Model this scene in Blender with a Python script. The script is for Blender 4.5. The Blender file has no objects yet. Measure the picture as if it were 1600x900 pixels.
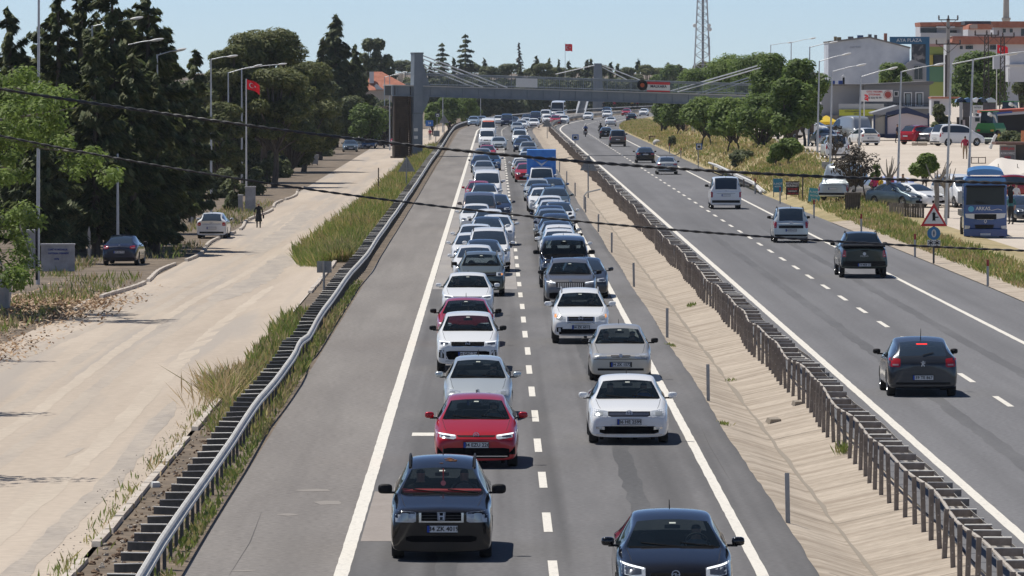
import bpy, bmesh, math, random
import numpy as np
from mathutils import Vector, Matrix
from mathutils.bvhtree import BVHTree
R = random.Random(7)
NR = np.random.RandomState(11)
rad = math.radians
C = bpy.context.scene
COL = C.collection
# ---------------------------------------------------------------- camera, sky, sun, exposure
F, HC, VX, VY = 9200.0, 8.3, 773.0, 114.0          # focal length in photo pixels, eye height, vanishing point of the road
cam = bpy.data.cameras.new('camera'); camo = bpy.data.objects.new('camera', cam); COL.objects.link(camo)
cam.sensor_width = 36; cam.lens = 36 * F / 1600; cam.clip_start = 1; cam.clip_end = 20000
camo.location = (0, 0, HC)
camo.rotation_euler = (rad(90) - math.atan((450 - VY) / F), 0, -math.atan((800 - VX) / F))
C.camera = camo
SUN_EL, SUN_A = rad(64.5), rad(38)                    # sun ahead on the left
sd = Vector((-math.cos(SUN_EL) * math.cos(SUN_A), math.cos(SUN_EL) * math.sin(SUN_A), math.sin(SUN_EL)))
wd = bpy.data.worlds.new("World"); C.world = wd; wd.use_nodes = True
wn = wd.node_tree.nodes; wl = wd.node_tree.links
bg = wn['Background']; sky = wn.new('ShaderNodeTexSky'); sky.sky_type = 'NISHITA'; sky.sun_disc = False
sky.sun_elevation = SUN_EL; sky.sun_rotation = math.atan2(sd.x, sd.y)
sky.air_density = .40; sky.dust_density = .15; sky.ozone_density = 2.4; sky.altitude = 0
wl.new(sky.outputs[0], bg.inputs[0]); bg.inputs[1].default_value = 0.098
sl = bpy.data.lights.new('sun', 'SUN'); sl.energy = 3.8; sl.angle = rad(.53); sl.color = (1, .955, .88)
so = bpy.data.objects.new('sun', sl); COL.objects.link(so); so.rotation_euler = sd.to_track_quat('Z', 'Y').to_euler()
so.location = (-40, 40, 90)
C.view_settings.view_transform = 'Standard'; C.view_settings.look = 'None'; C.view_settings.gamma = 1
C.view_settings.use_curve_mapping = False; C.view_settings.exposure = 0.25
C.cycles.max_bounces = 6; C.cycles.transparent_max_bounces = 12; C.cycles.use_denoising = True

# ---------------------------------------------------------------- helpers
def lin(r, g, b):
    f = lambda c: (c / 255 / 12.92) if c < 10 else ((c / 255 + .055) / 1.055) ** 2.4
    return (f(r), f(g), f(b))
def W(px, py, s):                                    # photo pixel + scale (pixels per metre) -> world point
    return Vector(((px - VX) / s, F / s, HC + (VY - py) / s))
def off(d): return max(0., d - 830) ** 2 / 6800.     # the road bends right far away
def slope(d): return max(0., d - 830) / 3400.
def sstep(a, b, x):
    t = min(1, max(0, (x - a) / (b - a))); return t * t * (3 - 2 * t)
def interp(x, xs, ys): return float(np.interp(x, xs, ys))
def wr(d): return interp(d, [60, 230, 330, 420, 1800], [0, 0, -.5, -.95, -.95])    # the right road edge closes in a little
def T(u, d):                                         # height of the land, u = metres right of the road axis
    if u > 17: u -= wr(d)
    if u < -7: return -1.0 * sstep(150, 300, d) * min(1, (-7 - u) / 2.5)
    if u > 19.2:
        lot = 2.3 * sstep(320, 480, d) * (1 - sstep(720, 900, d))
        crest = interp(d, [60, 200, 330, 420, 480, 650, 900], [.1, .15, .2, 1.2, 1.8, 1.0, .5])
        if u < 21: return crest * (u - 19.2) / 1.8 * .75
        if u < 22.5: return crest * (.75 + .25 * (u - 21) / 1.5)
        return crest + (max(lot, 0) - crest) * sstep(22.5, 25, u)
    return 0.
def G(px, py):                                       # photo pixel -> point on the land
    z = 0
    for i in range(30):
        s = (py - VY) / (HC - z); d = F / s; z = .5 * z + .5 * T((px - VX) / s - off(d), d)
    return W(px, py, (py - VY) / (HC - z))
def at(u, d): return Vector((u + off(d), d, T(u, d)))

MATS = {}
def M(name, col, rough=.6, metal=0., col2=None, scale=4., stretch=(1, 1, 1), bump=0., coat=0., detail=4, spec=.5, lo=.35, hi=.65, world=False, fine=None, trans=0, emit=None, tracks=None):
    if name in MATS: return MATS[name]
    m = bpy.data.materials.new(name); m.use_nodes = True; MATS[name] = m
    n = m.node_tree.nodes; l = m.node_tree.links; p = n['Principled BSDF']
    p.inputs['Base Color'].default_value = (*col, 1); p.inputs['Roughness'].default_value = rough
    p.inputs['Metallic'].default_value = metal; p.inputs['Coat Weight'].default_value = coat; p.inputs['Coat Roughness'].default_value = .04
    p.inputs['Specular IOR Level'].default_value = spec
    if emit: p.inputs['Emission Color'].default_value = (*emit[0], 1); p.inputs['Emission Strength'].default_value = emit[1]
    cur = None
    if col2 or bump:
        if world: src = n.new('ShaderNodeNewGeometry').outputs['Position']
        else: src = n.new('ShaderNodeTexCoord').outputs['Object']
        mp = n.new('ShaderNodeMapping'); mp.inputs['Scale'].default_value = stretch; l.new(src, mp.inputs[0])
        t = n.new('ShaderNodeTexNoise'); t.inputs['Scale'].default_value = scale; t.inputs['Detail'].default_value = detail; t.inputs['Roughness'].default_value = .62
        l.new(mp.outputs[0], t.inputs['Vector'])
        if col2:
            r = n.new('ShaderNodeValToRGB'); r.color_ramp.elements[0].position = lo; r.color_ramp.elements[1].position = hi
            r.color_ramp.elements[0].color = (*col, 1); r.color_ramp.elements[1].color = (*col2, 1)
            l.new(t.outputs[0], r.inputs[0]); cur = r.outputs[0]
        if fine:                                     # second, finer speckle multiplies the colour
            t2 = n.new('ShaderNodeTexNoise'); t2.inputs['Scale'].default_value = fine[0]; t2.inputs['Detail'].default_value = 3
            l.new(src, t2.inputs['Vector'])
            mr = n.new('ShaderNodeMapRange'); mr.inputs[1].default_value = .3; mr.inputs[2].default_value = .7
            mr.inputs[3].default_value = 1 - fine[1]; mr.inputs[4].default_value = 1 + fine[1]; l.new(t2.outputs[0], mr.inputs[0])
            mx = n.new('ShaderNodeMix'); mx.data_type = 'RGBA'; mx.blend_type = 'MULTIPLY'; mx.inputs[0].default_value = 1
            l.new(cur, mx.inputs[6]); l.new(mr.outputs[0], mx.inputs[7]); cur = mx.outputs[2]
        if tracks:                                   # long wear streaks that follow the road
            mp2 = n.new('ShaderNodeMapping'); mp2.inputs['Scale'].default_value = tracks[0]; l.new(src, mp2.inputs[0])
            t3 = n.new('ShaderNodeTexNoise'); t3.inputs['Scale'].default_value = 1; t3.inputs['Detail'].default_value = 3; l.new(mp2.outputs[0], t3.inputs['Vector'])
            r3 = n.new('ShaderNodeMapRange'); r3.inputs[1].default_value = tracks[3]; r3.inputs[2].default_value = tracks[4]; l.new(t3.outputs[0], r3.inputs[0])
            m3 = n.new('ShaderNodeMix'); m3.data_type = 'RGBA'; m3.inputs[7].default_value = (*tracks[1], 1); k3 = n.new('ShaderNodeMath'); k3.operation = 'MULTIPLY'; k3.inputs[1].default_value = tracks[2]
            l.new(r3.outputs[0], k3.inputs[0]); l.new(k3.outputs[0], m3.inputs[0]); l.new(cur, m3.inputs[6]); cur = m3.outputs[2]
        if cur: l.new(cur, p.inputs['Base Color'])
        if bump:
            b = n.new('ShaderNodeBump'); b.inputs['Strength'].default_value = bump; b.inputs['Distance'].default_value = .02
            l.new(t.outputs[0], b.inputs['Height']); l.new(b.outputs[0], p.inputs['Normal'])
    if trans:                                        # thin leaves let some light through
        o = n['Material Output']; tr = n.new('ShaderNodeBsdfTranslucent'); ms = n.new('ShaderNodeMixShader'); ms.inputs[0].default_value = trans
        if cur: l.new(cur, tr.inputs[0])
        else: tr.inputs[0].default_value = (*[min(1, c * 1.3) for c in col], 1)
        l.new(p.outputs[0], ms.inputs[1]); l.new(tr.outputs[0], ms.inputs[2]); l.new(ms.outputs[0], o.inputs[0])
    return m
def paint(name, col, metal=0., rough=.32):
    """Car paint: body colour with clear coat outside, dark trim on the inside of the shell."""
    if name in MATS: return MATS[name]
    m = M(name, col, rough, metal, coat=.85, spec=.2)
    n = m.node_tree.nodes; l = m.node_tree.links; p = n['Principled BSDF']; o = n['Material Output']
    t = n.new('ShaderNodeTexNoise'); t.inputs['Scale'].default_value = 2.2; t.inputs['Detail'].default_value = 4
    tc = n.new('ShaderNodeTexCoord'); l.new(tc.outputs['Object'], t.inputs['Vector'])
    mr = n.new('ShaderNodeMapRange'); mr.inputs[1].default_value = .3; mr.inputs[2].default_value = .75; mr.inputs[3].default_value = .02; mr.inputs[4].default_value = .12
    l.new(t.outputs[0], mr.inputs[0]); l.new(mr.outputs[0], p.inputs['Coat Roughness'])
    mx = n.new('ShaderNodeMix'); mx.data_type = 'RGBA'; mx.inputs[6].default_value = (*col, 1); mx.inputs[7].default_value = (*[c * .6 + .06 for c in col], 1)
    m3 = n.new('ShaderNodeMapRange'); m3.inputs[1].default_value = .5; m3.inputs[2].default_value = .85; m3.inputs[3].default_value = 0; m3.inputs[4].default_value = .10
    l.new(t.outputs[0], m3.inputs[0]); l.new(m3.outputs[0], mx.inputs[0]); l.new(mx.outputs[2], p.inputs['Base Color'])
    g = n.new('ShaderNodeNewGeometry'); d = n.new('ShaderNodeBsdfDiffuse'); d.inputs[0].default_value = (.10, .10, .105, 1)
    ms = n.new('ShaderNodeMixShader'); l.new(g.outputs['Backfacing'], ms.inputs[0]); l.new(p.outputs[0], ms.inputs[1]); l.new(d.outputs[0], ms.inputs[2]); l.new(ms.outputs[0], o.inputs[0])
    return m
def glassmat(name, tint, mixv):
    if name in MATS: return MATS[name]
    m = bpy.data.materials.new(name); m.use_nodes = True; MATS[name] = m
    n = m.node_tree.nodes; l = m.node_tree.links; p = n['Principled BSDF']; o = n['Material Output']
    p.inputs['Base Color'].default_value = (.020, .032, .044, 1); p.inputs['Roughness'].default_value = .03; p.inputs['IOR'].default_value = 1.5
    t = n.new('ShaderNodeBsdfTransparent'); t.inputs[0].default_value = (*tint, 1)
    ms = n.new('ShaderNodeMixShader'); ms.inputs[0].default_value = mixv
    l.new(p.outputs[0], ms.inputs[1]); l.new(t.outputs[0], ms.inputs[2]); l.new(ms.outputs[0], o.inputs[0])
    return m

class MB:
    def __init__(s): s.v = []; s.f = []; s.m = []
    def add(s, vs, fs, m=0):
        o = len(s.v); s.v += [tuple(v) for v in vs]; s.f += [tuple(i + o for i in f) for f in fs]; s.m += [m] * len(fs); return s
    def box(s, c, d, m=0, rz=0., rx=0., taper=1.):
        x, y, z = d[0] / 2, d[1] / 2, d[2] / 2; vs = []
        rot = Matrix.Rotation(rz, 3, 'Z') @ Matrix.Rotation(rx, 3, 'X')
        for k in (-1, 1):
            t = 1 if k < 0 else taper
            for a, b in ((-1, -1), (1, -1), (1, 1), (-1, 1)): vs.append(Vector(c) + rot @ Vector((a * x * t, b * y * t, k * z)))
        return s.add(vs, [(3, 2, 1, 0), (4, 5, 6, 7), (0, 1, 5, 4), (1, 2, 6, 5), (2, 3, 7, 6), (3, 0, 4, 7)], m)
    def span(s, a, b, m=0):
        return s.box([(a[i] + b[i]) / 2 for i in range(3)], [abs(a[i] - b[i]) for i in range(3)], m)
    def tube(s, pts, r, n=8, m=0, flat=None):
        pts = [Vector(p) for p in pts]; k = len(pts); r = r if isinstance(r, (list, tuple)) else [r] * k
        vs = []; up = None
        for i, p in enumerate(pts):
            t = (pts[min(i + 1, k - 1)] - pts[max(i - 1, 0)]).normalized()
            if up is None: up = t.orthogonal().normalized()
            up = (up - t * up.dot(t)).normalized(); q = t.cross(up)
            for j in range(n):
                a = 2 * math.pi * j / n; vs.append(p + (up * math.cos(a) + q * math.sin(a)) * r[i])
        fs = [(i * n + j, i * n + (j + 1) % n, (i + 1) * n + (j + 1) % n, (i + 1) * n + j) for i in range(k - 1) for j in range(n)]
        fs += [tuple(range(n - 1, -1, -1)), tuple(range((k - 1) * n, k * n))]
        return s.add(vs, fs, m)
    def prism(s, poly, y0, y1, m=0, ax='y'):
        n = len(poly); vs = []
        for y in (y0, y1):
            for a, b in poly: vs.append((a, y, b) if ax == 'y' else ((y, a, b) if ax == 'x' else (a, b, y)))
        fs = [tuple(range(n)), tuple(range(2 * n - 1, n - 1, -1))] + [(i, (i + 1) % n + 0, (i + 1) % n + n, i + n)[::-1] for i in range(n)]
        return s.add(vs, fs, m)
    def ball(s, c, r, m=0, nu=10, nv=6):
        r = r if isinstance(r, (list, tuple)) else (r, r, r); vs = []
        for i in range(nv + 1):
            a = math.pi * i / nv
            for j in range(nu):
                b = 2 * math.pi * j / nu
                vs.append((c[0] + r[0] * math.sin(a) * math.cos(b), c[1] + r[1] * math.sin(a) * math.sin(b), c[2] + r[2] * math.cos(a)))
        return s.add(vs, [(i * nu + j, (i + 1) * nu + j, (i + 1) * nu + (j + 1) % nu, i * nu + (j + 1) % nu) for i in range(nv) for j in range(nu)], m)
    def lathe(s, prof, n=20, m=0, ax='z', c=(0, 0, 0)):    # prof: (radius, height)
        vs = []
        for r_, h in prof:
            for j in range(n):
                a = 2 * math.pi * j / n; p = (r_ * math.cos(a), r_ * math.sin(a), h)
                if ax == 'x': p = (p[2], p[0], p[1])
                if ax == 'y': p = (p[0], p[2], p[1])
                vs.append((p[0] + c[0], p[1] + c[1], p[2] + c[2]))
        return s.add(vs, [(i * n + j, i * n + (j + 1) % n, (i + 1) * n + (j + 1) % n, (i + 1) * n + j) for i in range(len(prof) - 1) for j in range(n)], m)
    def mesh(s, name, mats, smooth=False, angle=None):
        me = bpy.data.meshes.new(name); me.from_pydata(s.v, [], s.f)
        for mm in (mats if isinstance(mats, (list, tuple)) else [mats]): me.materials.append(mm)
        if any(s.m): me.polygons.foreach_set('material_index', s.m)
        bm = bmesh.new(); bm.from_mesh(me); bmesh.ops.recalc_face_normals(bm, faces=bm.faces); bm.to_mesh(me); bm.free()
        if smooth:
            me.polygons.foreach_set('use_smooth', [True] * len(me.polygons)); me.set_sharp_from_angle(angle=rad(angle or 35))
        me.update(); return me
    def build(s, name, mats, parent=None, smooth=False, loc=None, angle=None):
        return obj(name, s.mesh(name, mats, smooth, angle), parent, loc)
def obj(name, me, parent=None, loc=None, rot=None):
    o = bpy.data.objects.new(name, me); COL.objects.link(o)
    if parent: o.parent = parent
    if loc is not None: o.location = loc
    if rot is not None: o.rotation_euler = rot
    return o
def tag(o, label=None, cat=None, group=None, kind=None):
    if label: o['label'] = label
    if cat: o['category'] = cat
    if group: o['group'] = group
    if kind: o['kind'] = kind
    return o
def thing(name, label, cat, loc=(0, 0, 0), rz=0., group=None):
    o = bpy.data.objects.new(name, None); COL.objects.link(o); o.location = loc; o.rotation_euler = (0, 0, rz); o.empty_display_size = .3
    return tag(o, label, cat, group)
def gmesh(name, xs, ds, zf, mat, sm=True):             # land or road strip: columns xs, rows ds, bends with the road
    me = bpy.data.meshes.new(name); vs = [(x + off(d) + (wr(d) if x > 17 else 0), d, zf(x + (wr(d) if x > 17 else 0), d)) for d in ds for x in xs]; n = len(xs)
    me.from_pydata(vs, [], [(i * n + j, i * n + j + 1, (i + 1) * n + j + 1, (i + 1) * n + j) for i in range(len(ds) - 1) for j in range(n - 1)])
    me.materials.append(mat); me.polygons.foreach_set('use_smooth', [sm] * len(me.polygons)); return me
def cards(name, P, A, B, mats, idx, parent=None):       # diamond leaves: centre P, half-axes A (length) and B (width)
    n = len(P); v = np.empty((n, 4, 3), np.float32); v[:, 0] = P - A; v[:, 1] = P + B; v[:, 2] = P + A; v[:, 3] = P - B
    me = bpy.data.meshes.new(name); me.vertices.add(4 * n); me.vertices.foreach_set('co', v.ravel())
    me.loops.add(4 * n); me.loops.foreach_set('vertex_index', np.arange(4 * n, dtype=np.int32))
    me.polygons.add(n); me.polygons.foreach_set('loop_start', np.arange(n, dtype=np.int32) * 4)
    for mm in mats: me.materials.append(mm)
    me.polygons.foreach_set('material_index', idx.astype(np.int32)); me.update(calc_edges=True)
    return me if parent is False else obj(name, me, parent)
_tx = {}
def text_mesh(t, size, mat, depth=.004, bold=0.):
    k = (t, size, mat.name)
    if k in _tx: return _tx[k]
    cu = bpy.data.curves.new('text', 'FONT'); cu.body = t; cu.size = size; cu.align_x = 'CENTER'; cu.align_y = 'CENTER'; cu.extrude = depth; cu.offset = bold; cu.resolution_u = 2
    o = bpy.data.objects.new('text', cu); COL.objects.link(o); bpy.context.view_layer.update()
    me = bpy.data.meshes.new_from_object(o.evaluated_get(bpy.context.evaluated_depsgraph_get()))
    bpy.data.objects.remove(o); bpy.data.curves.remove(cu)
    me.transform(Matrix.Rotation(rad(90), 4, 'X')); me.materials.clear(); me.materials.append(mat); _tx[k] = me; return me

# ---------------------------------------------------------------- materials
asph = M('asphalt', (.150, .147, .148), .9, col2=(.195, .190, .190), scale=.5, stretch=(1, .12, 1), world=True, fine=(9, .13), bump=.15, spec=.06, tracks=((.95, .006, 1), (.085, .083, .083), .75, .45, .66))
asph_r = M('asphalt_right', (.165, .164, .170), .9, col2=(.195, .194, .200), scale=.35, stretch=(1, .1, 1), world=True, fine=(9, .15), bump=.15, spec=.06, tracks=((.8, .005, 1), (.12, .119, .122), .5, .45, .7))
asph_s = M('asphalt_shoulder', (.205, .190, .178), .9, col2=(.255, .238, .222), scale=.4, stretch=(1, .1, 1), world=True, fine=(8, .18), bump=.15, spec=.06, tracks=((.7, .02, 1), (.16, .15, .142), .6, .48, .7))
asph_l = M('asphalt_pale', (.27, .25, .235), .85, col2=(.32, .30, .28), scale=.8, stretch=(1, .2, 1), world=True, fine=(9, .1))
beige_patch = M('repair_patch', (.27, .235, .205), .85, col2=(.31, .27, .24), scale=1, world=True, fine=(9, .08))
line_m = M('road_paint', (.72, .68, .60), .7, col2=(.55, .52, .46), scale=3, stretch=(3, .6, 1), world=True, lo=.52, hi=.8, fine=(14, .1))
dirt_m = M('dusty_ground', (.42, .355, .29), .95, col2=(.52, .445, .365), scale=.3, stretch=(1, .06, 1), world=True, fine=(3.5, .07), detail=8, bump=.08, spec=.05, tracks=((.75, .022, 1), (.37, .335, .30), .65, .5, .62))
soil_m = M('soil', (.105, .08, .055), .95, col2=(.22, .17, .12), scale=.8, world=True, fine=(5, .25), detail=7, bump=.4)
conc_m = M('ditch_concrete', (.325, .272, .217), .9, col2=(.475, .41, .335), scale=.8, stretch=(.30, 1.9, 1), world=True, fine=(5, .10), detail=8, lo=.36, hi=.60, spec=.05)
grass_ground = M('dry_grass_ground', (.26, .22, .10), .95, col2=(.42, .33, .18), scale=.35, world=True, fine=(3, .25), detail=7)
lot_m = M('car_park_dust', (.50, .43, .355), .95, col2=(.57, .50, .42), scale=.12, world=True, fine=(2, .07), detail=6)
steel = M('galvanised_steel', (.40, .40, .39), .55, .35, col2=(.52, .51, .49), scale=3, bump=.05)
rail_dark = M('weathered_post', (.21, .182, .16), .85, .0, col2=(.30, .262, .23), scale=5, spec=.15)
rail_grey = M('spacer_steel', (.085, .09, .09), .8, .0, col2=(.13, .13, .13), scale=6, spec=.15)
rail_beam = M('rail_beam', (.56, .545, .51), .75, .0, col2=(.70, .68, .64), scale=2.5, spec=.2)
rail_tube_m = M('median_tube', (.36, .32, .275), .7, .1, col2=(.5, .45, .39), scale=3)
kerb_m = M('kerb_white', (.62, .56, .49), .9, col2=(.42, .36, .30), scale=4)
black = M('black_plastic', (.010, .010, .011), .6, spec=.25)
deep = M('grille_black', (.007, .007, .008), .9, spec=.04)
rubber = M('rubber', (.022, .022, .023), .85)
cable_m = M('cable_black', (.02, .021, .024), .5, col2=(.06, .06, .065), scale=18)
white_p = M('white_sheet', (.72, .72, .70), .6)
lampgrey = M('lamp_steel', (.46, .48, .50), .5, .3, col2=(.55, .57, .58), scale=2)
red_m = M('sign_red', (.55, .02, .025), .45); blue_m = M('sign_blue', (.02, .13, .42), .45)
signback = M('sign_back', (.24, .255, .26), .55, .3, col2=(.30, .31, .31), scale=4)
skin_m = M('skin', (.42, .24, .16), .6); hair_m = M('hair', (.02, .015, .012), .7)

# ---------------------------------------------------------------- setting
DS = [55, 70, 85] + list(range(95, 420, 8)) + list(range(420, 1700, 20)) + [1720]
def strip(name, xs, zf, mat, ds=DS): return tag(obj(name, gmesh(name, xs, ds, zf, mat)), kind='structure')
Z0 = lambda x, d: 0.
big = MB(); big.add([(x, y, z) for y, z in ((-60, -3.2), (1750, -3.2), (2300, 1.5), (3200, 8.1)) for x in (-1500, 1500)], [(2 * i, 2 * i + 1, 2 * i + 3, 2 * i + 2) for i in range(3)])
tag(big.build('ground', soil_m), kind='structure')
strip('soil', [-300, -120, -60, -35, -22, -18, -15.3], T, soil_m)
service = strip('service_road', [-15.3, -13, -11, -9.5, -8.7, -8, -7.4, -7.0], T, dirt_m)
verge = strip('verge', [-7.0, -6.4, -5.8, -5.15], Z0, soil_m)
road1 = strip('road', [-2.42, -.5, 1, 3, 5.0], Z0, asph)
strip('road_shoulder', [-5.15, -4, -3, -2.42], Z0, asph_s)
# the right road edge is broken: an uneven rim against the ditch
rim = MB(); ev = []; dd = 60.
while dd < 860:
    ev.append((dd, 5.36 + R.uniform(-.022, .018) + .03 * math.sin(dd * .13))); dd += R.uniform(.8, 1.6) if dd < 320 else 8
vs = []
for d, x in ev: vs += [(5.0 + off(d), d, 0), (x + off(d), d, 0), (x + .03 + off(d), d, -.14)]
rim.add(vs, [(3 * i + k, 3 * i + k + 1, 3 * i + k + 4, 3 * i + k + 3) for i in range(len(ev) - 1) for k in (0, 1)])
tag(rim.build('road_edge', asph, smooth=True, angle=25), kind='structure')
strip('road_edge', [5.0, 5.36], Z0, asph, [852] + list(range(860, 1721, 20)))
def ditchz(x, d): return interp(x, [5.3, 5.6, 6.45, 6.62, 8.15], [-.05, -.10, -.36, -.36, -.02])
DD = []; d = 55.
while d < 1720: DD.append(d); d += 2.1 if d < 330 else 10
ditch = tag(obj('ditch', gmesh('ditch', [5.3, 5.6, 6.0, 6.45, 6.62, 7.1, 7.6, 8.15], DD, ditchz, conc_m)), kind='structure')
road2 = strip('road', [8.15, 10, 13, 16, 19.2], Z0, asph_r)
strip('embankment', [19.2, 19.8, 20.4, 21, 21.7, 22.5, 23.3, 24.2, 25], T, grass_ground)
strip('car_park', [25, 30, 40, 60, 120, 300], T, lot_m)
# concrete lip below the right embankment
strip('gutter', [19.15, 19.6, 20.3], lambda x, d: T(x, d) * 1.05 + .03, conc_m, [d for d in DS if 60 < d < 330])

jm = M('joint_dirt', (.25, .215, .175), .95, spec=.03)
for k in range(34):
    d = 92 + k * 9 + R.uniform(-3, 3); w_ = R.uniform(.015, .035); xs_ = [5.62, 6.0, 6.45, 6.62, 7.1, 7.6, 8.1]; vs = [(x + R.uniform(-.01, .01), d + R.uniform(-.02, .02) + s_ * w_, ditchz(x, d) + .004) for x in xs_ for s_ in (-1, 1)]
    MB().add(vs, [(2 * i, 2 * i + 1, 2 * i + 3, 2 * i + 2) for i in range(len(xs_) - 1)]).build('joint', jm, ditch)
sm = MB(); vs = []; d = 60.
while d < 420: vs += [(6.50 + R.uniform(-.03, .02), d, -.353), (6.56 + R.uniform(-.02, .07), d, -.353)]; d += 2.3
sm.add(vs, [(2 * i, 2 * i + 1, 2 * i + 3, 2 * i + 2) for i in range(len(vs) // 2 - 1)]); sm.build('silt_line', M('silt', (.30, .265, .22), .95, spec=.03), ditch)
def line(name, u0, u1, d0, d1, parent, mat=line_m, z=.005, st=8):
    n = max(2, int((d1 - d0) / st)); ds = [d0 + (d1 - d0) * i / n for i in range(n + 1)]
    return obj(name, gmesh(name, [u0, u1], ds, lambda x, d: z, mat), parent)
def ragged(name, u0, u1, d0, d1, parent, z=.005):
    ds = []; d = d0
    while d < d1: ds.append(d); d += .8 if d < 300 else 8
    v = []
    for d in ds: j = R.uniform(-.007, .007) if d < 300 else 0; k = R.uniform(-.007, .007) if d < 300 else 0; v += [(u0 + j + off(d), d, z), (u1 + k + off(d), d, z)]
    m = MB().add(v, [(2 * i, 2 * i + 1, 2 * i + 3, 2 * i + 2) for i in range(len(ds) - 1)]); return m.build(name, line_m, parent)
ragged('edge_line', -2.66, -2.42, 58, 1700, road1); ragged('edge_line', 4.33, 4.53, 58, 1700, road1)
ragged('edge_line', 9.33, 9.55, 58, 1700, road2); ragged('edge_line', 16.18, 16.36, 58, 1700, road2)
dash = gmesh('lane_dash', [-.08, .08], [0, 1.6, 3.2, 4.7], lambda x, d: 0, line_m)
for (u, d0, pitch, par) in ((.97, 106.4 - 3 * 11.15, 11.15, road1), (12.84, 146.3 - 5 * 11.4, 11.4, road2)):
    for k in range(120):
        d = d0 + k * pitch + R.uniform(-.15, .15)
        if d > 1500: break
        obj('lane_dash', dash, par, (u + off(d) + R.uniform(-.015, .015), d, .006), (0, 0, -math.atan(slope(d))))
line('repair_patch', -2.38, -.55, 104.2, 116.6, road1, beige_patch, .003)
def TL(u, d):                                        # the land exactly as its mesh has it between two rows
    i = max(1, min(len(DS) - 1, int(np.searchsorted(DS, d)))); a, b = DS[i - 1], DS[i]; t = (d - a) / (b - a); return T(u, a) * (1 - t) + T(u, b) * t
def stain(name, path, w, mat, par, zf, z=.008, st=1.6):     # a worn streak with ragged edges along a path of (u, d)
    us, dd_ = [p[0] for p in path], [p[1] for p in path]; d = dd_[0]; v = []
    while d < dd_[-1]:
        u = interp(d, dd_, us); e = min(1, (d - dd_[0]) / 6, (dd_[-1] - d) / 6) * w / 2; a, b = u - e * R.uniform(.7, 1.15), u + e * R.uniform(.7, 1.15); v += [(a + off(d), d, zf(a, d) + z), (b + off(d), d, zf(b, d) + z)]; d += st
    return MB().add(v, [(2 * i, 2 * i + 1, 2 * i + 3, 2 * i + 2) for i in range(len(v) // 2 - 1)]).build(name, mat, par)
rut = M('rut_dust', (.415, .362, .308), .95, col2=(.475, .412, .342), scale=.6, stretch=(1, .2, 1), world=True, fine=(4, .08), spec=.04); rut_d = M('rut_pale', (.475, .408, .335), .95, col2=(.52, .45, .37), scale=.6, stretch=(1, .2, 1), world=True, fine=(4, .08), spec=.04); rut_g = M('worn_tarmac', (.37, .33, .29), .95, col2=(.45, .395, .335), scale=1.1, stretch=(1, .2, 1), world=True, fine=(4, .12), spec=.04)
for path, w, m_ in (([(-11.2, 80), (-10.4, 140), (-10.9, 220), (-10.2, 330), (-10.8, 520)], .45, rut), ([(-12.8, 90), (-12.0, 150), (-12.5, 240), (-11.8, 340), (-12.4, 520)], .45, rut), ([(-9.0, 84), (-8.8, 130), (-9.3, 200), (-9.4, 250)], .5, rut_d), ([(-12.0, 86), (-11.2, 145), (-11.7, 230), (-11.0, 330)], .4, rut_d), ([(-14.2, 150), (-13.4, 210), (-13.0, 300), (-13.4, 420)], .5, rut), ([(-8.0, 88), (-7.8, 118), (-8.1, 150)], .5, rut_g), ([(-10.9, 226), (-10.4, 262), (-10.6, 300)], 1.3, rut_g), ([(-12.6, 300), (-12.2, 350), (-12.5, 400)], 1.2, rut_g), ([(-9.3, 127), (-9.1, 131.5)], .8, rut_g), ([(-11.3, 196), (-11.1, 203)], .8, rut_g)): stain('tyre_rut' if m_ is not rut_g else 'worn_patch', path, w, m_, service, TL, {'rut_dust': .0015, 'rut_pale': .0025, 'worn_tarmac': .0035}[m_.name])
oil = M('oil_film', (.105, .104, .105), .8, col2=(.15, .148, .148), scale=.6, stretch=(1, .1, 1), world=True, fine=(9, .15), spec=.08)
for u in (-.85, 2.7): stain('oil_trail', [(u, 62), (u + .08, 120), (u - .06, 220)], .42, oil, road1, Z0, .0025)
for u in (11.2, 14.5): stain('oil_trail', [(u, 62), (u + .08, 160), (u - .06, 320)], .42, M('oil_film_right', (.125, .124, .127), .8, col2=(.16, .159, .162), scale=.6, stretch=(1, .1, 1), world=True, fine=(9, .12), spec=.08), road2, Z0, .0025)
crk = M('crack_seal', (.10, .097, .095), .8, spec=.1)
for path in ([(-4.4, 96), (-4.33, 104), (-4.42, 112)], [(4.8, 118), (4.78, 131), (4.86, 140)], [(17.3, 150), (17.4, 170), (17.35, 196)]): stain('crack', path, .013, crk, road1 if path[0][0] < 8 else road2, Z0, .0045, .7)
line('pale_lane', -2.4, .86, 226, 700, road1, asph_l, .003)
line('tar_seam', -5.1, 5.0, 530, 531.2, road1, M('tar', (.03, .03, .03), .6), .004); line('tar_seam', 9.6, 19.0, 531, 532.2, road2, MATS['tar'], .004)  # shadow of an overhead wire, painted as dark strips across both roads
line('scuff', -1.9, -1.35, 134.5, 135.7, road1, line_m, .004, .6)
for (u, d, w, l) in ((-3.6, 117, .9, .5), (-3.2, 113.5, .7, .8), (-3.9, 110.5, .5, .4), (-4.2, 98, .6, .25)):
    b = MB(); n = 9; b.add([(u + w * .5 * math.cos(6.283 * i / n) * R.uniform(.5, 1), d + l * math.sin(6.283 * i / n) * R.uniform(.5, 1), .004) for i in range(n)], [tuple(range(n))])
    b.build('dusty_scuff', M('scuff_dust', (.26, .235, .21), .9), road1)
line('tar_seam', 5.35 - .35, 5.35 - .33, 60, 60.5, road1, MATS['tar'], .004)
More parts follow.
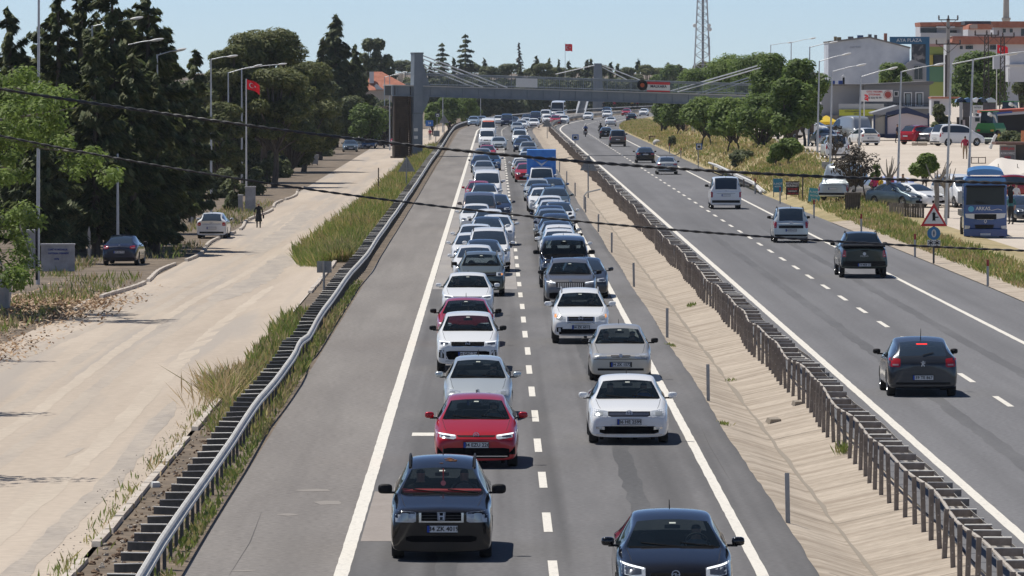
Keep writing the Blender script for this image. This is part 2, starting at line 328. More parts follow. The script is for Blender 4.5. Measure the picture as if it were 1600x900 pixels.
# ---------------------------------------------------------------- guard rails
LB = [(900, -5.34), (847, -5.43), (775, -5.48), (720, -5.49), (682, -5.49), (622, -5.59), (587, -5.45), (550, -5.42), (527, -5.65), (515, -5.48), (485, -5.56), (450, -5.57), (420, -5.58), (395, -5.34), (375, -5.43), (345, -5.43), (320, -5.42), (285, -5.45), (247, -5.66), (230, -5.6), (205, -5.95), (195, -5.9)]
LBD = [75] + [7.55 * F / (y - VY) for y, x in LB] + [1700]; LBX = [-5.36] + [x * .65 - 5.47 * .35 for y, x in LB] + [-5.7]
def lbx(d): return interp(d, LBD, LBX)
def lbz(d): return .75 + (.012 * math.sin(d * .21) if d < 800 else 0) - .08 * math.exp(-((d - 172) / 5) ** 2)
def mbx(d): return 8.30 + .05 * math.sin(d * .17) + .03 * math.sin(d * .41)
def mtx(d): return 7.84 + .05 * math.sin(d * .31) + .04 * math.sin(d * .13 + 1)
def mtz(d): return .75 + .045 * math.sin(d * .55) + .03 * math.sin(d * .23)
def wbeam(name, xf, zf, side, d0, d1, mat, parent, tilt=0.):
    hs = .55 if tilt else 1.; c_ = .6 if tilt else 1.; prof = [(0, 0), (.045 * c_, -.04), (.05 * c_, -.10), (.0, -.15), (.0, -.17), (.05 * c_, -.22), (.045 * c_, -.28), (0, -.32)]
    back = [(a - .012, b) for a, b in prof][::-1]; prof = prof + back; ds = []; d = d0
    while d < d1: ds.append(d); d += 3.86 if d < 420 else 8
    n = len(prof); vs = [(xf(d) + off(d) + side * (a + tilt * -b), d, zf(d) + b * hs) for d in ds for a, b in prof]
    fs = [(i * n + j, i * n + (j + 1) % n, (i + 1) * n + (j + 1) % n, (i + 1) * n + j) for i in range(len(ds) - 1) for j in range(n)]
    return MB().add(vs, fs).build(name, mat, parent, smooth=True, angle=12)
gr = thing('guardrail', 'bent steel guardrail with ladder spacers between the grass verge and the road shoulder', 'guardrail', (-5.6, 88, 0))
gr_i = Matrix.Translation((5.6, -88, 0))
def local(o, root): o.matrix_parent_inverse = Matrix.Translation(-Vector(root.location)); return o
local(wbeam('rail_beam', lbx, lbz, 1, 76, 1650, rail_beam, gr, .28), gr)
post_l = MB().box((0, 0, .33), (.06, .11, .78)).mesh('post', rail_grey)
sp_l = MB().box((-.22, 0, 0), (.44, .012, .13)).box((-.22, -.02, .07), (.44, .075, .014), 1).mesh('spacer', [rail_grey, rail_beam])
def bolts(x): return 0
far = MB(); d = 77.; k = 0
while d < 1640:
    x = lbx(d) + off(d); z = lbz(d); a = R.uniform(-.06, .06)
    if k < 290:
        p = local(obj('post', post_l, gr, (x - .07, d + .05, z - .74)), gr); p = local(obj('spacer', sp_l, gr, (x - .02, d, z - .07), (R.uniform(-.1, .1), R.uniform(-.05, .05), a)), gr)
        d += 1.93
    else:
        far.box((x - .07, d, .35), (.06, .11, .7)); far.box((x - .25, d, z - .07), (.44, .03, .13)); d += 1.6
    k += 1
o = local(far.build('far_posts', rail_grey, gr), gr); o['kind'] = 'stuff'
mr = thing('guardrail', 'brown steel median barrier with tall posts standing above the concrete ditch', 'guardrail', (8, 88, 0))
local(wbeam('rail_beam', mbx, lambda d: .76 + .02 * math.sin(d * .3), 1, 76, 1650, M('beam_dark', (.27, .25, .225), .7, .1, col2=(.36, .335, .30), scale=3), mr), mr)
tb = MB(); ds = [76 + i * .95 for i in range(360)] + [420 + i * 6 for i in range(205)]
tb.tube([(mtx(d) + off(d), d, mtz(d)) for d in ds], .032, 7); local(tb.build('top_tube', rail_tube_m, mr, smooth=True), mr)
post_m = MB().box((0, 0, 0), (.085, .012, .98)).box((-.037, .03, 0), (.012, .06, .98)).box((.037, .03, 0), (.012, .06, .98))
for zz in (.2, -.1): post_m.box((.0, -.01, zz), (.025, .012, .025), 1)
post_m = post_m.mesh('post', [rail_dark, rail_tube_m])
sp_m = MB().box((.23, 0, .015), (.46, .012, .12)).box((.23, .02, .085), (.46, .065, .014), 1).mesh('spacer', [rail_dark, rail_beam])
far = MB(); d = 77.; k = 0
while d < 1640:
    x = mtx(d) + off(d); z = mtz(d)
    if k < 292:
        local(obj('post', post_m, mr, (x - .08, d, z - .43), (R.uniform(-.03, .03), R.uniform(-.05, .05), R.uniform(-.08, .08))), mr)
        local(obj('spacer', sp_m, mr, (x, d + .03, z - .03), (R.uniform(-.15, .15), 0, R.uniform(-.06, .06))), mr); d += 1.9
    else:
        far.box((x - .05, d, .3), (.06, .14, .85)); far.box((x + .2, d, .66), (.44, .03, .15), 1); d += 1.5
    k += 1
o = local(far.build('far_posts', [rail_dark, rail_beam], mr), mr); o['kind'] = 'stuff'
# short rail end by the right verge and the low concrete wall with the gap
sr = thing('guardrail', 'short white double rail at the edge of the right verge', 'guardrail', (18, 405, 0))
for zz, dx in ((.75, 0), (.5, .3)):
    local(MB().tube([(17.9 + dx, 492, .35 + zz * .6), (17.95 + dx, 475, zz + .1), (18.0 + dx, 450, zz), (18.1 + dx, 412, zz - .1), (18.2 + dx, 402, .15)], .09, 8).build('rail_beam', M('white_rail', (.62, .61, .58), .6), sr, smooth=True), sr)
for d in (408, 428, 448, 468, 488): local(MB().box((18.1, d, .3), (.12, .12, .75)).build('post', rail_dark, sr), sr)
cw = tag(MB().box((18.45, 455, .3), (.18, 60, .8)).build('retaining_wall', M('dark_wall', (.13, .12, .11), .9, col2=(.2, .18, .16), scale=2)), 'low dark concrete wall below the short white rail', 'wall')
# kerb stones beside the service road
kb = tag(MB().box((-7.0, 420, -.05), (.1, 660, .1)).build('kerb_bed', kerb_m), kind='structure')
kme = [MB().box((0, 0, .04), (.16, R.uniform(2.9, 3.03), .13), taper=.95).mesh('kerb_stone', kerb_m) for i in range(4)]
d = 80.
for k in range(75):
    if not (99 < d < 104 or 148 < d < 158 or 196 < d < 222 or 258 < d < 420) and R.random() > .08:
        obj('kerb_stone', R.choice(kme), kb, (-6.98 + R.uniform(-.02, .02) - (1.0 if d > 420 else 0), d, R.uniform(-.03, .0)), (R.uniform(-.004, .004), R.uniform(-.04, .04), R.uniform(-.008, .008)))
    d += 3.05
kl = tag(MB().box((-15.35, 330, -1.05), (.1, 300, .1)).build('kerb_bed', kerb_m), kind='structure')
for k in range(86):
    d = 215 + k * 3.06; p = at(-15.3 - .25 * math.sin(k * .4), d)
    if k % 19 not in (4, 5, 13): obj('kerb_stone', R.choice(kme), kl, (p.x, d, p.z + .03), (0, 0, .04 * math.cos(k * .4)))
# ---------------------------------------------------------------- grass and litter (nobody could count it)
gm = [M('grass_green', (.20, .255, .06), .8, trans=.25), M('grass_yellow', (.40, .36, .14), .85, trans=.2), M('grass_dry', (.50, .38, .21), .85, trans=.2), M('grass_dark', (.11, .16, .035), .8, trans=.25)]
def grass(name, n, uf, df, hmin, hmax, probs, w=.03, zf=T, lean=.35):
    d = df(n); u = uf(n, d); g_ = np.sin(u * 5.1 + d * .71) + np.sin(d * .43 - u * 2.3) + np.sin(d * 1.9 + u); k = g_ > NR.uniform(-2.6, 1.2, n); d = d[k]; u = u[k]; n = len(d); P = np.zeros((n, 3)); P[:, 1] = d; u = u + np.array([wr(b) if a > 17 else 0 for a, b in zip(u, d)]); P[:, 0] = u + np.array([off(x) for x in d]); P[:, 2] = [zf(a, b) for a, b in zip(u, d)]
    h = NR.uniform(hmin, hmax, n) * (.55 + .45 * np.abs(np.sin(d * .9 + u * 3))); a = NR.uniform(0, 6.283, n)
    A = np.stack([NR.normal(0, lean, n) * h * .5, NR.normal(0, lean, n) * h * .5, h * .5], 1); B = np.stack([np.cos(a), np.sin(a), 0 * a], 1) * w
    cl = np.sin(u * 2.1 + d * .13) + np.sin(d * .37 + u) * .6; pr = np.cumsum(probs); r = np.clip(NR.rand(n) * .6 + .4 * (cl + 1.6) / 3.2, 0, .999)
    o = cards(name, P + A, A, B * (h[:, None] / hmax * .6 + .5), gm, np.searchsorted(pr, r)); return tag(o, kind='stuff')
U = NR.uniform
vg = tag(obj('grass_verge', gmesh('grass_verge', [-9.2, -8.6, -7.8, -7.0, -5.75], [x for x in DS if 288 < x < 650], lambda x, d: T(x, d) + .04 + .1 * math.sin(d * .7 + x) * (1 if x < -7 else 0), grass_ground)), kind='structure')
def edge_l(n, d): return U(0, 1, n) ** .8 * (np.interp(d, [255, 275, 300, 420, 650], [1.6, 3.2, 4.4, 3.6, 2.6])) * -1 - 5.9
grass('grass', 46000, edge_l, lambda n: 258 + 400 * U(0, 1, n) ** 1.6, .35, .85, [.50, .30, .10, .10], .035)
grass('grass', 6500, lambda n, d: U(-6.75, -5.25, n), lambda n: 134 + 70 * U(0, 1, n), .12, .42, [.4, .25, .25, .1], .028)
grass('grass', 5200, lambda n, d: U(-7.0, -6.0, n), lambda n: 150 + 48 * U(0, 1, n), .2, .62, [.5, .2, .15, .15], .035)
grass('grass', 6500, lambda n, d: -5.25 - np.abs(NR.normal(0, .22, n)), lambda n: 84 + 150 * U(0, 1, n) ** 1.1, .05, .22, [.55, .2, .1, .15], .03)
grass('grass', 1500, lambda n, d: NR.normal(-7.0, .3, n), lambda n: NR.normal(152, 3, n), .35, .85, [.1, .2, .6, .1], .02, lean=.6)
grass('grass', 900, lambda n, d: NR.normal(-7.15, .15, n), lambda n: U(85, 150, n), .06, .28, [.5, .2, .2, .1], .02)
grass('grass', 52000, lambda n, d: 20.0 + np.minimum(4.6, 2.4 + np.maximum(0, d - 300) * .03) * U(0, 1, n), lambda n: 130 + 320 * U(0, 1, n) ** 1.3, .12, .42, [.48, .22, .24, .06], .035)
grass('grass', 34000, lambda n, d: U(19.3, 25.5, n), lambda n: U(400, 980, n), .18, .5, [.32, .32, .28, .08], .055)
grass('grass', 6500, lambda n, d: np.where((d > 262) & (d < 292) | (d > 318) & (d < 342), U(-21, -19.2, n), U(-18.5, -15.6, n)), lambda n: U(170, 420, n), .15, .5, [.45, .2, .2, .15], .035)
for (u, d, n, h) in ((5.42, 180, 60, .15), (5.45, 140, 50, .12), (7.7, 130, 120, .35), (6.6, 165, 40, .12), (7.2, 215, 50, .2)):
    grass('weed', n, lambda n, dd: NR.normal(u, .08, n), lambda n: NR.normal(d, .15, n), h * .5, h, [.6, .2, .0, .2], .02, ditchz if u > 5.3 else T)
lm = [M('leaf_litter', (.36, .23, .13), .9), M('leaf_litter_pale', (.55, .42, .29), .9), M('leaf_litter_dark', (.14, .085, .05), .9)]
n = 9000; u = NR.normal(-17.2, 1.5, n); d = NR.normal(217, 12, n); k = u < -13.4; u = u[k]; d = d[k]; n = len(u)
P = np.stack([u, d, np.array([T(a, b) for a, b in zip(u, d)]) + U(.0, .22, n) * np.exp(-((d - 217) / 12) ** 2)], 1); a = U(0, 6.283, n)
A = np.stack([np.cos(a), np.sin(a), U(-.4, .8, n)], 1) * U(.06, .16, n)[:, None]; B = np.stack([-np.sin(a), np.cos(a), U(-.3, .3, n)], 1) * .045
tag(cards('leaf_litter', P, A, B, lm, NR.choice(3, n, p=[.45, .35, .2])), kind='stuff')
n = 2600; u = NR.normal(-16.3, 1.2, n); d = NR.normal(176, 6, n); k = u < -13.6; u = u[k]; d = d[k]; n = len(u)
P = np.stack([u, d, np.array([T(a, b) for a, b in zip(u, d)]) + U(.0, .15, n)], 1); a = U(0, 6.283, n)
A = np.stack([np.cos(a), np.sin(a), U(-.4, .8, n)], 1) * U(.05, .14, n)[:, None]; B = np.stack([-np.sin(a), np.cos(a), U(-.3, .3, n)], 1) * .04
tag(cards('leaf_litter', P, A, B, lm, NR.choice(3, n, p=[.5, .25, .25])), kind='stuff')
# clods and gravel in the near verge
n = 2600; cl = MB(); 
for i in range(700):
    d = R.uniform(86, 150); u = R.uniform(-6.85, -5.9); r_ = R.uniform(.015, .045) * (1.4 if d < 108 else 1); k_ = len(cl.v); cl.ball((u, d, r_ * .3), (r_ * R.uniform(.7, 1.2), r_ * R.uniform(.7, 1.3), r_ * .7), R.choice((0, 0, 1)), 6, 4); cl.v[k_:] = [(x + R.uniform(-.3, .3) * r_, y + R.uniform(-.3, .3) * r_, z + R.uniform(-.2, .2) * r_) for x, y, z in cl.v[k_:]]
for i in range(500):
    d = R.uniform(84, 170); u = -7.12 - abs(R.gauss(0, .3)); r_ = R.uniform(.008, .022); cl.box((u, d, r_ * .3 + T(u, d)), (r_ * 1.6, r_ * 1.3, r_), R.choice((1, 2)), rz=R.uniform(0, 3), taper=.7)
tag(cl.build('gravel', [M('clod', (.19, .125, .08), .95), M('pebble', (.42, .37, .31), .9), M('pebble_dark', (.2, .18, .16), .9)]), kind='stuff')
# ---------------------------------------------------------------- vehicles
glass_far = M('tinted_glass', (.026, .040, .058), .05, coat=.6)
glass_near = glassmat('windscreen_glass', (.82, .92, .95), .70)
glass_side = glassmat('side_glass', (.5, .55, .56), .35)
chrome = M('chrome', (.62, .62, .63), .18, 1.0)
lamp_m = M('lamp_glass', (.62, .65, .67), .15, .1, coat=1, col2=(.34, .37, .41), scale=11)
lens_m = M('lamp_lens', (.10, .11, .13), .1, .6, coat=1); lens_o = M('lamp_lens_grey', (.38, .40, .40), .15, .3, coat=1)
drl_m = M('running_light', (.85, .88, .9), .3, emit=((1, 1, 1), .6))
tail_m = M('tail_lamp', (.42, .012, .015), .18, coat=1); tail_c = M('tail_clear', (.5, .3, .3), .2, coat=1)
amber = M('amber_lamp', (.75, .25, .04), .25, coat=1, emit=((1, .45, .1), .5))
plate_m = M('plate_white', (.66, .67, .68), .45); plate_t = M('plate_black', (.015, .015, .015), .5); plate_b = M('plate_blue', (.01, .06, .4), .5)
seat_m = M('seat_cloth', (.045, .045, .05), .9); rim_m = M('alloy', (.42, .43, .44), .3, .8); rim_d = M('alloy_dark', (.06, .06, .065), .4, .5)
red_dash = M('red_cloth', (.5, .03, .025), .8)
silver_trim = M('silver_trim', (.5, .5, .5), .35, .7)

def ring_pts(kind, w, zb, zs, zt, wt, cr, belt=0, tumble=0):
    if kind == 'h':
        g = zt - zs
        return [(0, zb), (w * .90, zb), (w * .985, zb + .06), (w, zb + (zs - zb) * .55), (w * .985, zs), (w * .955, zs + .38 * g), (w * .91, zs + .68 * g), (wt, zs + .90 * g), (wt - .045, zt - cr * .40), (wt * .5, zt - .004), (0, zt + cr * .3)]
    return [(0, zb), (w * .90, zb), (w * .98, zb + .10), (w, zb + (belt - zb) * .52), (w * .985, belt - .07), (w * .955, belt), (wt + .035, zt - .095), (wt + .005, zt - .04), (wt - .048, zt - .006), (wt * .5, zt + cr * .7), (0, zt + cr)]

def car_shell(sp, lv):
    L, Wd, H = sp['L'], sp['W'], sp['H']; hw = Wd / 2; tw = sp.get('tw', .745); zb = sp.get('zb', .2)
    z0, yc, zc, yw, zw, yr, zr, yb, zk, zt = (sp[k] for k in ('z0', 'yc', 'zc', 'yw', 'zw', 'yr', 'zr', 'yb', 'zk', 'zt')); zw -= sp.get('dzw', .04)
    wr = hw * sp.get('rf', .66); wc = hw * sp.get('cf', .80) + .065; belt = sp.get('belt', zc - .06); bz = sp.get('bump', .50); sq = sp.get('sq', 0.)
    S = []                                              # (y, points, tag)
    def h(y, wf, zb_, zs, z, wt, tg=''): S.append((y, ring_pts('h', hw * wf, zb_, zs, z, wt, .03), tg))
    def c(y, wf, z, w_, bl, tg='', cr=.03): S.append((y, ring_pts('c', hw * wf, zb, 0, z, w_, cr, bl), tg))
    q = lambda a, b: a + (b - a) * sq
    h(0, q(.80, .95), zb - .03, bz * .92, q(bz + .10, z0 * .93), hw * q(.62, .8))
    h(.06, q(.89, .965), zb - .03, bz + .02, q(bz + .16, z0 * .97), hw * q(.68, .82))
    h(.17, q(.945, .985), zb - .03, bz + .05, q(z0 * .93, z0 * .995), hw * q(.70, .82))
    h(.32, q(.97, .99), zb, bz + .11, z0 * 1.005, hw * .79)
    h(.32 + (yc - .32) * .35, .99, zb, z0 * .80, z0 + (zc - z0) * .42, hw * .82)
    h(.32 + (yc - .32) * .72, 1, zb, z0 * .86, z0 + (zc - z0) * .80, hw * .84)
    h(yc, 1, zb, zc - .12, zc, wc, 'C')
    c((yc + yw) / 2 - .03, 1, zc + (zw - zc) * .55, wc + (wr - wc) * .5, min(belt, zc + (zw - zc) * .55 - .13), 'M')
    c(yw, 1, zw, wr, belt, 'W')
    c(yw + (yr - yw) * .30, 1, H - .03, wr * 1.01, belt + .01, '')
    c(yw + (yr - yw) * .65, 1, H - .03, wr * 1.0, belt + .025, '')
    c(yr, 1, zr, wr * .97, belt + .05, 'R')
    c((yr + yb) / 2, .995, (zr + zk) / 2 + .06, wr * .95, min(belt + .06, (zr + zk) / 2 - .06), 'N', .02)
    rq = sp.get('rq', 0.); p = lambda a, b: a + (b - a) * rq
    h(yb, .985, zb, zk - .13, zk, hw * sp.get('tf', .74), 'B')
    if L - yb > .5:
        h((yb + L - .2) / 2, .98, zb, zk - .14, (zk + zt) / 2 + .01, hw * tw)
        h(L - .20, max(.965, tw + .06), zb, zt - .16, zt, hw * tw)
    h(L - .07, p(.93, .975), zb + .02, min(.62, zt - .2), zt * p(.93, .985), hw * max(tw - .02, p(.72, .8)))
    h(L, p(.86, .95), zb + .07, min(.56, zt - .25), zt * p(.80, .965), hw * max(tw - .06, p(.66, .78)))
    n = len(S); bm = bmesh.new(); V = []; lay = bm.edges.layers.float.new('crease_edge'); cv = bm.verts.layers.float.new('crease_vert')
    for y, pts, tg in S:
        y -= L / 2; r = [bm.verts.new((pts[k][0], y, pts[k][1])) for k in range(11)] + [bm.verts.new((-pts[k][0], y, pts[k][1])) for k in range(9, 0, -1)]
        V.append(r)
    tags = [s[2] for s in S]; iC, iM, iW, iR, iN, iB = (tags.index(t) for t in 'CMWRNB')
    van = sp.get('panel', False)
    for i in range(n - 1):
        for k in range(20):
            a, b = k, (k + 1) % 20; f = bm.faces.new((V[i][a], V[i + 1][a], V[i + 1][b], V[i][b])); kk = k if k < 10 else 19 - k; mi = 0
            if kk == 0: mi = 1
            if kk == 1 and sp.get('clad', 0): mi = 1
            if kk in (8, 9) and iC <= i < iW: mi = 2
            if kk in (8, 9) and iR <= i < iB and not van: mi = 5
            if kk == 5 and iM <= i < iN and not (van and i > iW): mi = 3 if k < 10 else 4
            if kk in (7, 8, 9) and iW <= i < iR and sp.get('roof2'): mi = 6
            f.material_index = mi
    for end, i in ((0, 0), (1, n - 1)):
        r = V[i]
        for k in range(10):
            if k == 0: vs = [r[0], r[1], r[19]]
            elif k == 9: vs = [r[9], r[10], r[11]]
            else: vs = [r[k], r[k + 1], r[20 - k - 1], r[20 - k]]
            f = bm.faces.new(vs if end == 0 else vs[::-1]); f.material_index = 1 if (k <= 1 and sp.get('clad', 0)) else 0
    bm.normal_update()
    for i in (iC, iW, iR, iB):
        for k in (8, 12): V[i][k][cv] = .8
    for i in (iM, iN):
        for k in (5, 6, 14, 15): V[i][k][cv] = .6
    for e in bm.edges:
        if len(e.link_faces) == 2:
            a, b = (f.material_index for f in e.link_faces)
            if a != b and (2 <= a <= 5 or 2 <= b <= 5): e[lay] = .9
    bmesh.ops.recalc_face_normals(bm, faces=bm.faces)
    me = bpy.data.meshes.new('shell'); bm.to_mesh(me); bm.free()
    for k in range(7): me.materials.append(black)
    o = bpy.data.objects.new('tmp', me); COL.objects.link(o); m = o.modifiers.new('s', 'SUBSURF'); m.levels = lv; m.render_levels = lv
    rw = sp.get('rw', .32) + .045; cut = MB()
    for yy in (sp.get('fa', .88), L - sp.get('ra', .85)):
        for sx in (-1, 1): cut.lathe([(0.001, 0), (rw, 0), (rw, .5), (0.001, .5)], 20, 1, 'x', (sx * (hw - .05) - .25 + sx * .02, yy - L / 2, sp.get('rw', .32)))
    cme = cut.mesh('cut', [black, black]); co = bpy.data.objects.new('cut', cme); COL.objects.link(co)
    b = o.modifiers.new('b', 'BOOLEAN'); b.object = co; b.operation = 'DIFFERENCE'; b.solver = 'EXACT'; b.material_mode = 'INDEX'
    bpy.context.view_layer.update(); ev = o.evaluated_get(bpy.context.evaluated_depsgraph_get()); out = bpy.data.meshes.new_from_object(ev)
    bpy.data.objects.remove(o); bpy.data.objects.remove(co); bpy.data.meshes.remove(me)
    return out
def split(me, idxs, name, mats):
    bm = bmesh.new(); bm.from_mesh(me); bmesh.ops.delete(bm, geom=[f for f in bm.faces if f.material_index not in idxs], context='FACES')
    for f in bm.faces: f.smooth = True
    r = bpy.data.meshes.new(name)
    if not bm.faces: bm.free(); return None
    bm.to_mesh(r); bm.free(); r.materials.clear()
    for m in mats: r.materials.append(m)
    if len(mats) == 1: r.polygons.foreach_set('material_index', [0] * len(r.polygons))
    r.set_sharp_from_angle(angle=rad(42)); return r

class Caster:
    def __init__(s, me): s.b = BVHTree.FromPolygons([v.co.copy() for v in me.vertices], [tuple(p.vertices) for p in me.polygons])
    def front(s, x, z, side=-1):
        h = s.b.ray_cast(Vector((x, side * 20, z)), Vector((0, -side, 0)))
        return h[0].y if h[0] else None
    def top(s, x, y):
        h = s.b.ray_cast(Vector((x, y, 20)), Vector((0, 0, -1))); return h[0].z if h[0] else 0
def patch(cs, cols, mat, name='patch', side=-1, off_=.008, nx=10, nz=3, mirror=False, mb=None, mi=0):
    mb = mb or MB(); xs = [c[0] for c in cols]; out = []
    for sx in ((1, -1) if mirror else (1,)):
        g = []; bad = False
        for i in range(nx + 1):
            x = xs[0] + (xs[-1] - xs[0]) * i / nx; a = interp(x, xs, [c[1] for c in cols]); b = interp(x, xs, [c[2] for c in cols]); col = []
            for j in range(nz + 1):
                z = a + (b - a) * j / nz; y = cs.front(sx * x, z, side)
                if y is None: y = (g[-1][j][1] - side * off_) if g else 0
                col.append((sx * x, y + side * off_, z))
            g.append(col)
        vs = [p for col in g for p in col]; m_ = nz + 1; fs = [(i * m_ + j, (i + 1) * m_ + j, (i + 1) * m_ + j + 1, i * m_ + j + 1) for i in range(nx) for j in range(nz)]
        bd = [i * m_ for i in range(nx + 1)] + [nx * m_ + j for j in range(1, m_)] + [i * m_ + nz for i in range(nx - 1, -1, -1)] + [j for j in range(nz - 1, 0, -1)]
        k = len(vs); vs += [(vs[i][0], vs[i][1] - side * (off_ + .03), vs[i][2]) for i in bd]; nb = len(bd)
        fs += [(bd[i], bd[(i + 1) % nb], k + (i + 1) % nb, k + i) for i in range(nb)]
        mb.add(vs, fs, mi)
        if mirror and mat is not None: out.append(mb); mb = MB()
    if mirror and mat is not None: return [m.mesh(name, mat, True, 50) for m in out]
    return mb.mesh(name, mat, True, 50) if mat is not None else mb

_wh = {}
def wheel(rw, dark):
    k = (rw, dark)
    if k not in _wh:
        t = MB().lathe([(rw * .62, -.10), (rw * .93, -.105), (rw, -.07), (rw, .07), (rw * .93, .105), (rw * .62, .10)], 20, 0, 'x').mesh('wheel', rubber, True, 40)
        r = MB().lathe([(.001, .085), (rw * .16, .09), (rw * .18, .06)], 12, 0, 'x').lathe([(rw * .56, .06), (rw * .60, .095), (rw * .655, .10)], 20, 0, 'x').lathe([(.001, .0), (rw * .62, .0)], 16, 1, 'x')
        for i in range(5):
            a = 6.283 * i / 5; d = Vector((0, math.cos(a), math.sin(a))); e = Vector((0, -math.sin(a), math.cos(a)))
            p = [Vector((.075, 0, 0)) + d * rw * .1 + e * s * rw * .09 for s in (-1, 1)] + [Vector((.085, 0, 0)) + d * rw * .6 + e * s * rw * .12 for s in (1, -1)]
            r.add(p + [v - Vector((.03, 0, 0)) for v in p], [(0, 1, 2, 3), (0, 4, 5, 1), (2, 6, 7, 3), (1, 5, 6, 2)], 0)
        r = r.mesh('rim', [rim_d if dark else rim_m, black], True, 30); _wh[k] = (t, r)
    return _wh[k]
def badge(kind, s, mat):
    b = MB()
    def bar(a, c, w=.13):
        a, c = Vector((a[0] * s, 0, a[1] * s)), Vector((c[0] * s, 0, c[1] * s)); n = (c - a).normalized(); p = Vector((-n.z, 0, n.x)) * w * s * .5; y = Vector((0, -.012, 0))
        b.add([a - p, c - p, c + p, a + p, a - p + y, c - p + y, c + p + y, a + p + y], [(0, 1, 2, 3), (7, 6, 5, 4), (0, 4, 5, 1), (1, 5, 6, 2), (2, 6, 7, 3), (3, 7, 4, 0)])
    def ring(r=.5, w=.09, n=22): b.lathe([((r - w) * s, 0), ((r - w) * s, -.014), (r * s, -.014), (r * s, 0)], n, 0, 'y')
    if kind == 'vw':
        ring(); bar((-.24, .38), (0, .02), .1); bar((.24, .38), (0, .02), .1); bar((-.38, .18), (-.17, -.38), .1); bar((.38, .18), (.17, -.38), .1); bar((-.17, -.38), (0, -.02), .1); bar((.17, -.38), (0, -.02), .1)
    elif kind == 'h':
        bar((-.32, .42), (-.26, -.42), .17); bar((.32, .42), (.26, -.42), .17); bar((-.28, 0), (.28, 0), .16)
        bar((-.5, .5), (-.42, -.5), .05); bar((.5, .5), (.42, -.5), .05); bar((-.5, .5), (.5, .5), .05); bar((-.42, -.5), (.42, -.5), .05)
    elif kind == 'bolt': ring(); bar((-.5, 0), (.08, .12), .08); bar((.08, .12), (-.08, -.12), .08); bar((-.08, -.12), (.5, 0), .08)
    elif kind == 'diamond': bar((-.33, 0), (0, .5)); bar((0, .5), (.33, 0)); bar((.33, 0), (0, -.5)); bar((0, -.5), (-.33, 0))
    elif kind == 'lion': bar((-.1, .45), (.12, .3), .2); bar((.0, .35), (-.1, -.1), .28); bar((-.05, .2), (.4, .3), .12); bar((.0, .0), (.38, .02), .12); bar((-.1, -.1), (-.3, -.5), .16); bar((-.02, -.1), (.25, -.5), .16); bar((-.15, .0), (-.4, .3), .08)
    elif kind == 'rings': ring(.5, .08); bar((0, -.45), (0, .45), .06)
    else: ring(); b.lathe([(.001, -.006), (.42 * s, -.006)], 14, 0, 'y')
    return b.mesh('badge', M('badge_metal', (.66, .66, .67), .42, .35), False)
def make_plate(txt, w=.52, h=.112):
    b = MB().box((0, -.006, 0), (w + .02, .012, h + .02), 1).box((.0, -.010, 0), (w, .012, h), 0).box((-w / 2 + .022, -.012, 0), (.044, .012, h), 2).mesh('number_plate', [plate_m, black, plate_b])
    return b, (text_mesh(txt, .105, plate_t, .003, .0025) if txt else None)

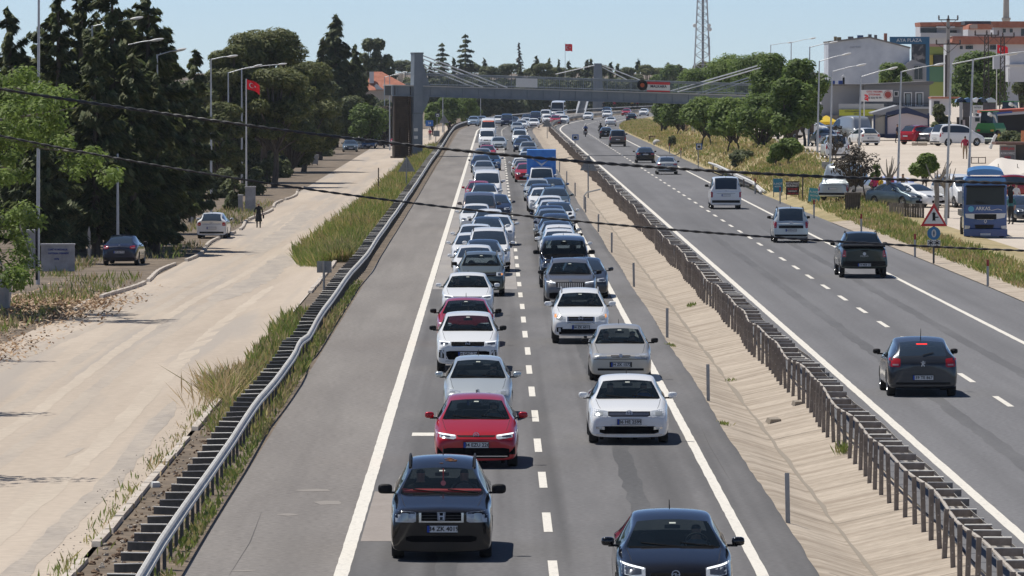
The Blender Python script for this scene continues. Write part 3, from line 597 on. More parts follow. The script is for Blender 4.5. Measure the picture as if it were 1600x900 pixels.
PROTO = {}
def proto(key, sp):
    """Build the part list of one kind of vehicle: (name, mesh, is_paint, parent index, location, rotation)."""
    lv = sp.get('lv', 1); hw = sp['W'] / 2; L = sp['L']; near = sp.get('near', False); parts = []
    def P(name, me, paint=False, par=-1, loc=(0, 0, 0), rot=(0, 0, 0)):
        if me is not None: parts.append((name, me, paint, par, loc, rot))
        return len(parts) - 1
    sh = car_shell(sp, lv); cs = Caster(sh); van = sp.get('panel')
    P('body', split(sh, {0, 1}, 'body', [black, black]), True)
    if sp.get('roof2'): P('roof', split(sh, {6}, 'roof', [sp['roof2']]))
    g = glass_near if near else glass_far
    P('windscreen', split(sh, {2}, 'windscreen', [g])); P('side_window', split(sh, {3}, 'side_window', [glass_side if near else glass_far])); P('side_window', split(sh, {4}, 'side_window', [glass_side if near else glass_far]))
    P('rear_window', split(sh, {5}, 'rear_window', [sp.get('rglass', glass_far if not near else glass_side)]))
    rw = sp.get('rw', .32); t, r = wheel(rw, sp.get('darkrim', False))
    for yy in (sp.get('fa', .88), L - sp.get('ra', .85)):
        for sx in (-1, 1):
            i = P('wheel', t, False, -1, (sx * (hw - .13), yy - L / 2, rw), (0, 0, 0 if sx > 0 else math.pi)); P('rim', r, False, i)
    # mirrors
    mz = sp.get('mz', sp['zc'] + .03); my = sp['yc'] + sp.get('my', .42) - L / 2; ms = sp.get('ms', 1.)
    for sx in (-1, 1):
        b = MB(); bv_ = len(b.v); b.ball((sx * (hw + .10), my, mz + .03), (.10 * ms, .075, .068 * ms), 0, 14, 8); b.v[bv_:] = [tuple(c_ + (1 if v_ > c_ else -1) * (abs(v_ - c_) / r_) ** .62 * r_ for v_, c_, r_ in zip(v, (sx * (hw + .10), my, mz + .03), (.10 * ms, .075, .068 * ms))) for v in b.v[bv_:]]; b.box((sx * (hw + .01), my + .01, mz - .035), (.16, .06, .035), 1); b.ball((sx * (hw + .10), my + .03, mz + .025), (.088 * ms, .06, .058 * ms), 1, 10, 6)
        P('mirror', b.mesh('mirror', [black, black], True, 60), sp.get('mpaint', True))
    fr = sp.get('front', {}); z0 = sp['z0']
    if not sp.get('away') or sp.get('both'):
        # grille
        gw, gz0, gz1 = fr.get('grille', (.40, z0 - .19, z0 - .08)); gt = fr.get('gt', .92)
        if gw:
            gi = P('grille', patch(cs, [(-gw * gt, gz0, gz0 + .01), (-gw * gt + .01, gz0, gz1 - .03), (-gw + .03, gz0 + .02, gz1), (gw - .03, gz0 + .02, gz1), (gw * gt - .01, gz0, gz1 - .03), (gw * gt, gz0, gz0 + .01)] if fr.get('round') else [(-gw, gz0 + .02, gz1), (-gw * gt, gz0, gz1), (gw * gt, gz0, gz1), (gw, gz0 + .02, gz1)], fr.get('gm', deep), 'grille', nx=14, off_=.006))
            nb = fr.get('bars', 1); bm_ = fr.get('bm', chrome)
            if fr.get('vert'):
                mbx_ = MB()
                for i in range(fr['vert']):
                    x = gw * .92 * (2 * (i + .5) / fr['vert'] - 1); patch(cs, [(x - .014, gz0 + .03, gz1 - .02), (x + .014, gz0 + .03, gz1 - .02)], None, off_=.022, nx=1, nz=3, mb=mbx_)
                P('grille_bars', mbx_.mesh('grille_bars', bm_, True), False, gi)
            else:
                for i in range(nb):
                    z = gz0 + (gz1 - gz0) * (i + 1) / (nb + 1); P('grille_bar', patch(cs, [(-gw * .95, z - .006, z + .006), (gw * .95, z - .006, z + .006)], bm_, 'grille_bar', off_=.016, nx=10, nz=1), False, gi)
            if fr.get('frame'):
                fm = fr['frame']; mbx_ = MB()
                patch(cs, [(-gw - .02, gz0 - .025, gz0 + .0), (gw + .02, gz0 - .025, gz0)], None, off_=.018, nz=1, mb=mbx_)
                for sx in (-1, 1): patch(cs, [(sx * gw - .02, gz0 - .02, gz1), (sx * gw + .02, gz0 - .02, gz1)], None, off_=.018, nx=1, nz=2, mb=mbx_)
                P('grille_frame', mbx_.mesh('grille_frame', fm, True), False, gi)
        # headlamps
        x0, x1, a0, a1, b0, b1 = fr.get('lamp', (hw * .50, hw * .93, z0 - .17, z0 - .05, z0 - .16, z0 - .01))
        xm = (x0 + x1) / 2; lm_ = [(x0, a0 + .02, a1 - .01), (x0 + .04, a0, a1), (xm, (a0 + b0) / 2, (a1 + b1) / 2), (x1 - .03, b0 + .005, b1), (x1, b0 + .03, b1 - .02)]
        for me_, sx in zip(patch(cs, lm_, fr.get('lm', lamp_m), 'headlamp', nx=9, mirror=True, off_=.007), (1, -1)):
            i = P('headlamp', me_); q = fr.get('lens', .55); xa, xb = x0 + (x1 - x0) * (.5 - q / 2), x0 + (x1 - x0) * (.5 + q / 2); za, zb_ = (a0 + b0) / 2 + .02, (a1 + b1) / 2 - .025
            P('lens', patch(cs, sorted([(sx * xa, za + .01, zb_ - .01), (sx * (xa + xb) / 2, za, zb_), (sx * xb, za + .01, zb_ - .01)]), fr.get('lensm', lens_m), 'lens', off_=.012, nx=4, nz=2), False, i)
            if fr.get('amber'): P('indicator', patch(cs, sorted([(sx * (x1 - .10), b0 + .03, b1 - .03), (sx * (x1 - .025), b0 + .04, b1 - .04)]), amber, 'indicator', off_=.013, nx=3, nz=2), False, i)
            if fr.get('drl'):
                P('running_light', patch(cs, sorted([(sx * (x0 + .02), a1 - .028, a1 - .004), (sx * (x1 - .03), b1 - .03, b1 - .006)]), drl_m, 'running_light', off_=.014, nx=8, nz=1), False, i)
        # lower intake, fog lamps
        iw, iz0, iz1 = fr.get('intake', (hw * .60, .26, .42))
        if iw: P('air_intake', patch(cs, [(-iw, iz0 + .03, iz1 - .02), (-iw * .85, iz0, iz1), (iw * .85, iz0, iz1), (iw, iz0 + .03, iz1 - .02)], deep, 'air_intake', nx=12, off_=.006))
        if fr.get('fog'):
            fx0, fx1, fz0, fz1 = fr['fog']
            for me_, sx in zip(patch(cs, [(fx0, fz0, fz1), (fx1, fz0 + .02, fz1)], fr.get('fogm', deep), 'fog_lamp', nx=4, mirror=True, off_=.009), (1, -1)):
                i = P('fog_lamp', me_); P('lens', patch(cs, sorted([(sx * (fx0 + (fx1 - fx0) * .3), fz0 + .02, fz1 - .02), (sx * (fx0 + (fx1 - fx0) * .7), fz0 + .02, fz1 - .02)]), lamp_m, 'lens', off_=.016, nx=3, nz=2), False, i)
        if fr.get('skid'):
            sk = fr['skid']; P('skid_plate', patch(cs, [(-sk[0], sk[1] + .02, sk[2]), (sk[0], sk[1] + .02, sk[2])], sk[3], 'skid_plate', nx=12, off_=.012, nz=2))
        for st in fr.get('strips', []):
            P('trim_strip', patch(cs, st[0], st[1], 'trim_strip', nx=14, off_=.014, nz=1))
        if fr.get('badge'):
            kd, s_, bx, bz = fr['badge']; y = cs.front(bx, bz); P('badge', badge(kd, s_, chrome), False, -1, (bx, y - .022, bz), (rad(-12), 0, 0))
        pz = fr.get('plate', .45); pme, tme = make_plate(sp.get('text')); y = min(cs.front(0, pz + .05) or 0, cs.front(0, pz - .05) or 0, cs.front(.2, pz) or 0)
        i = P('number_plate', pme, False, -1, (fr.get('px', 0), y - .02, pz))
        if tme: P('lettering', tme, False, i, (.02, -.018, 0))
    rr = sp.get('rear')
    if sp.get('away'):
        rr = rr or {}
        x0, x1, a0, a1 = rr.get('lamp', (hw * .62, hw * .95, .72, .92))
        for me_, sx in zip(patch(cs, [(x0, a0 + .03, a1 - .02), (x0 + .05, a0, a1), (x1 - .02, a0 + .02, a1 + .02), (x1, a0 + .05, a1)], tail_m, 'tail_lamp', side=1, nx=6, mirror=True, off_=.008), (1, -1)):
            i = P('tail_lamp', me_); P('reverse_lamp', patch(cs, sorted([(sx * (x0 + .05), a0 + .05, a0 + .09), (sx * (x1 - .08), a0 + .05, a0 + .09)]), tail_c, 'reverse_lamp', side=1, nx=3, nz=1, off_=.014), False, i)
        pz = rr.get('plate', .55); pme, tme = make_plate(sp.get('text')); y = max(cs.front(0, pz + .05, 1) or 0, cs.front(0, pz - .05, 1) or 0)
        i = P('number_plate', pme, False, -1, (rr.get('px', 0), y + .02, pz), (0, 0, math.pi))
        if tme: P('lettering', tme, False, i, (.02, -.018, 0))
        if rr.get('badge'): kd, s_, bz = rr['badge']; P('badge', badge(kd, s_, chrome), False, -1, (0, (cs.front(0, bz, 1) or 0) + .02, bz), (0, 0, math.pi))
        lw = rr.get('low', (hw * .8, .28, .40)); P('rear_bumper', patch(cs, [(-lw[0], lw[1] + .02, lw[2]), (lw[0], lw[1] + .02, lw[2])], black, 'rear_bumper', side=1, nx=12, off_=.009))
        for st in rr.get('strips', []): P('trim_strip', patch(cs, st[0], st[1], 'trim_strip', side=1, nx=14, off_=.014, nz=1))
        z_ = sp['zt'] * .86; P('boot_seam', patch(cs, [(-hw * .6, z_ - .006, z_ + .006), (hw * .6, z_ - .006, z_ + .006)], black, 'boot_seam', side=1, nx=8, off_=.004, nz=1)) if rr.get('seam', True) else 0
        P('rear_wiper', MB().tube([(0, (cs.front(0, sp['zk'] + .02, 1) or 0) + .03, sp['zk'] + .02), (-.28, (cs.front(-.28, sp['zk'] + .08, 1) or 0) + .03, sp['zk'] + .08)], .012, 5).mesh('rear_wiper', black)) if rr.get('wiper') else 0
        P('brake_lamp', patch(cs, [(-.14, sp['zr'] - .055, sp['zr'] - .03), (.14, sp['zr'] - .055, sp['zr'] - .03)], M('brake_lit', (.7, .02, .02), .3, emit=((1, .05, .03), .8)), 'brake_lamp', side=1, nx=3, off_=.012, nz=1)) if rr.get('brake') else 0
    if sp.get('rails'):
        for sx in (-1, 1):
            x = sx * hw * sp.get('rf', .66) * .97; ys = [sp['yw'] + .15 + (sp['yr'] - sp['yw'] - .1) * t for t in (0, .06, .3, .6, .94, 1)]
            zs = [cs.top(x, y - L / 2) for y in ys]; P('roof_rail', MB().tube([(x, y - L / 2, z + h_) for y, z, h_ in zip(ys, zs, (.0, .055, .065, .065, .055, .0))], .02, 6).mesh('roof_rail', sp['rails'], True))
    if sp.get('fin', True):
        y = sp['yr'] - .25 - L / 2; z = cs.top(0, y)
        P('aerial', (MB().tube([(0, y, z - .01), (0, y + .12, z + sp.get('fin_h', .12))], [.012, .006], 5) if not sp.get('shark') else MB().prism([(y - .08, z - .01), (y + .08, z - .01), (y + .07, z + .06)], -.015, .015, 0, 'x')).mesh('aerial', black))
    P('cowl_panel', patch(cs, [(-hw * .76, sp['zc'] - .012, sp['zc'] + .012), (0, sp['zc'] - .006, sp['zc'] + .018), (hw * .76, sp['zc'] - .012, sp['zc'] + .012)], deep, 'cowl_panel', nx=10, off_=.006, nz=1)) if not sp.get('away') else 0
    if near:
        # bonnet seams, wipers, cabin
        for sx in (-1, 1):
            ys = [.30, .5, .8, sp['yc'] - .03]; xs = [hw * .70, hw * .74, hw * .77, hw * .80]
            P('bonnet_seam', MB().tube([(sx * x, y - L / 2, cs.top(sx * x, y - L / 2) - .002) for x, y in zip(xs, ys)], .006, 4).mesh('bonnet_seam', black))
        for x0_, x1_ in ((-.50, .05), (.10, .62)):
            zz = sp['zc'] + .015; pts = []
            for t_ in (0, .5, 1):
                x = x0_ + (x1_ - x0_) * t_; z = zz + .05 * (1 - t_); pts.append((x, (cs.front(x, z) or 0) - .02, z))
            P('wiper', MB().tube(pts, .011, 5).mesh('wiper', black))
        yd = sp['yc'] + .32 - L / 2; zd = sp['zc'] - .03
        P('dashboard', MB().box((0, yd, zd - .1), (hw * 1.55, .6, .2), taper=.92).mesh('dashboard', sp.get('dash', M('dashboard', (.035, .035, .037), .8))))
        P('steering_wheel', MB().tube([(.37 + .18 * math.cos(a), yd + .33 + .06 * math.sin(a), zd + .02 + .17 * math.sin(a)) for a in [i * 6.2832 / 16 for i in range(17)]], .016, 6).box((.37, yd + .33, zd + .0), (.3, .03, .06)).mesh('steering_wheel', black, True))
        for sx in (-1, 1):
            yb_ = sp['yw'] + .45 - L / 2; zt_ = sp['H'] - .62
            P('seat', MB().box((sx * .37, yb_, zt_ - .25), (.48, .13, .62), rx=rad(-14), taper=.86).ball((sx * .37, yb_ + .10, zt_ + .17), (.13, .05, .11), 0, 8, 6).box((sx * .37, yb_ - .25, zt_ - .5), (.5, .5, .14)).mesh('seat', seat_m, True, 40))
        P('rear_seat', MB().box((0, sp['yr'] - .25 - L / 2, sp['H'] - .85), (hw * 1.4, .14, .6), rx=rad(-14)).ball((-.35, sp['yr'] - .15 - L / 2, sp['H'] - .5), (.12, .05, .09), 0, 8, 5).ball((.35, sp['yr'] - .15 - L / 2, sp['H'] - .5), (.12, .05, .09), 0, 8, 5).mesh('rear_seat', seat_m))
        P('rear_view_mirror', MB().box((0, sp['yw'] - .12 - L / 2, sp['zw'] - .12), (.24, .03, .06)).mesh('rear_view_mirror', black))
        P('sticker', MB().box((sp.get('stx', .0), 0, 0), (.10, .004, .035)).mesh('sticker', M('toll_sticker', (.55, .58, .50), .6)), False, -1, (0, (cs.front(0, sp['zw'] - .06) or 0) - .008, sp['zw'] - .06), (rad(-58), 0, 0))
    for nm, me_, pnt in sp.get('extra', lambda cs: [])(cs): P(nm, me_, pnt)
    PROTO[key] = (parts, sp); bpy.data.meshes.remove(sh); return parts
def car(key, col, label, X, Y, Z=0., yaw=0., cat='car', group=None, name=None, scale=1.):
    parts, sp = PROTO[key]; t = thing(name or sp.get('nm', 'car'), label, cat, (X, Y, Z), yaw, group); t.scale = (scale,) * 3; made = []
    for nm, me, pnt, par, loc, rot in parts:
        o = bpy.data.objects.new(nm, me); COL.objects.link(o); o.parent = t if par < 0 else made[par]; o.location = loc; o.rotation_euler = rot
        if pnt: o.material_slots[0].link = 'OBJECT'; o.material_slots[0].material = col if nm != 'mirror' or not sp.get('mblack') else black
        made.append(o)
    return t
# base shapes
SEDAN = dict(L=4.6, W=1.80, H=1.46, z0=.78, yc=1.18, zc=.98, yw=1.98, zw=1.37, yr=3.25, zr=1.37, yb=4.02, zk=1.06, zt=1.03, rf=.66, cf=.79, fa=.9, ra=1.0)
HATCH = dict(L=4.2, W=1.78, H=1.47, z0=.79, yc=1.05, zc=.99, yw=1.85, zw=1.38, yr=3.45, zr=1.38, yb=4.05, zk=1.0, zt=.96, rf=.66, cf=.79, fa=.85, ra=.75)
SUV = dict(L=4.35, W=1.82, H=1.62, z0=.93, yc=1.1, zc=1.12, yw=1.82, zw=1.53, yr=3.65, zr=1.54, yb=4.2, zk=1.12, zt=1.06, rf=.68, cf=.80, fa=.88, ra=.8, zb=.26, rw=.345, clad=1, bump=.58, rails=black, nm='suv')
MPV = dict(L=4.4, W=1.82, H=1.82, z0=.90, yc=1.0, zc=1.14, yw=1.75, zw=1.70, yr=4.0, zr=1.74, yb=4.3, zk=1.15, zt=1.08, rf=.74, cf=.82, fa=.85, ra=.8, rw=.32, zb=.22, rq=.7, bump=.55, nm='minivan')
VAN = dict(L=4.9, W=1.90, H=1.97, z0=.98, yc=.85, zc=1.25, yw=1.60, zw=1.82, yr=4.55, zr=1.90, yb=4.83, zk=1.18, zt=1.12, rf=.79, cf=.83, fa=.9, ra=1.0, rw=.33, zb=.24, rq=1, bump=.58, nm='van', mz=1.35, ms=1.2)
BOX4 = dict(L=4.6, W=1.95, H=1.97, z0=1.12, yc=1.25, zc=1.25, yw=1.62, zw=1.83, yr=4.35, zr=1.88, yb=4.5, zk=1.25, zt=1.15, rf=.80, cf=.86, fa=.9, ra=.9, rw=.4, zb=.3, sq=.7, rq=1, clad=1, bump=.68, nm='suv', ms=1.3, mz=1.32)
def D(b, **k): r = dict(b); r.update(k); return r
# paints
pt = {k: paint('paint_' + k, c, m, r) for k, (c, m, r) in dict(white=((.80, .81, .81), 0, .35), pearl=((.68, .69, .70), .1, .3), silver=((.47, .49, .49), .55, .3), palesilver=((.56, .60, .60), .45, .3), beige=((.50, .48, .43), .45, .3),
      grey=((.16, .16, .165), .5, .3), darkgrey=((.045, .05, .058), .5, .3), black=((.006, .006, .008), 0, .2), navy=((.012, .02, .05), .3, .25), blue=((.04, .10, .22), .4, .3), red=((.42, .012, .022), .15, .28), darkred=((.25, .01, .02), .3, .3),
      olive=((.13, .15, .13), .5, .32), green=((.022, .036, .034), .4, .3), ice=((.38, .47, .55), .4, .3), tan=((.35, .29, .2), .4, .35), brown=((.12, .10, .095), .5, .3), petrol=((.10, .135, .15), .5, .3)).items()}
# ---- the near cars, each with its own front
HR = D(SUV, L=4.47, W=1.76, H=1.63, z0=.93, yc=1.12, zc=1.08, yw=1.86, zw=1.49, yr=3.85, zr=1.56, yb=4.35, zk=1.12, rf=.66, lv=2, near=True, text='34 ZK 4019', mblack=True, clad=0, dash=red_dash, ms=1.25, my=.30, sq=.8, bump=.62, zb=.19,
       front=dict(grille=(.36, .69, .83), gt=.80, bars=2, bm=M('dark_bar', (.05, .05, .05), .5), frame=chrome, lamp=(.43, .82, .665, .845, .665, .86), lens=.34, lensm=lens_o, intake=(.60, .33, .44), badge=('h', .135, 0, .77), plate=.555, px=.02, amber=False))
def hr_extra(cs):
    y = cs.front(0, 1.3); o = []
    o.append(('hanging_ornament', MB().tube([(.02, y + .2, 1.47), (.02, y + .2, 1.24)], .012, 5).lathe([(.001, -.02), (.045, -.02), (.045, 0), (.001, 0)], 12, 1, 'y', (.02, y + .2, 1.22)).mesh('hanging_ornament', [M('red_cord', (.5, .05, .04), .7), M('ornament', (.6, .3, .3), .6)]), False))
    o.append(('dash_cover', MB().box((0, 1.12 + .36 - L_HR / 2, 1.105), (1.36, .46, .035)).mesh('dash_cover', red_dash), False)); b = MB()
    for i in range(14):
        x, yy = .12 + R.gauss(0, .06), -L_HR / 2 + 2.3 + R.gauss(0, .10); b.ball((x, yy, cs.top(x, yy) + .002), (R.uniform(.02, .06), R.uniform(.02, .05), .004), 0, 7, 3)
    o.append(('rust_spot', b.mesh('rust_spot', M('rust', (.35, .15, .06), .8)), False)); return o
L_HR = 4.47; HR['extra'] = hr_extra; proto('honda', HR)
proto('golf', D(HATCH, L=4.28, W=1.79, H=1.46, z0=.80, lv=2, near=True, text='34 EZU 226', sq=.1, front=dict(grille=(.40, .665, .70), bars=1, bm=black, lamp=(.42, .86, .62, .71, .66, .76), lens=.45, drl=True, intake=(.70, .22, .44), badge=('vw', .13, 0, .70), plate=.50,
      strips=[([(-.66, .255, .275), (.66, .255, .275)], chrome), ([(-.82, .30, .46), (-.70, .30, .34)], deep), ([(.70, .30, .34), (.82, .30, .46)], deep)]), shark=True))
proto('lowhatch', D(HATCH, L=3.95, W=1.68, H=1.43, z0=.76, yc=1.02, zc=.97, lv=2, near=True, text='34 UK 208', front=dict(grille=(.30, .60, .66), bars=1, lamp=(.42, .80, .57, .70, .59, .75), lens=.35, lensm=lens_o, badge=('lion', .10, 0, .69), plate=.42)))
proto('crossland', D(SUV, L=4.21, W=1.765, H=1.60, z0=.92, rf=.70, lv=2, near=True, text='34 GFC 716', mblack=True, darkrim=True, rails=False, sq=.3, clad=1,
      front=dict(grille=(.46, .73, .85), bars=0, lamp=(.47, .83, .74, .86, .77, .88), drl=True, lens=.6, intake=(.60, .36, .60), fog=(.66, .80, .40, .62), badge=('bolt', .13, 0, .80), plate=.52, skid=(.62, .28, .34, silver_trim),
      strips=[([(-.46, .715, .73), (.46, .715, .73)], chrome), ([(-.72, .60, .66), (-.55, .36, .40)], pt['white']), ([(.55, .36, .40), (.72, .60, .66)], pt['white'])])))
proto('coupe', D(SEDAN, L=4.32, W=1.79, H=1.42, z0=.80, lv=1, near=True, text='', mblack=True, front=dict(grille=(.30, .52, .68), round=True, vert=8, lamp=(.42, .84, .62, .73, .64, .74), drl=True)))
proto('sedan_n', D(SEDAN, L=4.63, lv=1, near=True, text='34 BV 715', front=dict(grille=(.50, .66, .70), gt=.98, bars=1, lamp=(.48, .86, .62, .72, .65, .76), drl=True, lens=.6, intake=(.60, .24, .46), plate=.45), shark=True))
proto('duster', D(SUV, L=4.34, W=1.80, H=1.62, lv=1, near=True, text='34 DLP 52', mblack=True, sq=.35, rails=M('rail_grey', (.2, .2, .2), .5, .5), front=dict(grille=(.56, .76, .90), gt=.98, bars=1, vert=0, lamp=(.56, .84, .76, .90, .76, .90), amber=True, intake=(.70, .34, .58), plate=.5, skid=(.6, .27, .33, silver_trim))))
proto('astra', D(HATCH, L=4.42, W=1.81, H=1.50, z0=.86, yc=1.12, zc=1.03, yw=1.98, zw=1.41, yr=3.65, zr=1.42, yb=4.28, zk=1.05, zt=1.0, lv=2, near=True, text='', mz=1.06, front=dict(grille=(.38, .58, .72), bars=1, lamp=(.46, .86, .65, .80, .70, .87), drl=True, lens=.7, badge=('bolt', .13, 0, .70), plate=.45)))
proto('passat', D(SEDAN, L=4.77, W=1.82, H=1.47, z0=.82, lv=2, near=True, text='06 HE 2599', sq=.15, rw=.33, front=dict(grille=(.47, .635, .745), gt=.96, bars=2, lamp=(.47, .86, .615, .755, .65, .80), lens=.42, lensm=lens_o, intake=(.66, .25, .42), badge=('vw', .15, 0, .70), plate=.515, fog=(.55, .74, .34, .41), fogm=chrome,
      strips=[([(-.74, .225, .245), (.74, .225, .245)], chrome), ([(-.40, .43, .445), (.40, .43, .445)], chrome)]), my=.30))
proto('albea', D(SEDAN, L=4.19, W=1.70, H=1.47, z0=.78, yc=1.05, zc=.99, yw=1.78, zw=1.38, yr=2.95, zr=1.39, yb=3.55, zk=1.03, zt=1.02, rf=.66, lv=2, near=True, text='34 ZK 1572', mblack=True, sq=.25, bump=.56, front=dict(grille=(.26, .655, .71), bars=1, bm=silver_trim, lamp=(.38, .80, .625, .74, .615, .755), lens=.3, lensm=lens_o, intake=(.0, .3, .4), badge=('disc', .10, 0, .70), plate=.46,
      strips=[([(-.30, .39, .53), (.30, .39, .53)], black), ([(-.62, .30, .36), (.62, .30, .36)], black), ([(-.83, .60, .615), (.83, .60, .615)], black)])))
proto('mokka', D(SUV, L=4.28, W=1.78, H=1.65, z0=.95, lv=2, near=True, text='34 ZK 6011', rails=M('rail_silver', (.4, .4, .4), .4, .6), ms=1.15, rf=.66, clad=1, zb=.28, front=dict(grille=(.40, .64, .84), gt=.72, bars=2, frame=chrome, lamp=(.46, .84, .68, .83, .78, .95), lens=.5, lensm=lens_o, amber=True, badge=('bolt', .14, 0, .79), plate=.52, intake=(.78, .30, .47), fog=(.56, .74, .36, .52), skid=(.6, .26, .32, M('skid_grey', (.22, .22, .22), .6)))))
proto('togg', D(SUV, L=4.60, W=1.89, H=1.67, z0=.97, lv=2, near=True, text='', mblack=True, rails=chrome, clad=1, front=dict(grille=(.50, .64, .86), gt=.9, vert=14, bm=silver_trim, lamp=(.52, .88, .79, .87, .83, .91), drl=True, lens=.5, plate=.42, intake=(.75, .28, .50), badge=('disc', .09, 0, .92))))
proto('defender', D(BOX4, lv=1, near=True, text='', mblack=True, front=dict(grille=(.5, .78, .98), gt=1, bars=2, bm=M('dark_bar2', (.05, .05, .05), .5), lamp=(.60, .88, .80, .98, .80, .98), lens=.55, plate=.6, intake=(.8, .38, .6), skid=(.6, .3, .36, silver_trim))))
# ---- cars further back
proto('sedan', D(SEDAN)); proto('sedan_glassroof', D(SEDAN, roof2=glass_far)); proto('hatch', D(HATCH, front=dict(badge=('disc', .1, 0, .70))))
proto('hatch_blackmirror', D(HATCH, L=4.05, W=1.73, mblack=True, H=1.49)); proto('suv', D(SUV)); proto('suv_glassroof', D(SUV, L=4.45, roof2=glass_far, rails=silver_trim)); proto('suv_plain', D(SUV, rails=False, H=1.58, clad=0))
proto('mpv', D(MPV, rails=black)); proto('mpv_plain', D(MPV, H=1.70, L=4.5)); proto('van', D(VAN)); proto('van_panel', D(VAN, panel=True, H=2.1, zr=2.02, zw=1.9))
proto('minibus', D(VAN, L=6.0, W=2.0, H=2.55, zr=2.45, zw=2.25, yr=5.6, yb=5.9, zc=1.3, rf=.82, ra=1.3, nm='minibus', cf=.86, extra=lambda cs: [('sunblind', patch(cs, [(-.7, 2.05, 2.2), (.7, 2.05, 2.2)], M('orange_blind', (.7, .12, .06), .6), 'sunblind', nx=8, off_=.02), False)]))
proto('bus', D(VAN, L=10, W=2.5, H=3.25, z0=1.2, yc=.45, zc=1.35, yw=.8, zw=2.95, yr=9.7, zr=3.1, yb=9.9, zk=1.9, zt=1.8, rf=.88, cf=.88, fa=2.3, ra=2.5, rw=.46, zb=.35, nm='bus', sq=.9, mz=2.2, my=-.2, ms=1.6, belt=1.5, extra=lambda cs: [('destination_sign', patch(cs, [(-.75, 2.55, 2.75), (.75, 2.55, 2.75)], black, 'destination_sign', nx=8, off_=.02), False), ('sun_visor', patch(cs, [(-.95, 1.6, 1.75), (.95, 1.6, 1.75)], white_p, 'sun_visor', nx=8, off_=.02), False)]))
def truck_extra(cs):
    b = MB().box((0, .65, 1.87), (1.95, 3.4, 2.46)); b2 = MB()
    for sx in (-1, 1): b2.add([(sx * .95, -1.064, 2.62), (sx * .72, -1.064, 2.62), (0, -1.064, 1.98), (0, -1.064, 2.16), (sx * .95, -1.066, 2.64)], [(0, 1, 3), (1, 2, 3)])
    b3 = MB().box((0, .65, .55), (.8, 3.3, .16))
    return [('cargo_box', b.mesh('cargo_box', M('tarp_blue', (.05, .22, .66), .55, col2=(.08, .30, .75), scale=2)), False), ('stripe', b2.mesh('stripe', M('stripe_grey', (.75, .77, .8), .6)), False), ('chassis', b3.mesh('chassis', black), False)]
proto('truck', D(VAN, L=4.9, W=1.76, H=2.0, yr=1.95, zr=1.92, yb=2.15, zk=.75, zt=.62, yc=.5, zc=1.22, yw=.95, zw=1.85, panel=True, sq=.7, nm='truck', extra=truck_extra, ra=1.1, front=dict(grille=(.5, .75, .9))))
# ---- cars seen from behind
proto('peugeot', D(HATCH, L=4.28, W=1.815, H=1.50, lv=2, away=True, mblack=True, text='59 TE 867', zk=1.05, zt=1.02, yr=3.55, yb=4.12, rf=.70, fin_h=.28, rear=dict(lamp=(.58, .86, .76, .99), plate=.50, badge=('lion', .14, .86), brake=True, wiper=True, low=(.70, .30, .38))))
proto('pickup', D(SUV, L=5.4, W=1.95, H=1.84, z0=1.05, yc=1.25, zc=1.24, yw=1.95, zw=1.74, yr=3.45, zr=1.76, yb=3.75, zk=1.27, zt=1.22, rf=.66, tf=.90, tw=.90, fa=.95, ra=1.25, rw=.38, zb=.38, lv=2, away=True, mblack=True, text='34 MEB 27', rq=1., nm='pickup', rear=dict(lamp=(.74, .93, .86, 1.14), plate=.55, badge=('disc', .13, 1.0), low=(.86, .40, .70), seam=False),
      extra=lambda cs: [('bed_cover', MB().box((0, 1.86, 1.30), (1.70, 1.5, .07)).mesh('bed_cover', black), False), ('tailgate_lettering', text_mesh('MUSSO', .10, silver_trim, .003), False), ('tailgate_handle', MB().box((0, 2.70, 1.13), (.28, .03, .05)).mesh('tailgate_handle', black), False)]))
proto('fiorino', D(MPV, L=3.96, W=1.72, H=1.74, zr=1.66, zw=1.62, lv=2, away=True, mblack=True, text='34 FG 6121', yr=3.55, yb=3.88, zk=1.08, zt=1.02, rf=.76, rails=black, rear=dict(lamp=(.70, .85, .72, 1.04), plate=.62, badge=('disc', .17, .99), low=(.80, .30, .42), strips=[([(-.6, .72, .86), (.6, .72, .86)], black)])))
proto('transporter', D(VAN, L=4.9, W=1.90, H=1.99, lv=2, away=True, mblack=True, text='', yr=4.62, yb=4.85, zk=1.22, rear=dict(lamp=(.80, .94, .72, 1.06), plate=.86, badge=('vw', .12, 1.12), low=(.85, .38, .56))))
proto('sedan_away', D(SEDAN, L=4.7, lv=2, away=True, mblack=True, text='', rear=dict(lamp=(.50, .87, .76, .90), plate=.80, badge=('rings', .14, .93)))); proto('sedan_away2', D(SEDAN, L=4.45, away=True, text='', rear=dict(lamp=(.6, .86, .70, .92), plate=.55)))
proto('hatch_away', D(HATCH, L=4.0, W=1.7, lv=2, away=True, text='', rear=dict(lamp=(.60, .83, .72, .92), plate=.60, badge=('disc', .12, .90)))); proto('sedan_parked', D(SEDAN, L=4.45, W=1.75, H=1.46, lv=2, away=True, mblack=True, text='59 AU 715', zk=1.06, zt=1.04, rear=dict(lamp=(.52, .84, .80, .96), plate=.66, badge=('lion', .11, .97))))
proto('minivan_away', D(VAN, L=5.0, H=1.9, W=1.92, zr=1.83, away=True, text='', mblack=True, rear=dict(lamp=(.78, .93, .75, 1.1), plate=.8, low=(.85, .36, .56)))); proto('suv_away', D(SUV, away=True, text='', rear=dict(lamp=(.65, .88, .85, 1.02), plate=.72)))
proto('mpv_away', D(MPV, away=True, text='', rear=dict(lamp=(.76, .89, .75, 1.1), plate=.62))); proto('panelvan_away', D(VAN, H=2.3, zr=2.2, zw=2.05, W=2.0, L=5.6, panel=True, away=True, text='', rear=dict(lamp=(.85, .97, .6, .95), plate=.75, low=(.9, .35, .5))))

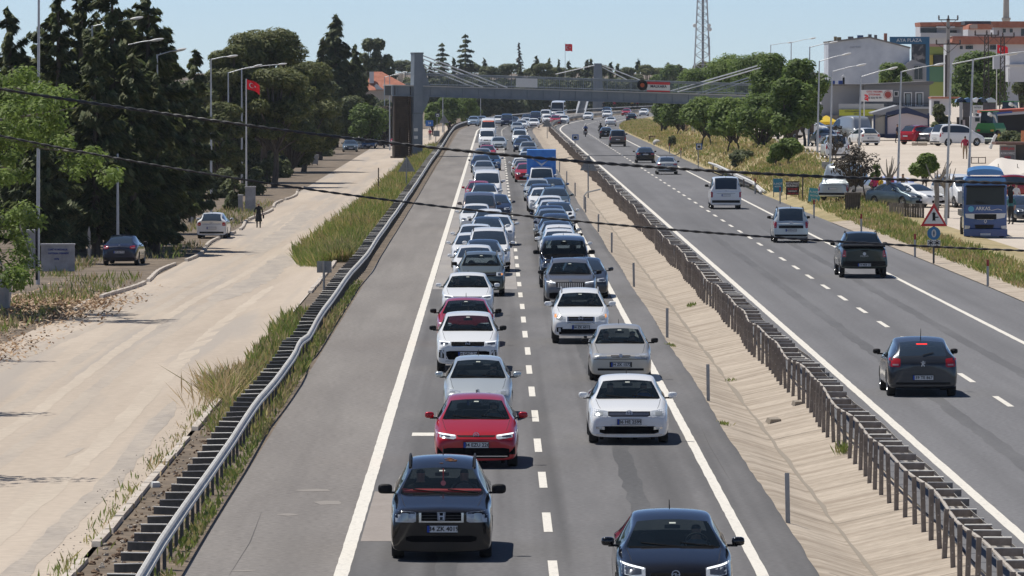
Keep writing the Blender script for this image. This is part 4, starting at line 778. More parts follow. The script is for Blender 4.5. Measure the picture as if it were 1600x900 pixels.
Z = 0.
def contact(key, py, px):                              # front wheels touch the road at photo row py
    s = (py - VY) / HC; sp = PROTO[key][1]; d = F / s; return (px - VX) / s, d + sp['L'] / 2 - sp.get('fa', .88)
def byroof(key, py, px):
    H = PROTO[key][1]['H']; s = (py - VY) / (HC - H); return (px - VX) / s, F / s
GL = 'cars queuing in the left lane'; GRT = 'cars queuing in the right lane'; GA = 'vehicles driving away on the right carriageway'
def q(key, col, px, py, label, grp, roof=True, cat='car', name=None):
    X, Y = (byroof if roof else contact)(key, py, px); return car(key, pt[col], label, X, Y, 0, -math.atan(slope(Y)), cat, grp, name)
NEAR = {}
for a in [
 ('honda', 'black', 690, 872, 'black older SUV with chrome grille and plate 34 ZK 4019, first in the left lane', GL, False), ('golf', 'red', 744, 729, 'bright red hatchback with plate 34 EZU 226 behind the black SUV', GL, False),
 ('lowhatch', 'palesilver', 747, 654, 'pale silver small hatchback squeezed between the red hatchback and the white crossover', GL, False), ('crossland', 'white', 731, 580, 'white crossover with black grille and black mirrors behind the pale silver hatchback', GL, False),
 ('coupe', 'red', 728, 465, 'red car with black mirrors half hidden behind the white crossover', GL), ('sedan_n', 'white', 731, 425, 'white sedan in front of the olive SUV in the left lane', GL),
 ('duster', 'olive', 752, 392.5, 'olive grey SUV with roof rails and one orange indicator lit', GL), ('astra', 'black', 1050, 800, 'black hatchback cut off by the bottom edge of the photo in the right lane', GRT),
 ('passat', 'white', 982, 692, 'white sedan with plate 06 HE 2599 in the right lane', GRT, False), ('albea', 'beige', 969, 594, 'silver beige older sedan straddling the right edge line behind the white sedan', GRT, False),
 ('mokka', 'white', 907, 536, 'white crossover with chrome grille and grey lower bumper in the right lane', GRT, False), ('togg', 'grey', 890, 402.5, 'dark grey SUV with a vertical bar grille and silver roof rails', GRT), ('defender', 'black', 881, 368, 'black boxy off-road SUV behind the dark grey SUV', GRT)]:
    NEAR[a[0]] = q(*a)
for a in [
 ('sedan_glassroof', 'darkgrey', 912, 401.5, 'dark sedan peeking out to the right behind the dark grey SUV'),
 ('sedan', 'white', 885, 364, 'white sedan directly behind the black boxy SUV'), ('hatch', 'white', 874, 357, 'second white car behind the black boxy SUV'), ('hatch_blackmirror', 'white', 873.5, 350.5, 'third white car behind the black boxy SUV'),
 ('sedan_glassroof', 'silver', 869.5, 344.5, 'silver car with dark glass roof ahead of the row of dark roofs'), ('hatch', 'navy', 868, 333, 'dark blue car just above the lower cable in the right lane'), ('suv_plain', 'grey', 863, 326, 'grey car with a pale roof edge behind the dark blue car'),
 ('sedan', 'navy', 860.5, 320.5, 'dark blue sedan to the left of the white glass-roofed car'), ('sedan_glassroof', 'white', 873, 315, 'white car with dark glass roof near the right edge line'), ('hatch', 'pearl', 863, 311.5, 'white hatchback hidden left of the glass-roofed car'),
 ('hatch', 'white', 859, 305, 'white car in front of the petrol grey SUV'), ('suv', 'petrol', 867, 292, 'petrol grey SUV with roof rails behind the white car'), ('hatch', 'white', 848, 292.5, 'white car left of the petrol grey SUV'),
 ('suv', 'navy', 846, 287, 'dark blue SUV in front of the silver car below the truck'), ('sedan', 'palesilver', 839.6, 278.5, 'silver white car in front of the blue tarpaulin truck'), ('sedan', 'blue', 863, 277, 'blue car at the right of the silver car below the truck')]:
    q(a[0], a[1], a[2], a[3], a[4] + ', right lane queue', GRT)
X, Y = byroof('truck', 259, 846); car('truck', pt['white'], 'small truck with blue tarpaulin box and white cab in the right lane', X, Y, 0, 0, 'truck', GRT)
for a in [
 ('hatch', 'red', 822, 254, 'red car half hidden left of the blue truck'), ('hatch', 'tan', 818, 249, 'tan car behind the red one by the blue truck'), ('sedan', 'white', 815.5, 245.5, 'white sedan left behind the blue truck'),
 ('suv_plain', 'white', 824.5, 236.5, 'white car just above the blue truck box'), ('sedan', 'darkgrey', 828, 229.5, 'dark car behind the white car above the blue truck'), ('suv', 'silver', 825, 220.5, 'silver SUV farther up the right lane'), ('sedan', 'navy', 815, 215.5, 'dark blue car left of the silver SUV'),
 ('sedan_glassroof', 'darkgrey', 819, 211, 'dark car right of the dark blue car up the lane'), ('mpv_plain', 'white', 812, 203, 'white car below the row of silver cars'), ('sedan', 'darkgrey', 812, 199, 'dark car behind the white one before the bend'),
 ('hatch', 'silver', 808, 190, 'silver hatchback at the start of the bend'), ('sedan', 'white', 815, 186.5, 'white sedan behind the silver hatchback in the bend'), ('hatch_blackmirror', 'white', 822, 183.5, 'white hatchback right of the white sedan in the bend'), ('sedan', 'white', 834, 184.5, 'rightmost white sedan of the trio in the bend'),
 ('sedan', 'navy', 823, 178.5, 'dark blue car deep in the bend'), ('sedan', 'white', 856, 179, 'white sedan in front of the white van deep in the bend'), ('hatch', 'red', 868, 179.5, 'small red car between white cars deep in the bend'), ('sedan', 'white', 880.6, 179.5, 'white sedan right of the small red car'), ('sedan', 'pearl', 875, 173, 'white sedan in front of the coach'),
 ('sedan', 'white', 919, 174.5, 'lone white sedan on the far curve below the white stairs'), ('sedan', 'white', 949, 172, 'white sedan on the far curve in front of the dark car'), ('suv_plain', 'navy', 948, 167, 'dark blue car behind the white sedan on the far curve'), ('sedan', 'red', 979, 169, 'red sedan on the far curve'), ('hatch', 'white', 1006, 169, 'white car at the far end of the curve near the trees')]:
    q(a[0], a[1], a[2], a[3], a[4], GRT)
q('van', 'white', 852.5, 171, 'white van deep in the bend left of the coach', GRT, cat='van'); q('van', 'navy', 837, 173.5, 'dark van left of the white van deep in the bend', GRT, cat='van'); q('bus', 'white', 873, 157, 'white coach with dark windscreen in the bend under the footbridge', GRT, cat='bus')
for a in [
 ('hatch', 'white', 742, 382, 'white hatchback behind and left of the olive SUV'), ('sedan_glassroof', 'silver', 755, 373.5, 'silver car with a black roof behind the olive SUV'), ('hatch', 'white', 737, 363, 'white hatchback at the left edge line with its roof under another white car'),
 ('suv_plain', 'white', 743, 350, 'white crossover with thick roof line left of the white minivan'), ('sedan_glassroof', 'white', 761, 338, 'white car with black glass roof behind the white minivan'), ('hatch', 'white', 776, 334.7, 'white hatchback nearest the lane dashes just below the lower cable'),
 ('hatch', 'white', 764, 326, 'white car crossed by the lower cable'), ('sedan', 'white', 744, 317.5, 'white sedan in front of the brown grey minivan'), ('sedan', 'navy', 775, 303, 'dark car at the right of the brown grey minivan'), ('suv_glassroof', 'white', 757, 286, 'white SUV with dark roof behind the brown grey minivan'),
 ('hatch', 'red', 748, 282, 'red car with only its left side showing behind the white SUV'), ('sedan_glassroof', 'darkgrey', 761, 274, 'dark sedan in front of the white pickup'), ('sedan', 'silver', 756, 250, 'silver car just below the upper cable'),
 ('sedan', 'navy', 752, 242, 'dark blue car under the upper cable at left'), ('hatch', 'blue', 767, 239, 'blue car under the upper cable at right'), ('sedan', 'silver', 754, 231, 'silver car just above the upper cable'), ('hatch', 'red', 761, 226, 'red car just above the upper cable'), ('sedan', 'palesilver', 779, 213, 'silver car right of the white van above the cable'),
 ('suv_plain', 'white', 779, 180, 'white SUV right of the white minibus'), ('suv', 'ice', 740, 181, 'ice blue SUV driving on the hard shoulder'), ('sedan', 'darkgrey', 803, 182, 'dark sedan right of the dark van before the bend')]:
    q(a[0], a[1], a[2], a[3], a[4] + (', left lane' if 'left' not in a[4] else ''), GL)
q('mpv', 'white', 763.7, 355, 'white minivan with black roof rails in the left lane queue', GL, cat='minivan'); q('van', 'brown', 749, 299.6, 'brown grey minivan with wide windscreen in the left lane', GL, cat='van'); q('van_panel', 'white', 761, 264.5, 'white van behind the dark sedan in the left lane', GL, cat='van')
q('van_panel', 'white', 761, 201, 'white delivery van with big windscreen in the left lane behind the red car', GL, cat='van'); q('minibus', 'white', 763, 184, 'white minibus with orange sunblind in the windscreen', GL, cat='minibus'); q('van', 'navy', 792, 177.5, 'dark van left of the bend in the road', GL, cat='van')
q('suv_plain', 'silver', 752, 181, 'silver car hidden left of the white minibus', GL)
def away(key, col, px, py, label, cat='car', lateral=0, name=None, yaw=0):      # rear wheels touch at row py
    s = (py - VY) / HC; sp = PROTO[key][1]; d = F / s + sp['L'] / 2 - sp.get('ra', .85); return car(key, pt[col], label, (px - VX) / s, d, 0, math.pi - math.atan(slope(d)) + yaw, cat, GA, name)
away('peugeot', 'darkgrey', 1440, 618.5, 'dark grey hatchback with red brake light strip and plate 59 TE 867')
o = away('pickup', 'green', 1348, 433.5, 'dark green pickup with lettering on its tailgate', 'pickup')
for ch in o.children:
    if ch.name.startswith('tailgate_lettering'): ch.location = (0, 2.73, 1.0 - .1); ch.rotation_euler = (0, 0, math.pi)
away('fiorino', 'palesilver', 1235, 379, 'silver small van with black roof rails ahead of the dark green pickup', 'van'); away('transporter', 'white', 1133.5, 326.5, 'white van with tinted rear window ahead of the small silver van', 'van')
away('sedan_away', 'silver', 1042, 272.5, 'silver sedan seen from behind by the right edge line'); away('sedan_away', 'black', 1008, 254.5, 'black sedan ahead of the silver sedan'); away('minivan_away', 'brown', 965, 229, 'dark brown van with big rear window', 'van')
away('hatch_away', 'black', 947, 216.5, 'black hatchback beside the motorcycle and the brown van'); away('sedan_away2', 'white', 954.5, 197, 'white sedan driving away into the bend'); away('suv_away', 'black', 987, 192, 'black SUV driving away on the bend next to the barrier')
# parked on the left
GP = 'cars parked along the service road'
p = G(190, 415); car('sedan_parked', pt['navy'], 'dark blue sedan parked on the left kerb under the conifers', p.x, p.y + 2, p.z, math.pi - .05, 'car', GP)
p = G(332, 373); car('hatch_away', pt['white'], 'white hatchback parked by the white kerb on the left', p.x, p.y + 2, p.z, math.pi - .03, 'car', GP)
for key, col, x, y, lab, yw in (('sedan', 'petrol', 547, 237, 'petrol grey car parked facing the camera under the dark trees', .05), ('hatch', 'white', 562, 232, 'white car parked just behind the petrol grey one', .3), ('suv', 'blue', 576, 232, 'blue SUV parked left of the dark stair tower', 0), ('sedan', 'navy', 594, 229, 'dark blue car parked against the stair tower', .2), ('hatch', 'red', 604, 228, 'red car parked beside the dark stair tower', .1)):
    s = (y - VY) / (HC + 1); car(key, pt[col], lab, (x - VX) / s, F / s, T((x - VX) / s, F / s), yw, 'car', GP)
# car park on the right
GC = 'vehicles parked in the dusty car park'
def lot(key, col, px, py, s, label, yaw, cat='car'):
    p = W(px, py, s); u = p.x - off(p.y); return car(key, pt[col], label, p.x, p.y, max(p.z, T(u, p.y)), yaw, cat, GC)
lot('hatch_away', 'white', 1349, 227, 18.8, 'white hatchback parked in front of the grey van in the car park', math.pi + .25); lot('panelvan_away', 'silver', 1330, 222, 18.0, 'grey panel van with its rear doors open by the yellow sign', math.pi + .45, 'van')
lot('mpv_away', 'white', 1304, 254, 21, 'white car behind the bare tree with red tail lamps', math.pi + .05); lot('sedan_away2', 'silver', 1287, 235, 19, 'silver car parked beside the lamp post', math.pi + .1); lot('sedan_away', 'palesilver', 1292, 225, 18, 'pale car behind the silver car by the umbrella', math.pi + .1)
lot('suv', 'white', 1268, 216, 18, 'white SUV parked left under the trees', 1.2); lot('suv_away', 'red', 1440, 228, 18.6, 'red SUV parked in front of the white kiosk', math.pi - .75); lot('sedan_away2', 'grey', 1459, 229, 18.6, 'grey car between the red SUV and the white van', math.pi - .5)
lot('mpv_away', 'white', 1496, 230, 19, 'white combi van parked side on next to the green tractor', math.pi - 1.1, 'van')
lot('panelvan_away', 'palesilver', 1322, 322, 25.5, 'pale grey panel van parked behind the dark wooden crate', math.pi - .35, 'van')
lot('sedan', 'petrol', 1405, 332, 26, 'old grey green car behind the wooden fence', .6); lot('van', 'white', 1498, 340, 26, 'white van parked left of the blue lorry', .3, 'van')
lot('sedan', 'darkgrey', 1594, 362, 28, 'dark car behind the man beside the blue lorry', .2); lot('hatch', 'darkred', 1597, 312, 25, 'dark red car right of the blue lorry', 1.5); lot('sedan', 'white', 1425, 335, 26, 'white car half hidden by the wooden fence', .7)
# ---------------------------------------------------------------- trees
def lm3(n, *cols, tr=.22): return [M(n + '_%s' % 'abcd'[i], c, .65, trans=tr, spec=.35) for i, c in enumerate(cols)]
LF_CON = lm3('conifer_leaf', (.085, .112, .042), (.130, .155, .060), (.190, .200, .090), tr=.36)
LF_PINE = lm3('pine_leaf', (.135, .155, .046), (.185, .19, .066), (.085, .105, .036), tr=.34)
LF_DEC = lm3('green_leaf', (.115, .175, .036), (.165, .23, .055), (.072, .118, .026), tr=.38)
LF_BRI = lm3('bright_leaf', (.155, .225, .045), (.205, .275, .068), (.10, .155, .032), tr=.4)
LF_DRY = lm3('dry_leaf', (.085, .070, .050), (.12, .10, .075), (.05, .045, .035), tr=.15)
LF_WOOD = lm3('wood_leaf', (.062, .084, .034), (.095, .12, .048), (.14, .155, .068), tr=.32)
LF_OLV = lm3('olive_leaf', (.12, .145, .055), (.165, .185, .08), (.075, .095, .04), tr=.35)
bark = M('bark', (.075, .058, .044), .95, col2=(.14, .115, .09), scale=6, stretch=(1, 1, .3), bump=.5)
bark_g = M('bark_grey', (.17, .15, .13), .95, col2=(.27, .25, .22), scale=6, stretch=(1, 1, .3), bump=.5)
def rdir(n): v = NR.normal(size=(n, 3)); return v / np.linalg.norm(v, axis=1)[:, None]
def perp(A):
    B = np.cross(A, rdir(len(A))); return B / (np.linalg.norm(B, axis=1)[:, None] + 1e-9)
def blobleaves(blobs, n, leaf, asp=.45, shell=.55):
    w = np.array([b[1][0] * b[1][2] for b in blobs]) ** .9; w = w / w.sum(); cnt = NR.multinomial(n, w); Ps = []; As = []
    for (c, r), k in zip(blobs, cnt):
        u = rdir(k); rr = shell + (1.08 - shell) * NR.rand(k) ** .7; Ps.append(np.array(c) + u * rr[:, None] * np.array(r)); As.append(u * .75 + rdir(k) * .55 + np.array([0, 0, .6]))
    P = np.concatenate(Ps); N = np.concatenate(As); N = N / np.linalg.norm(N, axis=1)[:, None]; A = perp(N); A[:, 2] -= .15; sz = leaf * NR.uniform(.55, 1.25, len(P))[:, None]   # leaves lie on the outside of each clump, faces up and out
    return P, A * sz, np.cross(N, A) * sz * asp
def tree_obj(name, label, p, trunk, leaves, mats, probs, group, bk=bark, cat='tree', xf=None):
    t = thing(name, label, cat, p, 0, group); trunk.build('trunk', bk, t, smooth=True, angle=60); P, A, B = leaves; me = cards('crown', P, A, B, mats, NR.choice(len(mats), len(P), p=probs), False)
    obj('crown', me, t); return t
def broad(label, px, py, s, top, hw, n, leaf, mats, name='leafy_tree', group=None, trunk=.35, nb=16, probs=(.45, .3, .25), flat=.8, lean=0., bk=bark, ground=True, stems=1, cat='tree', br=(.30, .48), low=False):
    p = W(px, py, s); u = p.x - off(p.y)
    if ground: p.z = T(u, p.y)
    h = HC + (VY - top) / s - p.z; r = hw / s; ch = h * (1 - trunk); cz = h * trunk + ch / 2; blobs = []; tr = MB()
    for i in range(nb):
        d = rdir(1)[0]; k = R.uniform(.35, .78); c = (d[0] * r * k + lean * .6, d[1] * r * k, cz + d[2] * ch / 2 * k); q = R.uniform(*br); blobs.append((c, (r * q, r * q, min(r, ch * .7) * q * flat)))
        if not low and i < 4: rz_ = blobs[-1][1][2]; blobs[-1] = ((c[0] * .55, c[1] * .55, h - rz_), blobs[-1][1])
        if low: z_ = cz + ch * R.uniform(-.46, .40); blobs[-1] = ((c[0], c[1], z_), (r * q, r * q, min(r * q, ch * .22)))
    for i in range(stems):
        ox = (i - (stems - 1) / 2) * .35 * r; b = Vector((ox, 0, -.1)); m = Vector((ox * .6 + lean * .3, R.uniform(-.1, .1), h * trunk * .9)); tr.tube([b, (b + m) / 2 + Vector((R.uniform(-.1, .1), 0, 0)), m], [.035 * h / stems ** .5 * .8, .028 * h / stems ** .5 * .8, .022 * h / stems ** .5 * .8], 8)
        for c, q in blobs[i::stems]: tr.tube([m * .85, (m * .5 + Vector(c) * .5) + Vector((0, 0, -.03 * h)), Vector(c)], [.014 * h, .009 * h, .003 * h], 5)
    return tree_obj(name, label, p, tr, blobleaves(blobs, n, leaf), mats, probs, group, bk, cat)
def conifer(label, px, py, s, top, hw, n, leaf, mats=LF_CON, name='conifer_tree', group=None, lift=.15, base=.05, pw=.8, nbr=90, probs=(.4, .38, .22), tiers=0, ragged=.35, sway=0.):
    p = W(px, py, s); u = p.x - off(p.y); p.z = T(u, p.y); h = HC + (VY - top) / s - p.z; r = hw / s; Ps = []; As = []; tr = MB(); tr.tube([(0, 0, -.2), (sway * .4, 0, h * .5), (sway, 0, h * .97)], [.022 * h, .014 * h, .004 * h], 8)
    w = []
    br = []
    for i in range(nbr):
        t = base + (1 - base) * (i + R.random()) / nbr
        if tiers: t = base + (1 - base) * (int(t * tiers) + R.uniform(0, .25)) / tiers
        ln = r * ((1 - t) ** pw * R.uniform(1 - ragged, 1 + ragged) + .05); br.append((t, ln, R.uniform(0, 6.283)))
    tot = sum(b[1] ** 1.2 for b in br)
    for t, ln, a in br:
        k = int(n * ln ** 1.2 / tot) + 3; q = NR.uniform(.12, 1, k) ** .8; dr = np.array([math.cos(a), math.sin(a)]); lat = NR.normal(0, .16, k) * ln * (1.15 - q); x = dr[0] * ln * q - dr[1] * lat; y = dr[1] * ln * q + dr[0] * lat
        z = h * t + lift * ln * q ** 1.6 + NR.normal(0, .045, k) * ln - (.10 * ln * q if lift <= 0 else 0)
        Ps.append(np.stack([x + sway * t, y, z], 1)); As.append(np.stack([np.full(k, dr[0] * .8), np.full(k, dr[1] * .8), np.full(k, -.55)], 1) + rdir(k) * .42)
        tr.tube([(sway * t, 0, h * t), (dr[0] * ln * .5 + sway * t, dr[1] * ln * .5, h * t + lift * ln * .3), (dr[0] * ln * .95 + sway * t, dr[1] * ln * .95, h * t + lift * ln * .9)], [.006 * h * (1 - t) + .01, .004 * h * (1 - t) + .008, .005], 4)
    P = np.concatenate(Ps); A = np.concatenate(As); A /= np.linalg.norm(A, axis=1)[:, None]; sz = leaf * NR.uniform(.5, 1.3, len(P))[:, None]
    H = np.cross(A, np.array([0, 0, 1.])) + rdir(len(A)) * .3; H /= np.linalg.norm(H, axis=1)[:, None]; return tree_obj(name, label, p, tr, (P, A * sz, H * sz * .42), mats, probs, group)
def pine(label, px, py, s, top, hw, n, leaf, trunk=.5, name='stone_pine', group=None, nb=34, mats=LF_PINE, px_t=None):
    p = W(px, py, s); u = p.x - off(p.y); p.z = T(u, p.y); h = HC + (VY - top) / s - p.z; r = hw / s; ch = h * (1 - trunk); blobs = []; tr = MB()
    for i in range(nb):
        a = R.uniform(0, 6.283); k = math.sqrt(R.random()) * (.82 if i > 6 else .5); zt = h * trunk + ch * (.06 + .94 * math.sqrt(max(0, 1 - k * k)) * (R.uniform(.05 if trunk < .35 else .45, 1) ** .7 if i > 6 else R.uniform(.85, 1.05))); q = R.uniform(.26, .4) * r
        blobs.append(((math.cos(a) * r * k, math.sin(a) * r * k, min(zt, h - q * .6)), (q, q, q * .6)))
    m = Vector((R.uniform(-.3, .3), 0, h * trunk)); tr.tube([(0, 0, -.2), m * .5 + Vector((.1, 0, 0)), m], [.03 * h, .024 * h, .02 * h], 9)
    for c, q in blobs: tr.tube([m * .9, (m + Vector(c)) / 2, Vector(c)], [.012 * h, .008 * h, .004 * h], 5)
    P, A, B = blobleaves(blobs, n, leaf, .3, .6); return tree_obj(name, label, p, tr, (P, A, B), mats, (.42, .33, .25), group)
GT1 = 'dark conifers along the left kerb'; GT2 = 'trees beyond the far bend'; GT3 = 'leafy trees on the right embankment'; GT4 = 'stone pines behind the service road'
for (x, y, s, top, hw, n, lab, sway, lift) in [
 (38, 372, 30, 16, 44, 9000, 'dark conifer with a bare crooked tip, leftmost of the row', -.9, .5), (92, 372, 30.5, -8, 40, 11000, 'dark narrow conifer right of the tall lamp post', 0, .45), (125, 370, 30, -22, 42, 11000, 'dark conifer with twin tips touching the top edge', .1, .45),
 (176, 362, 30.4, -25, 66, 15000, 'widest dark conifer behind the dark blue sedan', .0, .2), (232, 356, 29.8, -8, 74, 16000, 'blue green cedar with drooping layered branches', 0, .02), (256, 350, 27, 55, 46, 12000, 'dark conifer left of the white hatchback', .2, .3),
 (300, 345, 25, 78, 36, 9000, 'small drooping conifer at the right end of the dark row', .2, .05), (150, 385, 30.8, 62, 58, 11000, 'low dark conifer in front of the taller row', 0, .2), (208, 378, 30.6, 88, 52, 10000, 'bushy low conifer above the dark blue sedan', 0, .2),
 (65, 380, 32, 120, 46, 8000, 'low conifer behind the white lettered wall', 0, .2), (244, 370, 30.4, 118, 36, 8000, 'low dark conifer between the sedan and the white hatchback', 0, .1), (12, 340, 25, 75, 32, 5000, 'pale distant conifer at the left edge', 0, .2), (62, 370, 29.6, 44, 56, 10000, 'broad conifer filling the gap behind the tall lamp post', 0, .25), (152, 360, 28.6, 22, 58, 10000, 'broad conifer filling the gap between the twin tips and the widest conifer', 0, .25), (205, 352, 29.2, 22, 60, 10000, 'broad conifer between the widest conifer and the cedar', 0, .2)]:
    conifer(lab, x, y, s, top, hw * 1.12, int(n * 1.7), .25 if n > 6000 else .3, lift=lift, sway=sway, group=GT1, base=.06, pw=.56, nbr=115, ragged=.5)
for (x, y, s, top, hw, n, trk, lab) in [(408, 285, 18.4, 44, 84, 36000, .22, 'largest rounded stone pine behind the red flag'), (356, 300, 19.2, 70, 54, 20000, .12, 'stone pine left of the red flag'), (474, 262, 16.6, 96, 60, 22000, .1, 'stone pine lower down, right of the thick trunk'), (428, 292, 19.2, 108, 62, 18000, .32, 'front stone pine with forked brown trunk'),
    (500, 250, 14.6, 112, 40, 13000, .06, 'small stone pine next to the parked cars'), (352, 330, 20.5, 160, 44, 13000, .06, 'bushy pine over the white hatchback'), (456, 258, 16.8, 158, 50, 13000, .04, 'low pine above the grey bin')]:
    pine(lab, x, y, s, top, hw, n, .26, trk, group=GT4)
conifer('tall pointed dark cypress right of the stone pines', 525, 215, 12.5, 26, 44, 14000, .5, lift=.3, base=.08, pw=.75, nbr=120, group=GT1); conifer('shorter cypress leaning on the tall pointed one', 505, 215, 12.8, 60, 26, 5000, .45, lift=.4, group=GT1)
conifer('cypress with a thin top between the pines and the red roofed house', 555, 212, 12.2, 72, 32, 7000, .48, lift=.3, group=GT1)
broad('tall pale green poplar behind the cypress', 586, 190, 8.9, 60, 34, 5200, .42, LF_OLV, 'poplar_tree', nb=22, br=(.16, .3), flat=1.1)
for (x, y, s, top, hw, n, mt, lab) in [(575, 238, 12.7, 165, 38, 5000, LF_DEC, 'round green bush behind the parked blue SUV'), (545, 225, 12.6, 150, 36, 5000, LF_OLV, 'olive green tree above the parked cars'), (600, 215, 12.6, 166, 24, 4000, LF_DRY, 'brownish tree left of the stair tower'),
    (700, 196, 9.7, 150, 26, 5200, LF_DEC, 'dense green tree right of the bridge pylon'), (730, 190, 9.2, 150, 20, 4200, LF_BRI, 'bright green tree beside the left guardrail bend'), (676, 200, 10.4, 160, 16, 2600, LF_BRI, 'pale green shrub beside the bridge pylon'), (744, 186, 8.6, 166, 12, 1500, LF_DEC, 'small green shrub at the bend behind the guardrail')]:
    broad(lab, x, y, s, top, hw, n, .24, mt, trunk=.12, name='leafy_tree', nb=18)
# treeline beyond the bend
_pc = {}
def place(x, k):
    i = _pc[k] = _pc.get(k, 0) + 1; o = ['first', 'second', 'third', 'fourth', 'fifth', 'sixth', 'seventh', 'eighth', 'ninth', 'tenth', 'eleventh', 'twelfth', 'thirteenth', 'fourteenth', 'fifteenth', 'sixteenth', 'seventeenth', 'eighteenth', 'nineteenth', 'twentieth']
    return (o[i - 1] if i <= 20 else 'twenty-' + o[i - 21] if i < 30 else 'thirtieth' if i == 30 else 'thirty-' + o[i - 31]) + ' from the left'
for i in range(48):
    x = 540 + i * 15.2 + R.uniform(-5, 5); top = R.uniform(93, 107) + (3 if x > 900 else 0); s = R.uniform(5.7, 6.4)
    if R.random() < .35: conifer('dark pointed conifer in the far treeline, ' + place(x, 'conifer'), x, 170, s, top - 4, 13, 1500, .75, group=GT2, nbr=50, lift=.2)
    else: pine('rounded dark tree in the far treeline, ' + place(x, 'rounded'), x, 170, s, top, 24, 3000, .5, .05, group=GT2, nb=14, name='far_tree', mats=LF_PINE if R.random() < .6 else LF_CON)
for i in range(16): broad('dense dark tree closing the view under the footbridge, ' + place(690 + i * 24, 'dense'), 690 + i * 24 + R.uniform(-6, 6), 178, interp(690 + i * 24, [690, 880, 960, 1060], [7.6, 7.1, 6.5, 6.1]), 126 + R.uniform(-6, 6), 28, 3400, .6, LF_WOOD, 'far_tree', GT2, trunk=.02, nb=22, low=True)
conifer('tall cedar with layered branches above the left end of the bridge', 727, 170, 6.0, 50, 24, 3600, .55, lift=-.02, tiers=12, nbr=80, base=.25, pw=.7, group=GT2, ragged=.5); conifer('slightly shorter cedar left of the tall cedar', 691, 170, 6.1, 64, 22, 3000, .55, lift=-.02, tiers=11, nbr=70, base=.25, group=GT2, ragged=.5)
conifer('bare spindly conifer on the skyline', 811, 170, 6.0, 67, 13, 420, .5, LF_DRY, lift=.1, nbr=46, base=.5, group=GT2); conifer('pointed conifer left of the skyline flag', 838, 170, 6.2, 88, 22, 2400, .6, group=GT2); conifer('dark conifer pair right of the skyline flag', 918, 170, 6.2, 94, 20, 2400, .6, group=GT2)
conifer('thin dark conifer left of the flag pole', 873, 170, 6.2, 93, 9, 900, .55, group=GT2, lift=.5); broad('lighter green round tree on the skyline right of the grey pylon', 1044, 172, 6.4, 101, 25, 3200, .5, LF_DEC, 'leafy_tree', GT2, nb=18, trunk=.2)
for (x, y, s, top, hw, n, mt, lab) in [(1078, 222, 12.2, 108, 34, 6000, LF_DEC, 'leafy tree rising behind the bridge railing left of the mast'), (1150, 228, 12.5, 84, 46, 9500, LF_BRI, 'high bright crown behind the bridge stays'), (1190, 230, 12.9, 82, 44, 9000, LF_DEC, 'high crown behind the right bridge pylon'), (1036, 214, 12.3, 148, 26, 3600, LF_DEC, 'leafy tree with pale trunk at the far end of the embankment'), (1064, 214, 13.2, 146, 34, 5500, LF_DEC, 'second leafy tree at the far end of the embankment'), (1096, 222, 12.4, 106, 38, 6500, LF_DEC, 'leafy tree in front of the lattice mast'), (1130, 228, 12.6, 92, 46, 9000, LF_BRI, 'tall bright leafy tree below the bridge stays'),
    (1168, 236, 12.9, 86, 50, 10000, LF_DEC, 'tallest leafy tree where the footbridge lands'), (1210, 240, 17.2, 84, 46, 10000, LF_DEC, 'tall leafy tree right of the bridge landing'), (1250, 236, 19, 92, 44, 9500, LF_DEC, 'rightmost tall leafy tree on the embankment'), (1146, 236, 18, 152, 48, 9000, LF_BRI, 'lower bright tree in the front of the embankment row'),
    (1104, 226, 16.2, 150, 44, 8000, LF_BRI, 'low leafy tree in the middle of the embankment row'), (1230, 244, 20, 122, 48, 9000, LF_DEC, 'low dark leafy tree above the green shrub'), (1268, 232, 18.5, 124, 24, 4000, LF_DEC, 'narrow leafy tree left of the yellow umbrella'), (1190, 240, 18.5, 146, 46, 8000, LF_DEC, 'low leafy tree in the shade of the taller ones')]:
    broad(lab, x, y, s, top, hw, n, .20, mt, group=GT3, trunk=.2 if top > 140 else .27, nb=24, stems=2, ground=False)
for (x, y, s, top, hw, n, mt, lab, st) in [(1212, 280, 21, 226, 20, 3600, LF_BRI, 'bright green bush left of the advertising boards', 1), (1232, 276, 21, 216, 22, 3600, LF_BRI, 'taller bright green bush behind the advertising boards', 1), (1445, 322, 25.5, 240, 26, 3800, LF_BRI, 'round topped young tree on two thin stems', 2), (1368, 322, 25.5, 258, 9, 500, LF_BRI, 'small tuft of green on a bare trunk', 1)]:
    broad(lab, x, y, s, top, hw, n, .17, mt, 'young_tree', trunk=.5 if st == 2 else .25, nb=14, stems=st)
broad('bare brown tree with withered leaves in front of the car park', 1338, 322, 25.8, 226, 48, 1300, .12, LF_DRY, 'bare_tree', trunk=.35, nb=46, stems=3, bk=bark, br=(.14, .26)); broad('leafless dark tree left of the withered tree', 1303, 272, 21.5, 196, 26, 260, .15, LF_DRY, 'bare_tree', trunk=.3, nb=20, stems=2, br=(.1, .2))
for (x, y, s, lab) in ((1463, 338, 26.5, 'pollarded bare trunk behind the triangular sign'), (1479, 352, 27.5, 'pollarded bare trunk left of the blue lorry'), (1388, 335, 26, 'pollarded stump tree behind the wooden fence')):
    p = W(x, y, s); p.z = T(p.x, p.y); t = thing('bare_tree', lab, 'tree', p); m = MB(); m.tube([(0, 0, -.2), (.05, 0, .9), (0, 0, 1.7)], [.17, .14, .16], 8); b = MB()
    for i in range(11):
        a = R.uniform(0, 6.28); l = R.uniform(.6, 1.3); b.tube([(0, 0, 1.6), (math.cos(a) * l * .5, math.sin(a) * l * .5, 1.6 + l * .5), (math.cos(a) * l * .8, math.sin(a) * l * .8, 1.7 + l)], [.07, .045, .015], 5)
    m.build('trunk', bark_g, t, smooth=True); b.build('branches', bark_g, t, smooth=True)
